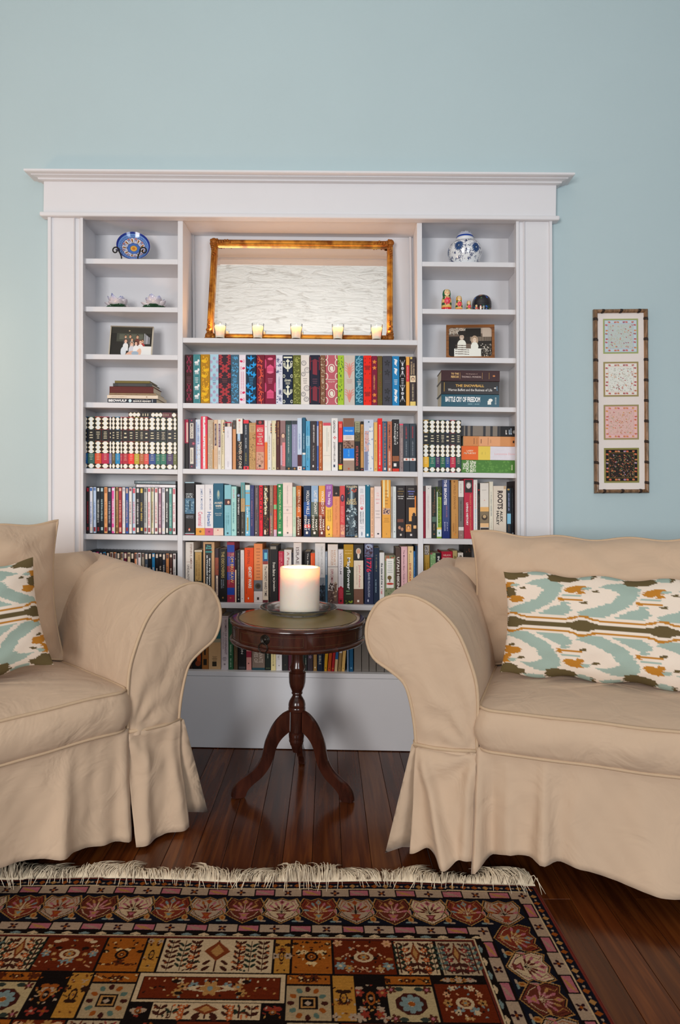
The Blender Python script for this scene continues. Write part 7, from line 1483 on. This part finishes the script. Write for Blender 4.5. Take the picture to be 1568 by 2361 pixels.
left = make_sofa(LS, LA, 1, 1.5, .70, 'khaki slipcovered roll-arm sofa set diagonally left of the drum table', 'sofa', hem_left, [(1, .03, .03, .03, .0), (1, .12, .028, .03, .03), (2, .02, .03, .02, 0), (2, .10, -.014, .03, .03), (2, .18, .03, .03, .04), (2, .42, .028, .06, .03)], 1, .055)
right = make_sofa(RS, RA, -1, 1.5, .72, 'khaki slipcovered roll-arm sofa standing right of the drum table', 'sofa', hem_right, [(1, .012, .055, .022, .095), (1, .0, -.01, .02, .05), (1, .16, .03, .02, .0), (2, .008, .045, .014, 0), (2, .045, -.022, .018, .0), (2, .085, .018, .02, .01), (2, .185, .045, .022, .0), (2, .235, -.015, .03, .0), (2, .42, .03, .06, .04)], 5, .05)
# big back cushions (parts of their sofas)
def back_cushion(root, s, w0, w1, ztop, d, tilt, seed):
    o = puff('back_cushion', w1 - w0, ztop - .475, .225, KHAKI, root, 64, 48, seed, .075, None, True, .012, 2.6)
    o.location = (s * (w0 + w1) / 2, d, .475 + (ztop - .475) / 2); o.rotation_euler = (tilt, 0, 0); return o
back_cushion(left, 1, -.78, .004, .962, .50, -.14, 2); back_cushion(left, 1, -1.52, -.77, .955, .50, -.14, 3)
back_cushion(right, -1, -.70, .100, .948, .49, -.14, 4); back_cushion(right, -1, -1.46, -.68, .94, .49, -.14, 6)
# ---- ikat pillows
def ikat(seed):
    Wc, Hc = 560, 280; c = Canvas(Wc, Hc, 'd8c8b8'); T, O, B = '93a398', 'ac7228', '5c4e32'; mid = Hc / 2; rn = random.Random(seed)
    for i in range(-1, 4):
        x = 30 + i * 190
        for sy in (-1, 1):
            Y = lambda d: mid + sy * d
            c.poly([(x - 20, Y(22)), (x + 40, Y(24)), (x + 95, Y(52)), (x + 120, Y(80)), (x + 128, Y(106)), (x + 105, Y(124)), (x + 60, Y(118)), (x + 22, Y(104)), (x + 60, Y(100)), (x + 78, Y(90)), (x + 60, Y(66)), (x + 18, Y(48)), (x - 24, Y(36))], T)
            c.poly([(x + 62, Y(24)), (x + 132, Y(24)), (x + 152, Y(36)), (x + 150, Y(48)), (x + 130, Y(54)), (x + 100, Y(44))], T)
            c.ell(x + 160, Y(98), 26, 10, O, .2 * sy); c.ell(x + 146, Y(92), 15, 7, O); c.ell(x + 172, Y(88), 10, 5, O)
            c.rect(x + 118, Y(66) - 3, x + 178, Y(66) + 3, O); c.ell(x + 122, Y(66), 8, 6, O)
            c.rect(x + 128, Y(78) - 2, x + 176, Y(78) + 2, T); c.ell(x + 134, Y(56), 12, 4, T)
            c.ell(x + 128, Y(130), 40, 13, B); c.ell(x + 110, Y(122), 20, 7, B); c.ell(x + 190, Y(136), 22, 9, B); c.ell(x - 6, Y(134), 18, 8, T); c.ell(x + 60, Y(136), 28, 6, T)
            c.ell(x - 2, Y(100), 12, 5, T); c.ell(x + 20, Y(92), 9, 3.5, B); c.ell(x - 8, Y(60), 10, 3.5, B)
    # central stem with knots
    P = []
    for xx in range(0, Wc + 1, 6):
        k = max(math.exp(-((xx - kx) / 26) ** 2) for kx in (18, 208, 398, 540)); P.append((xx, k))
    c.poly([(x, mid - 17 - 10 * k) for x, k in P] + [(x, mid + 17 + 10 * k) for x, k in P][::-1], O)
    c.poly([(x, mid - 12 - 9 * k) for x, k in P] + [(x, mid + 12 + 9 * k) for x, k in P][::-1], 'd8c8b8')
    c.poly([(x, mid - 5 - 10 * k) for x, k in P] + [(x, mid + 5 + 10 * k) for x, k in P][::-1], B)
    for y0 in (8, Hc - 14): c.ell(20, y0, 30, 16, B); c.ell(50, y0 + 2, 18, 8, B)
    c.ell(12, 60, 18, 14, B); c.ell(30, 78, 22, 10, O); c.ell(26, 214, 26, 10, O)
    # feathered dye edges: each weft row slides by a small random amount
    rs = np.random.RandomState(seed); a = c.a.copy()
    for y in range(Hc): c.a[y] = np.roll(a[y], int(rs.randint(-4, 5)), axis=0)
    return c
IKAT = vcol_mat('ikat_woven_cotton', .95, .3, 700, .15)
def throw(root_loc, rz, s, w0, d, z, W_, H_, tilt, roll, label, seed, flip):
    cvp = ikat(seed)
    if flip: cvp.a = cvp.a[:, ::-1].copy()
    o = puff('throw_pillow', W_, H_, .13, IKAT, None, 230, 120, seed, .055, cvp, False, .004, 2.6)
    M = Matrix.Translation(root_loc) @ Matrix.Rotation(rz, 4, 'Z') @ Matrix.Translation((s * (w0 - W_ / 2), d, z + H_ / 2)) @ Matrix.Rotation(tilt, 4, 'X') @ Matrix.Rotation(roll, 4, 'Y')
    o.matrix_world = M; tag(o, label, 'pillow', 'ikat lumbar pillows'); return o
throw(RS, RA, -1, -.036, .295, .495, .66, .335, -.24, 0.0, 'oblong ikat patterned throw pillow leaning on the right sofa', 2, False)
throw(LS, LA, 1, -.145, .268, .499, .62, .335, -.30, -.08, 'oblong ikat patterned throw pillow leaning on the left sofa', 5, True)

# ------------------------------------------------------------------ rug
RA0 = atZ(1233, 2046, 0); RB = atZ(1415, 2361, 0); RC_ = atZ(-5, 2031, 0)
ex = (RC_ - RA0); ex.z = 0; ex.normalize(); ey = (RB - RA0); ey.z = 0; ey.normalize()
RWID, RLEN = 1.655, 1.9
PXM = 1 / .0019
def rug_canvas():
    W_, H_ = int(RWID * PXM), int(.62 * PXM); c = Canvas(W_, H_, '5a2418'); rn = random.Random(21); m = PXM
    NAVY, CREAM, PINK, RED, RUST, GOLD, BLK, TEAL, BEIGE = '15151c', 'ae9472', '96545a', '54221a', '824218', '966a3a', '17110f', '687470', '947c66'
    bands = [(0, .012, '6a2c24'), (.012, .034, NAVY), (.034, .038, CREAM), (.038, .066, BEIGE), (.066, .070, BLK), (.070, .176, NAVY), (.176, .180, BLK), (.180, .208, BEIGE), (.208, .222, BLK), (.222, .226, CREAM), (.226, .231, RED)]
    for a, b, h in bands:                      # nested frames: top edge, both sides
        a_, b_ = a * m, b * m; c.rect(a_, a_, W_ - a_, b_, h); c.rect(a_, a_, b_, H_, h); c.rect(W_ - b_, a_, W_ - a_, H_, h)
    def strip(fn, a, b, step):                 # repeat a motif along the three sides of a border
        y = (a + b) / 2 * m; k = 0; n = int((RWID - 2 * a) / step); st = (RWID - a - b) / n
        for k in range(n + 1): fn(((a + b) / 2 + k * st) * m, y, (b - a) * m, k, 0)
        yy = (a + b) / 2 + st; k = 1
        while yy < .62: fn((a + b) / 2 * m, yy * m, (b - a) * m, k, 1); fn((RWID - (a + b) / 2) * m, yy * m, (b - a) * m, k, 1); yy += st; k += 1
    strip(lambda x, y, w_, k, v: (c.poly([(x - w_ * .4, y), (x, y - w_ * .36), (x + w_ * .4, y), (x, y + w_ * .36)], (RUST, GOLD, RUST)[k % 3]), c.ell(x + w_ * (.75 if not v else 0), y + w_ * (.75 if v else 0), w_ * .16, w_ * .16, BEIGE)), .012, .034, .030)
    def block(x, y, w_, k, v):
        if k % 2:
            a, b = (w_ * .85, w_ * .36) if not v else (w_ * .36, w_ * .85)
            c.rect(x - a - 2, y - b - 2, x + a + 2, y + b + 2, BLK); c.rect(x - a, y - b, x + a, y + b, PINK); c.poly([(x - a, y + b), (x - a * .2, y - b * .2), (x + a, y - b), (x + a * .4, y + b * .3)], GOLD if k % 4 == 1 else '8c6a5c')
        else: c.flower(x, y, w_ * .42, 4, '2a1418', RUST, .78 if k % 4 else 0)
    strip(block, .038, .066, .062); strip(block, .180, .208, .062)
    def guard(x, y, w_, k, v): c.poly([(x - w_ * 1.1, y + (w_ * .2)), (x, y - w_ * .3), (x + w_ * 1.1, y + w_ * .2), (x, y + w_ * .42)], TEAL if k % 2 else CREAM) if not v else c.poly([(x + w_ * .2, y - w_ * 1.1), (x - w_ * .3, y), (x + w_ * .2, y + w_ * 1.1), (x + w_ * .42, y)], TEAL if k % 2 else CREAM)
    strip(guard, .208, .222, .040)
    def medallion(x, y, w_, k, v):
        bg, hi, dk = ((BEIGE, RUST, '7c3020'), ('6a2a1c', TEAL, GOLD), (CREAM, PINK, '5c2a20'), ('58281c', GOLD, PINK))[k % 4]
        q = lambda a, b: (x + a * w_, y + b * w_) if not v else (x + b * w_, y + a * w_)
        def ell(a, b, r1, r2, h): X, Y = q(a, b); c.ell(X, Y, r1 * w_ if not v else r2 * w_, r2 * w_ if not v else r1 * w_, h)
        out = [(-.30, -.44), (-.14, -.36), (0, -.44), (.14, -.36), (.30, -.44), (.38, -.2), (.30, .02), (.36, .16), (.20, .30), (0, .46), (-.20, .30), (-.36, .16), (-.30, .02), (-.38, -.2)]
        c.poly([q(a * 1.24, b * 1.07) for a, b in out], GOLD); c.poly([q(a * 1.17, b * 1.01) for a, b in out], BLK); c.poly([q(a * 1.10, b * .95) for a, b in out], bg); c.poly([q(a * .98, b * .84) for a, b in out], hi if bg in (BEIGE, CREAM) else '3c1812'); c.poly([q(a * .93, b * .80) for a, b in out], bg)
        lt = CREAM if bg not in (BEIGE, CREAM) else BLK
        c.line([q(0, -.40), q(0, .38)], w_ * .022, lt)
        for j, an in enumerate((-78, -52, -26, 26, 52, 78)):                    # fan of petals rising from the vase
            ca, sa = math.sin(math.radians(an)), -math.cos(math.radians(an))
            for r_, hcol in ((.17, dk), (.30, hi if j % 2 else PINK)): X, Y = q(ca * r_, .06 + sa * r_ * 1.05); c.ell(X, Y, w_ * .075, w_ * .032, hcol, math.atan2(*((ca, sa) if v else (sa, ca))))
            c.line([q(0, .08), q(ca * .24, .06 + sa * .26)], w_ * .012, lt)
        c.poly([q(-.07, -.30), q(0, -.41), q(.07, -.30), q(0, -.19)], hi); c.poly([q(-.035, -.30), q(0, -.36), q(.035, -.30), q(0, -.24)], dk)
        c.poly([q(-.13, .12), q(.13, .12), q(.06, .24), q(.10, .33), q(-.10, .33), q(-.06, .24)], dk); c.poly([q(-.08, .15), q(.08, .15), q(.0, .27)], hi)
        for sg in (-1, 1): c.line([q(sg * .10, .30), q(sg * .24, .20), q(sg * .33, .05)], w_ * .016, lt); c.line([q(sg * .30, -.38), q(sg * .22, -.30), q(sg * .30, -.16)], w_ * .016, GOLD if bg not in (BEIGE, CREAM) else dk)
        # spandrel leaves between the medallions
        ell(.49, .30, .07, .09, GOLD); ell(.49, .30, .035, .05, RUST); ell(.49, .06, .05, .13, BEIGE); ell(.49, .05, .028, .09, PINK); ell(.42, .40, .07, .03, BEIGE); ell(.56, .40, .07, .03, TEAL); ell(.49, -.32, .05, .05, TEAL)
    strip(medallion, .070, .176, .099)
    # field of garden panels, mirrored about the middle
    f0 = .231; fx0, fx1 = f0 * m, (RWID - f0) * m; fy = f0 * m; FWm = (RWID - 2 * f0)
    def branch(x, y, L, a, h, leaf, d=0):
        x2, y2 = x + L * math.cos(a), y + L * math.sin(a); c.line([(x, y), (x2, y2)], 1.4, h)
        for k in (.3, .55, .8, 1): 
            for sg in (-1, 1): c.ell(x + (x2 - x) * k + sg * 3.0 * math.sin(a), y + (y2 - y) * k - sg * 3.0 * math.cos(a), 3.2, 1.6, leaf, a + sg * .7)
        if d: branch(x2, y2, L * .6, a - .6, h, leaf, d - 1); branch(x2, y2, L * .6, a + .6, h, leaf, d - 1)
    def fill(x0, y0, x1, y1, kind):
        bg, fgs = {'cream': (CREAM, ('3a1c14', '6a3018', '22281e', 'a05028')), 'red': ('58200f', (CREAM, GOLD, TEAL, '20140f', 'b0805c')), 'rust': ('8a4a18', ('1c120e', '4a2010', 'b89868', '24180f')), 'black': (BLK, (RUST, BEIGE, GOLD, '7a2c20')), 'gold': ('9c6a2a', ('2a1810', '5c2c14', BEIGE)), 'beige': ('9a8468', ('3c1e18', '5c2c1c', '4c5850', '782c28'))}[kind]
        c.rect(x0, y0, x1, y1, BLK); c.rect(x0 + 1.5, y0 + 1.5, x1 - 1.5, y1 - 1.5, bg); cx = (x0 + x1) / 2; w_, h_ = x1 - x0, y1 - y0; r2 = random.Random(int(x0 * 7 + y0 * 3) % 977 + len(kind))
        def pair(fn, dx, y, *a): fn(cx - dx, y, *a); fn(cx + dx, y, *a)
        if kind in ('cream', 'beige') and w_ > 20:
            c.line([(cx, y0 + 4), (cx, y1 - 4)], 2.2, fgs[0]); c.poly([(cx, y0 + h_ * .08), (cx + w_ * .12, y0 + h_ * .38), (cx, y0 + h_ * .66), (cx - w_ * .12, y0 + h_ * .38)], fgs[1]); c.poly([(cx, y0 + h_ * .18), (cx + w_ * .06, y0 + h_ * .38), (cx, y0 + h_ * .54), (cx - w_ * .06, y0 + h_ * .38)], GOLD)
            cl = (.2, .3, .41) if w_ > 80 else (.24, .40)
            for xi, xo in enumerate(cl):                                       # upright sprays of paired leaves
                for sg in (-1, 1):
                    X = cx + sg * w_ * xo; c.line([(X, y0 + 5), (X, y1 - 5)], 1.3, fgs[0]); yy = y0 + 8 + 5 * (xi % 2)
                    while yy < y1 - 6:
                        for l_ in (-1, 1): c.ell(X + l_ * 4.0, yy - 1.5, 4.2, 1.9, fgs[(xi + (1 if xi else 0)) % 3], -l_ * .75)
                        yy += 8.5
            for sg in (-1, 1):
                for q in (.70, .86): c.ell(cx + sg * w_ * .08, y0 + h_ * q, 5.5, 2.4, fgs[0], sg * .7)
            for q in range(int(h_ * w_ / 300)): pair(lambda X, Y: c.ell(X, Y, 2.2, 1.1, r2.choice(fgs), r2.random() * 3), r2.uniform(w_ * .14, w_ * .46), r2.uniform(y0 + 3, y1 - 3))
            for q in (.28, .56, .8): pair(lambda X, Y: c.flower(X, Y, 4.2, 5, fgs[3 % len(fgs)], CREAM), w_ * .22, y0 + h_ * q)
        else:
            for q in range(max(3, int(h_ * w_ / 420))):
                dx, y = r2.uniform(0, w_ * .42), r2.uniform(y0 + 5, y1 - 5); h = r2.choice(fgs); t = r2.random(); s_ = r2.uniform(3.0, 6.5)
                if t < .5: pair(lambda X, Y: c.flower(X, Y, s_, r2.choice((4, 5, 6)), h, r2.choice(fgs)), dx, y)
                elif t < .8: pair(lambda X, Y: c.ell(X, Y, s_ * .9, s_ * .5, h), dx, y)
                else: pair(lambda X, Y: c.line([(X, Y), (X + s_, Y - s_ * .5)], 1.5, h), dx, y)
            for q in range(int(h_ * w_ / 240)): pair(lambda X, Y: c.ell(X, Y, 1.8, 1.1, r2.choice(fgs), r2.random() * 3), r2.uniform(0, w_ * .46), r2.uniform(y0 + 3, y1 - 3))
            c.ell(cx, y0 + h_ * .5, w_ * .16, h_ * .14, fgs[0]); c.ell(cx, y0 + h_ * .5, w_ * .10, h_ * .09, bg); c.flower(cx, y0 + h_ * .5, w_ * .07, 6, fgs[1], fgs[2])
    def med(x0, y0, x1, y1, bg):                # panel with an octagonal rosette
        c.rect(x0, y0, x1, y1, BLK); c.rect(x0 + 1.5, y0 + 1.5, x1 - 1.5, y1 - 1.5, bg); cx, cy = (x0 + x1) / 2, (y0 + y1) / 2; q = min(x1 - x0, y1 - y0) * .3
        c.poly([(cx + q * math.cos(a) * 1.15, cy + q * math.sin(a)) for a in [math.pi / 8 + k * math.pi / 4 for k in range(8)]], '3a1a14'); c.flower(cx, cy, q * .8, 8, TEAL, CREAM); c.ell(cx, cy, q * .25, q * .2, RUST)
        for sx in (-1, 1):
            for sy in (-1, 1): c.flower(cx + sx * (x1 - x0) * .36, cy + sy * (y1 - y0) * .38, 6, 5, '4a2418', PINK); c.ell(cx + sx * (x1 - x0) * .2, cy + sy * (y1 - y0) * .4, 5, 3, '2c3028')
    def square(x0, y0, x1, y1, bg):
        c.rect(x0, y0, x1, y1, BLK); c.rect(x0 + 1.5, y0 + 1.5, x1 - 1.5, y1 - 1.5, bg); cx, cy = (x0 + x1) / 2, (y0 + y1) / 2; w_, h_ = x1 - x0, y1 - y0
        c.rect(cx - w_ * .2, cy - h_ * .18, cx + w_ * .2, cy + h_ * .18, BLK); c.rect(cx - w_ * .16, cy - h_ * .13, cx + w_ * .16, cy + h_ * .13, GOLD); c.rect(cx - w_ * .12, cy - h_ * .1, cx + w_ * .12, cy + h_ * .1, BLK); c.poly([(cx - w_ * .08, cy), (cx, cy - h_ * .07), (cx + w_ * .08, cy), (cx, cy + h_ * .07)], BEIGE)
        for k in range(12): a = k * math.pi / 6; c.ell(cx + w_ * .36 * math.cos(a), cy + h_ * .38 * math.sin(a), 4, 3, ('3a1a14', '4c5c50', RUST)[k % 3], a)
    ws = [.092, .098, .142, .096, .040]; cwid = FWm - 2 * sum(ws); row1 = list(zip(ws, ('beige', 'cream', 'red', 'rust', 'gold'))) + [(cwid, 'cream')] + list(zip(ws[::-1], ('gold', 'rust', 'red', 'cream', 'beige')))
    h1, h2, h3 = .112, .128, .12; x = fx0
    for w_, kd in row1: fill(x, fy, x + w_ * m, fy + h1 * m, kd); x += w_ * m
    ws2 = [.12, .105, .062, .052, .098]; c2 = FWm - 2 * sum(ws2); y2 = fy + h1 * m; x = fx0
    for w_, kd in list(zip(ws2, ('red', 'med', 'black', 'gold', 'sq'))) + [(c2, 'mid')] + list(zip(ws2[::-1], ('sq', 'gold', 'black', 'med', 'red'))):
        a, b = x, x + w_ * m
        if kd == 'med': fill(a, y2, b, y2 + .028 * m, 'rust'); med(a, y2 + .028 * m, b, y2 + h2 * m, '9c8660')
        elif kd == 'sq': fill(a, y2, b, y2 + .03 * m, 'rust'); square(a, y2 + .03 * m, b, y2 + h2 * m, '947c5c')
        elif kd == 'mid': c.rect(a, y2, b, y2 + h2 * m, CREAM); fill(a + 5, y2 + 5, b - 5, y2 + .075 * m, 'red'); fill(a, y2 + .08 * m, a + .045 * m, y2 + h2 * m, 'black'); fill(b - .045 * m, y2 + .08 * m, b, y2 + h2 * m, 'black'); fill(a + .045 * m, y2 + .08 * m, b - .045 * m, y2 + h2 * m, 'cream')
        elif kd == 'red': fill(a, y2, b, y2 + .02 * m, 'black'); fill(a, y2 + .02 * m, b, y2 + h2 * m, 'red')
        else: fill(a, y2, b, y2 + h2 * m, kd)
        x = b
    y3 = y2 + h2 * m; x = fx0; kinds = ('cream', 'rust', 'red', 'beige', 'black', 'red', 'black', 'beige', 'red', 'rust', 'cream'); wq = FWm / 11
    for kd in kinds: fill(x, y3, x + wq * m, y3 + h3 * m, kd); x += wq * m
    rs = np.random.RandomState(1); nz = rs.normal(1, .07, c.a.shape[:2]); c.a *= nz[..., None]
    rowv = rs.normal(1, .035, H_); c.a *= rowv[:, None, None]; c.a = np.clip(c.a, 0, 1)
    return c
rc = rug_canvas()
cols_ = np.linspace(0, 1, rc.W); fine = np.linspace(0, .5, int(.5 * PXM)); coarse = np.linspace(.5, RLEN, 40)[1:]; dep = np.concatenate([fine, coarse])
AX, BY = np.meshgrid(cols_ * RWID, dep); wav = .006 * np.exp(-BY / .05) * np.sin(AX * 9.0 + 1.0) * 1.2
P = np.zeros(AX.shape + (3,)); BYw = BY + wav
P[..., 0] = RA0.x + ex.x * AX + ey.x * BYw; P[..., 1] = RA0.y + ex.y * AX + ey.y * BYw
rsn = np.random.RandomState(3); P[..., 2] = .0085 + .0008 * rsn.rand(*AX.shape) + .004 * np.exp(-((BY - .01) / .03) ** 2) * (np.sin(AX * 11) > .4)
edge = np.minimum(np.minimum(AX, RWID - AX), BY); P[..., 2] -= .006 * np.exp(-edge / .003)
rug = tag(empty('rug', (RA0.x + ex.x * RWID / 2 + ey.x * RLEN / 2, RA0.y + ex.y * RWID / 2 + ey.y * RLEN / 2, 0)), 'dark red patterned oriental rug with garden panels on the wooden floor', 'rug')
RUGM = vcol_mat('wool_pile', 1.0, .35, 900, .0, .0)
pile_o = grid_mesh('pile', P, RUGM, None); pile_o.parent = rug; pile_o.matrix_parent_inverse = Matrix.Translation(-rug.location)
vv = np.where(BY <= .5, BY / (rc.H / PXM), np.mod(BY, .5) / .62 * .4 + .55); uu = AX / RWID
paint(pile_o, rc.sample(uu.ravel(), np.clip(vv, 0, 1).ravel()), .88)
cor = [RA0, RA0 + ex * RWID, RA0 + ex * RWID + ey * RLEN, RA0 + ey * RLEN]
o = mesh('foundation', [(p.x, p.y, .0015) for p in cor] + [(p.x, p.y, .0062) for p in cor], HEX, mat('54281c', .9), None); o.parent = rug; o.matrix_parent_inverse = Matrix.Translation(-rug.location)
# fringe strands
rn = random.Random(11); V, Fc = [], []; nst = 1300
for k in range(nst):
    a = RWID * (k + rn.random()) / nst; cl = math.sin(a * 23) * .5 + math.sin(a * 57 + 1) * .3 + math.sin(a * 9 + 2) * .4
    L = .050 + .030 * rn.random() + .022 * cl; sk = .35 * math.sin(a * 31) + .45 * math.sin(a * 13 + 1.3) + rn.uniform(-.45, .45); lift = .007 + .026 * max(0, cl) * rn.random() + .008 * rn.random()
    b0 = -.002 + .006 * math.sin(a * 9 + 1) * 1.2
    if rn.random() < .09: L *= -.5; lift += .010
    pts = []
    for q in range(5):
        t = q / 4; al = a + sk * L * t * t; bl = b0 - L * t; z = .006 + lift * math.sin(math.pi * min(1, t * 1.05)) * (1.4 if L < 0 else 1)
        if L < 0: z += .006
        pts.append((RA0.x + ex.x * al + ey.x * bl, RA0.y + ex.y * al + ey.y * bl, max(.0022, z - .004 * t)))
    tube_geo(pts, [.0013, .0014, .0013, .0011, .0006], 4, False, V, Fc)
fr = mesh('fringe', V, Fc, mat('c8b8a0', .95, k=1.3, noise=.12, scale=90), None, True); fr.parent = rug; fr.matrix_parent_inverse = Matrix.Translation(-rug.location); fr['kind'] = 'stuff'
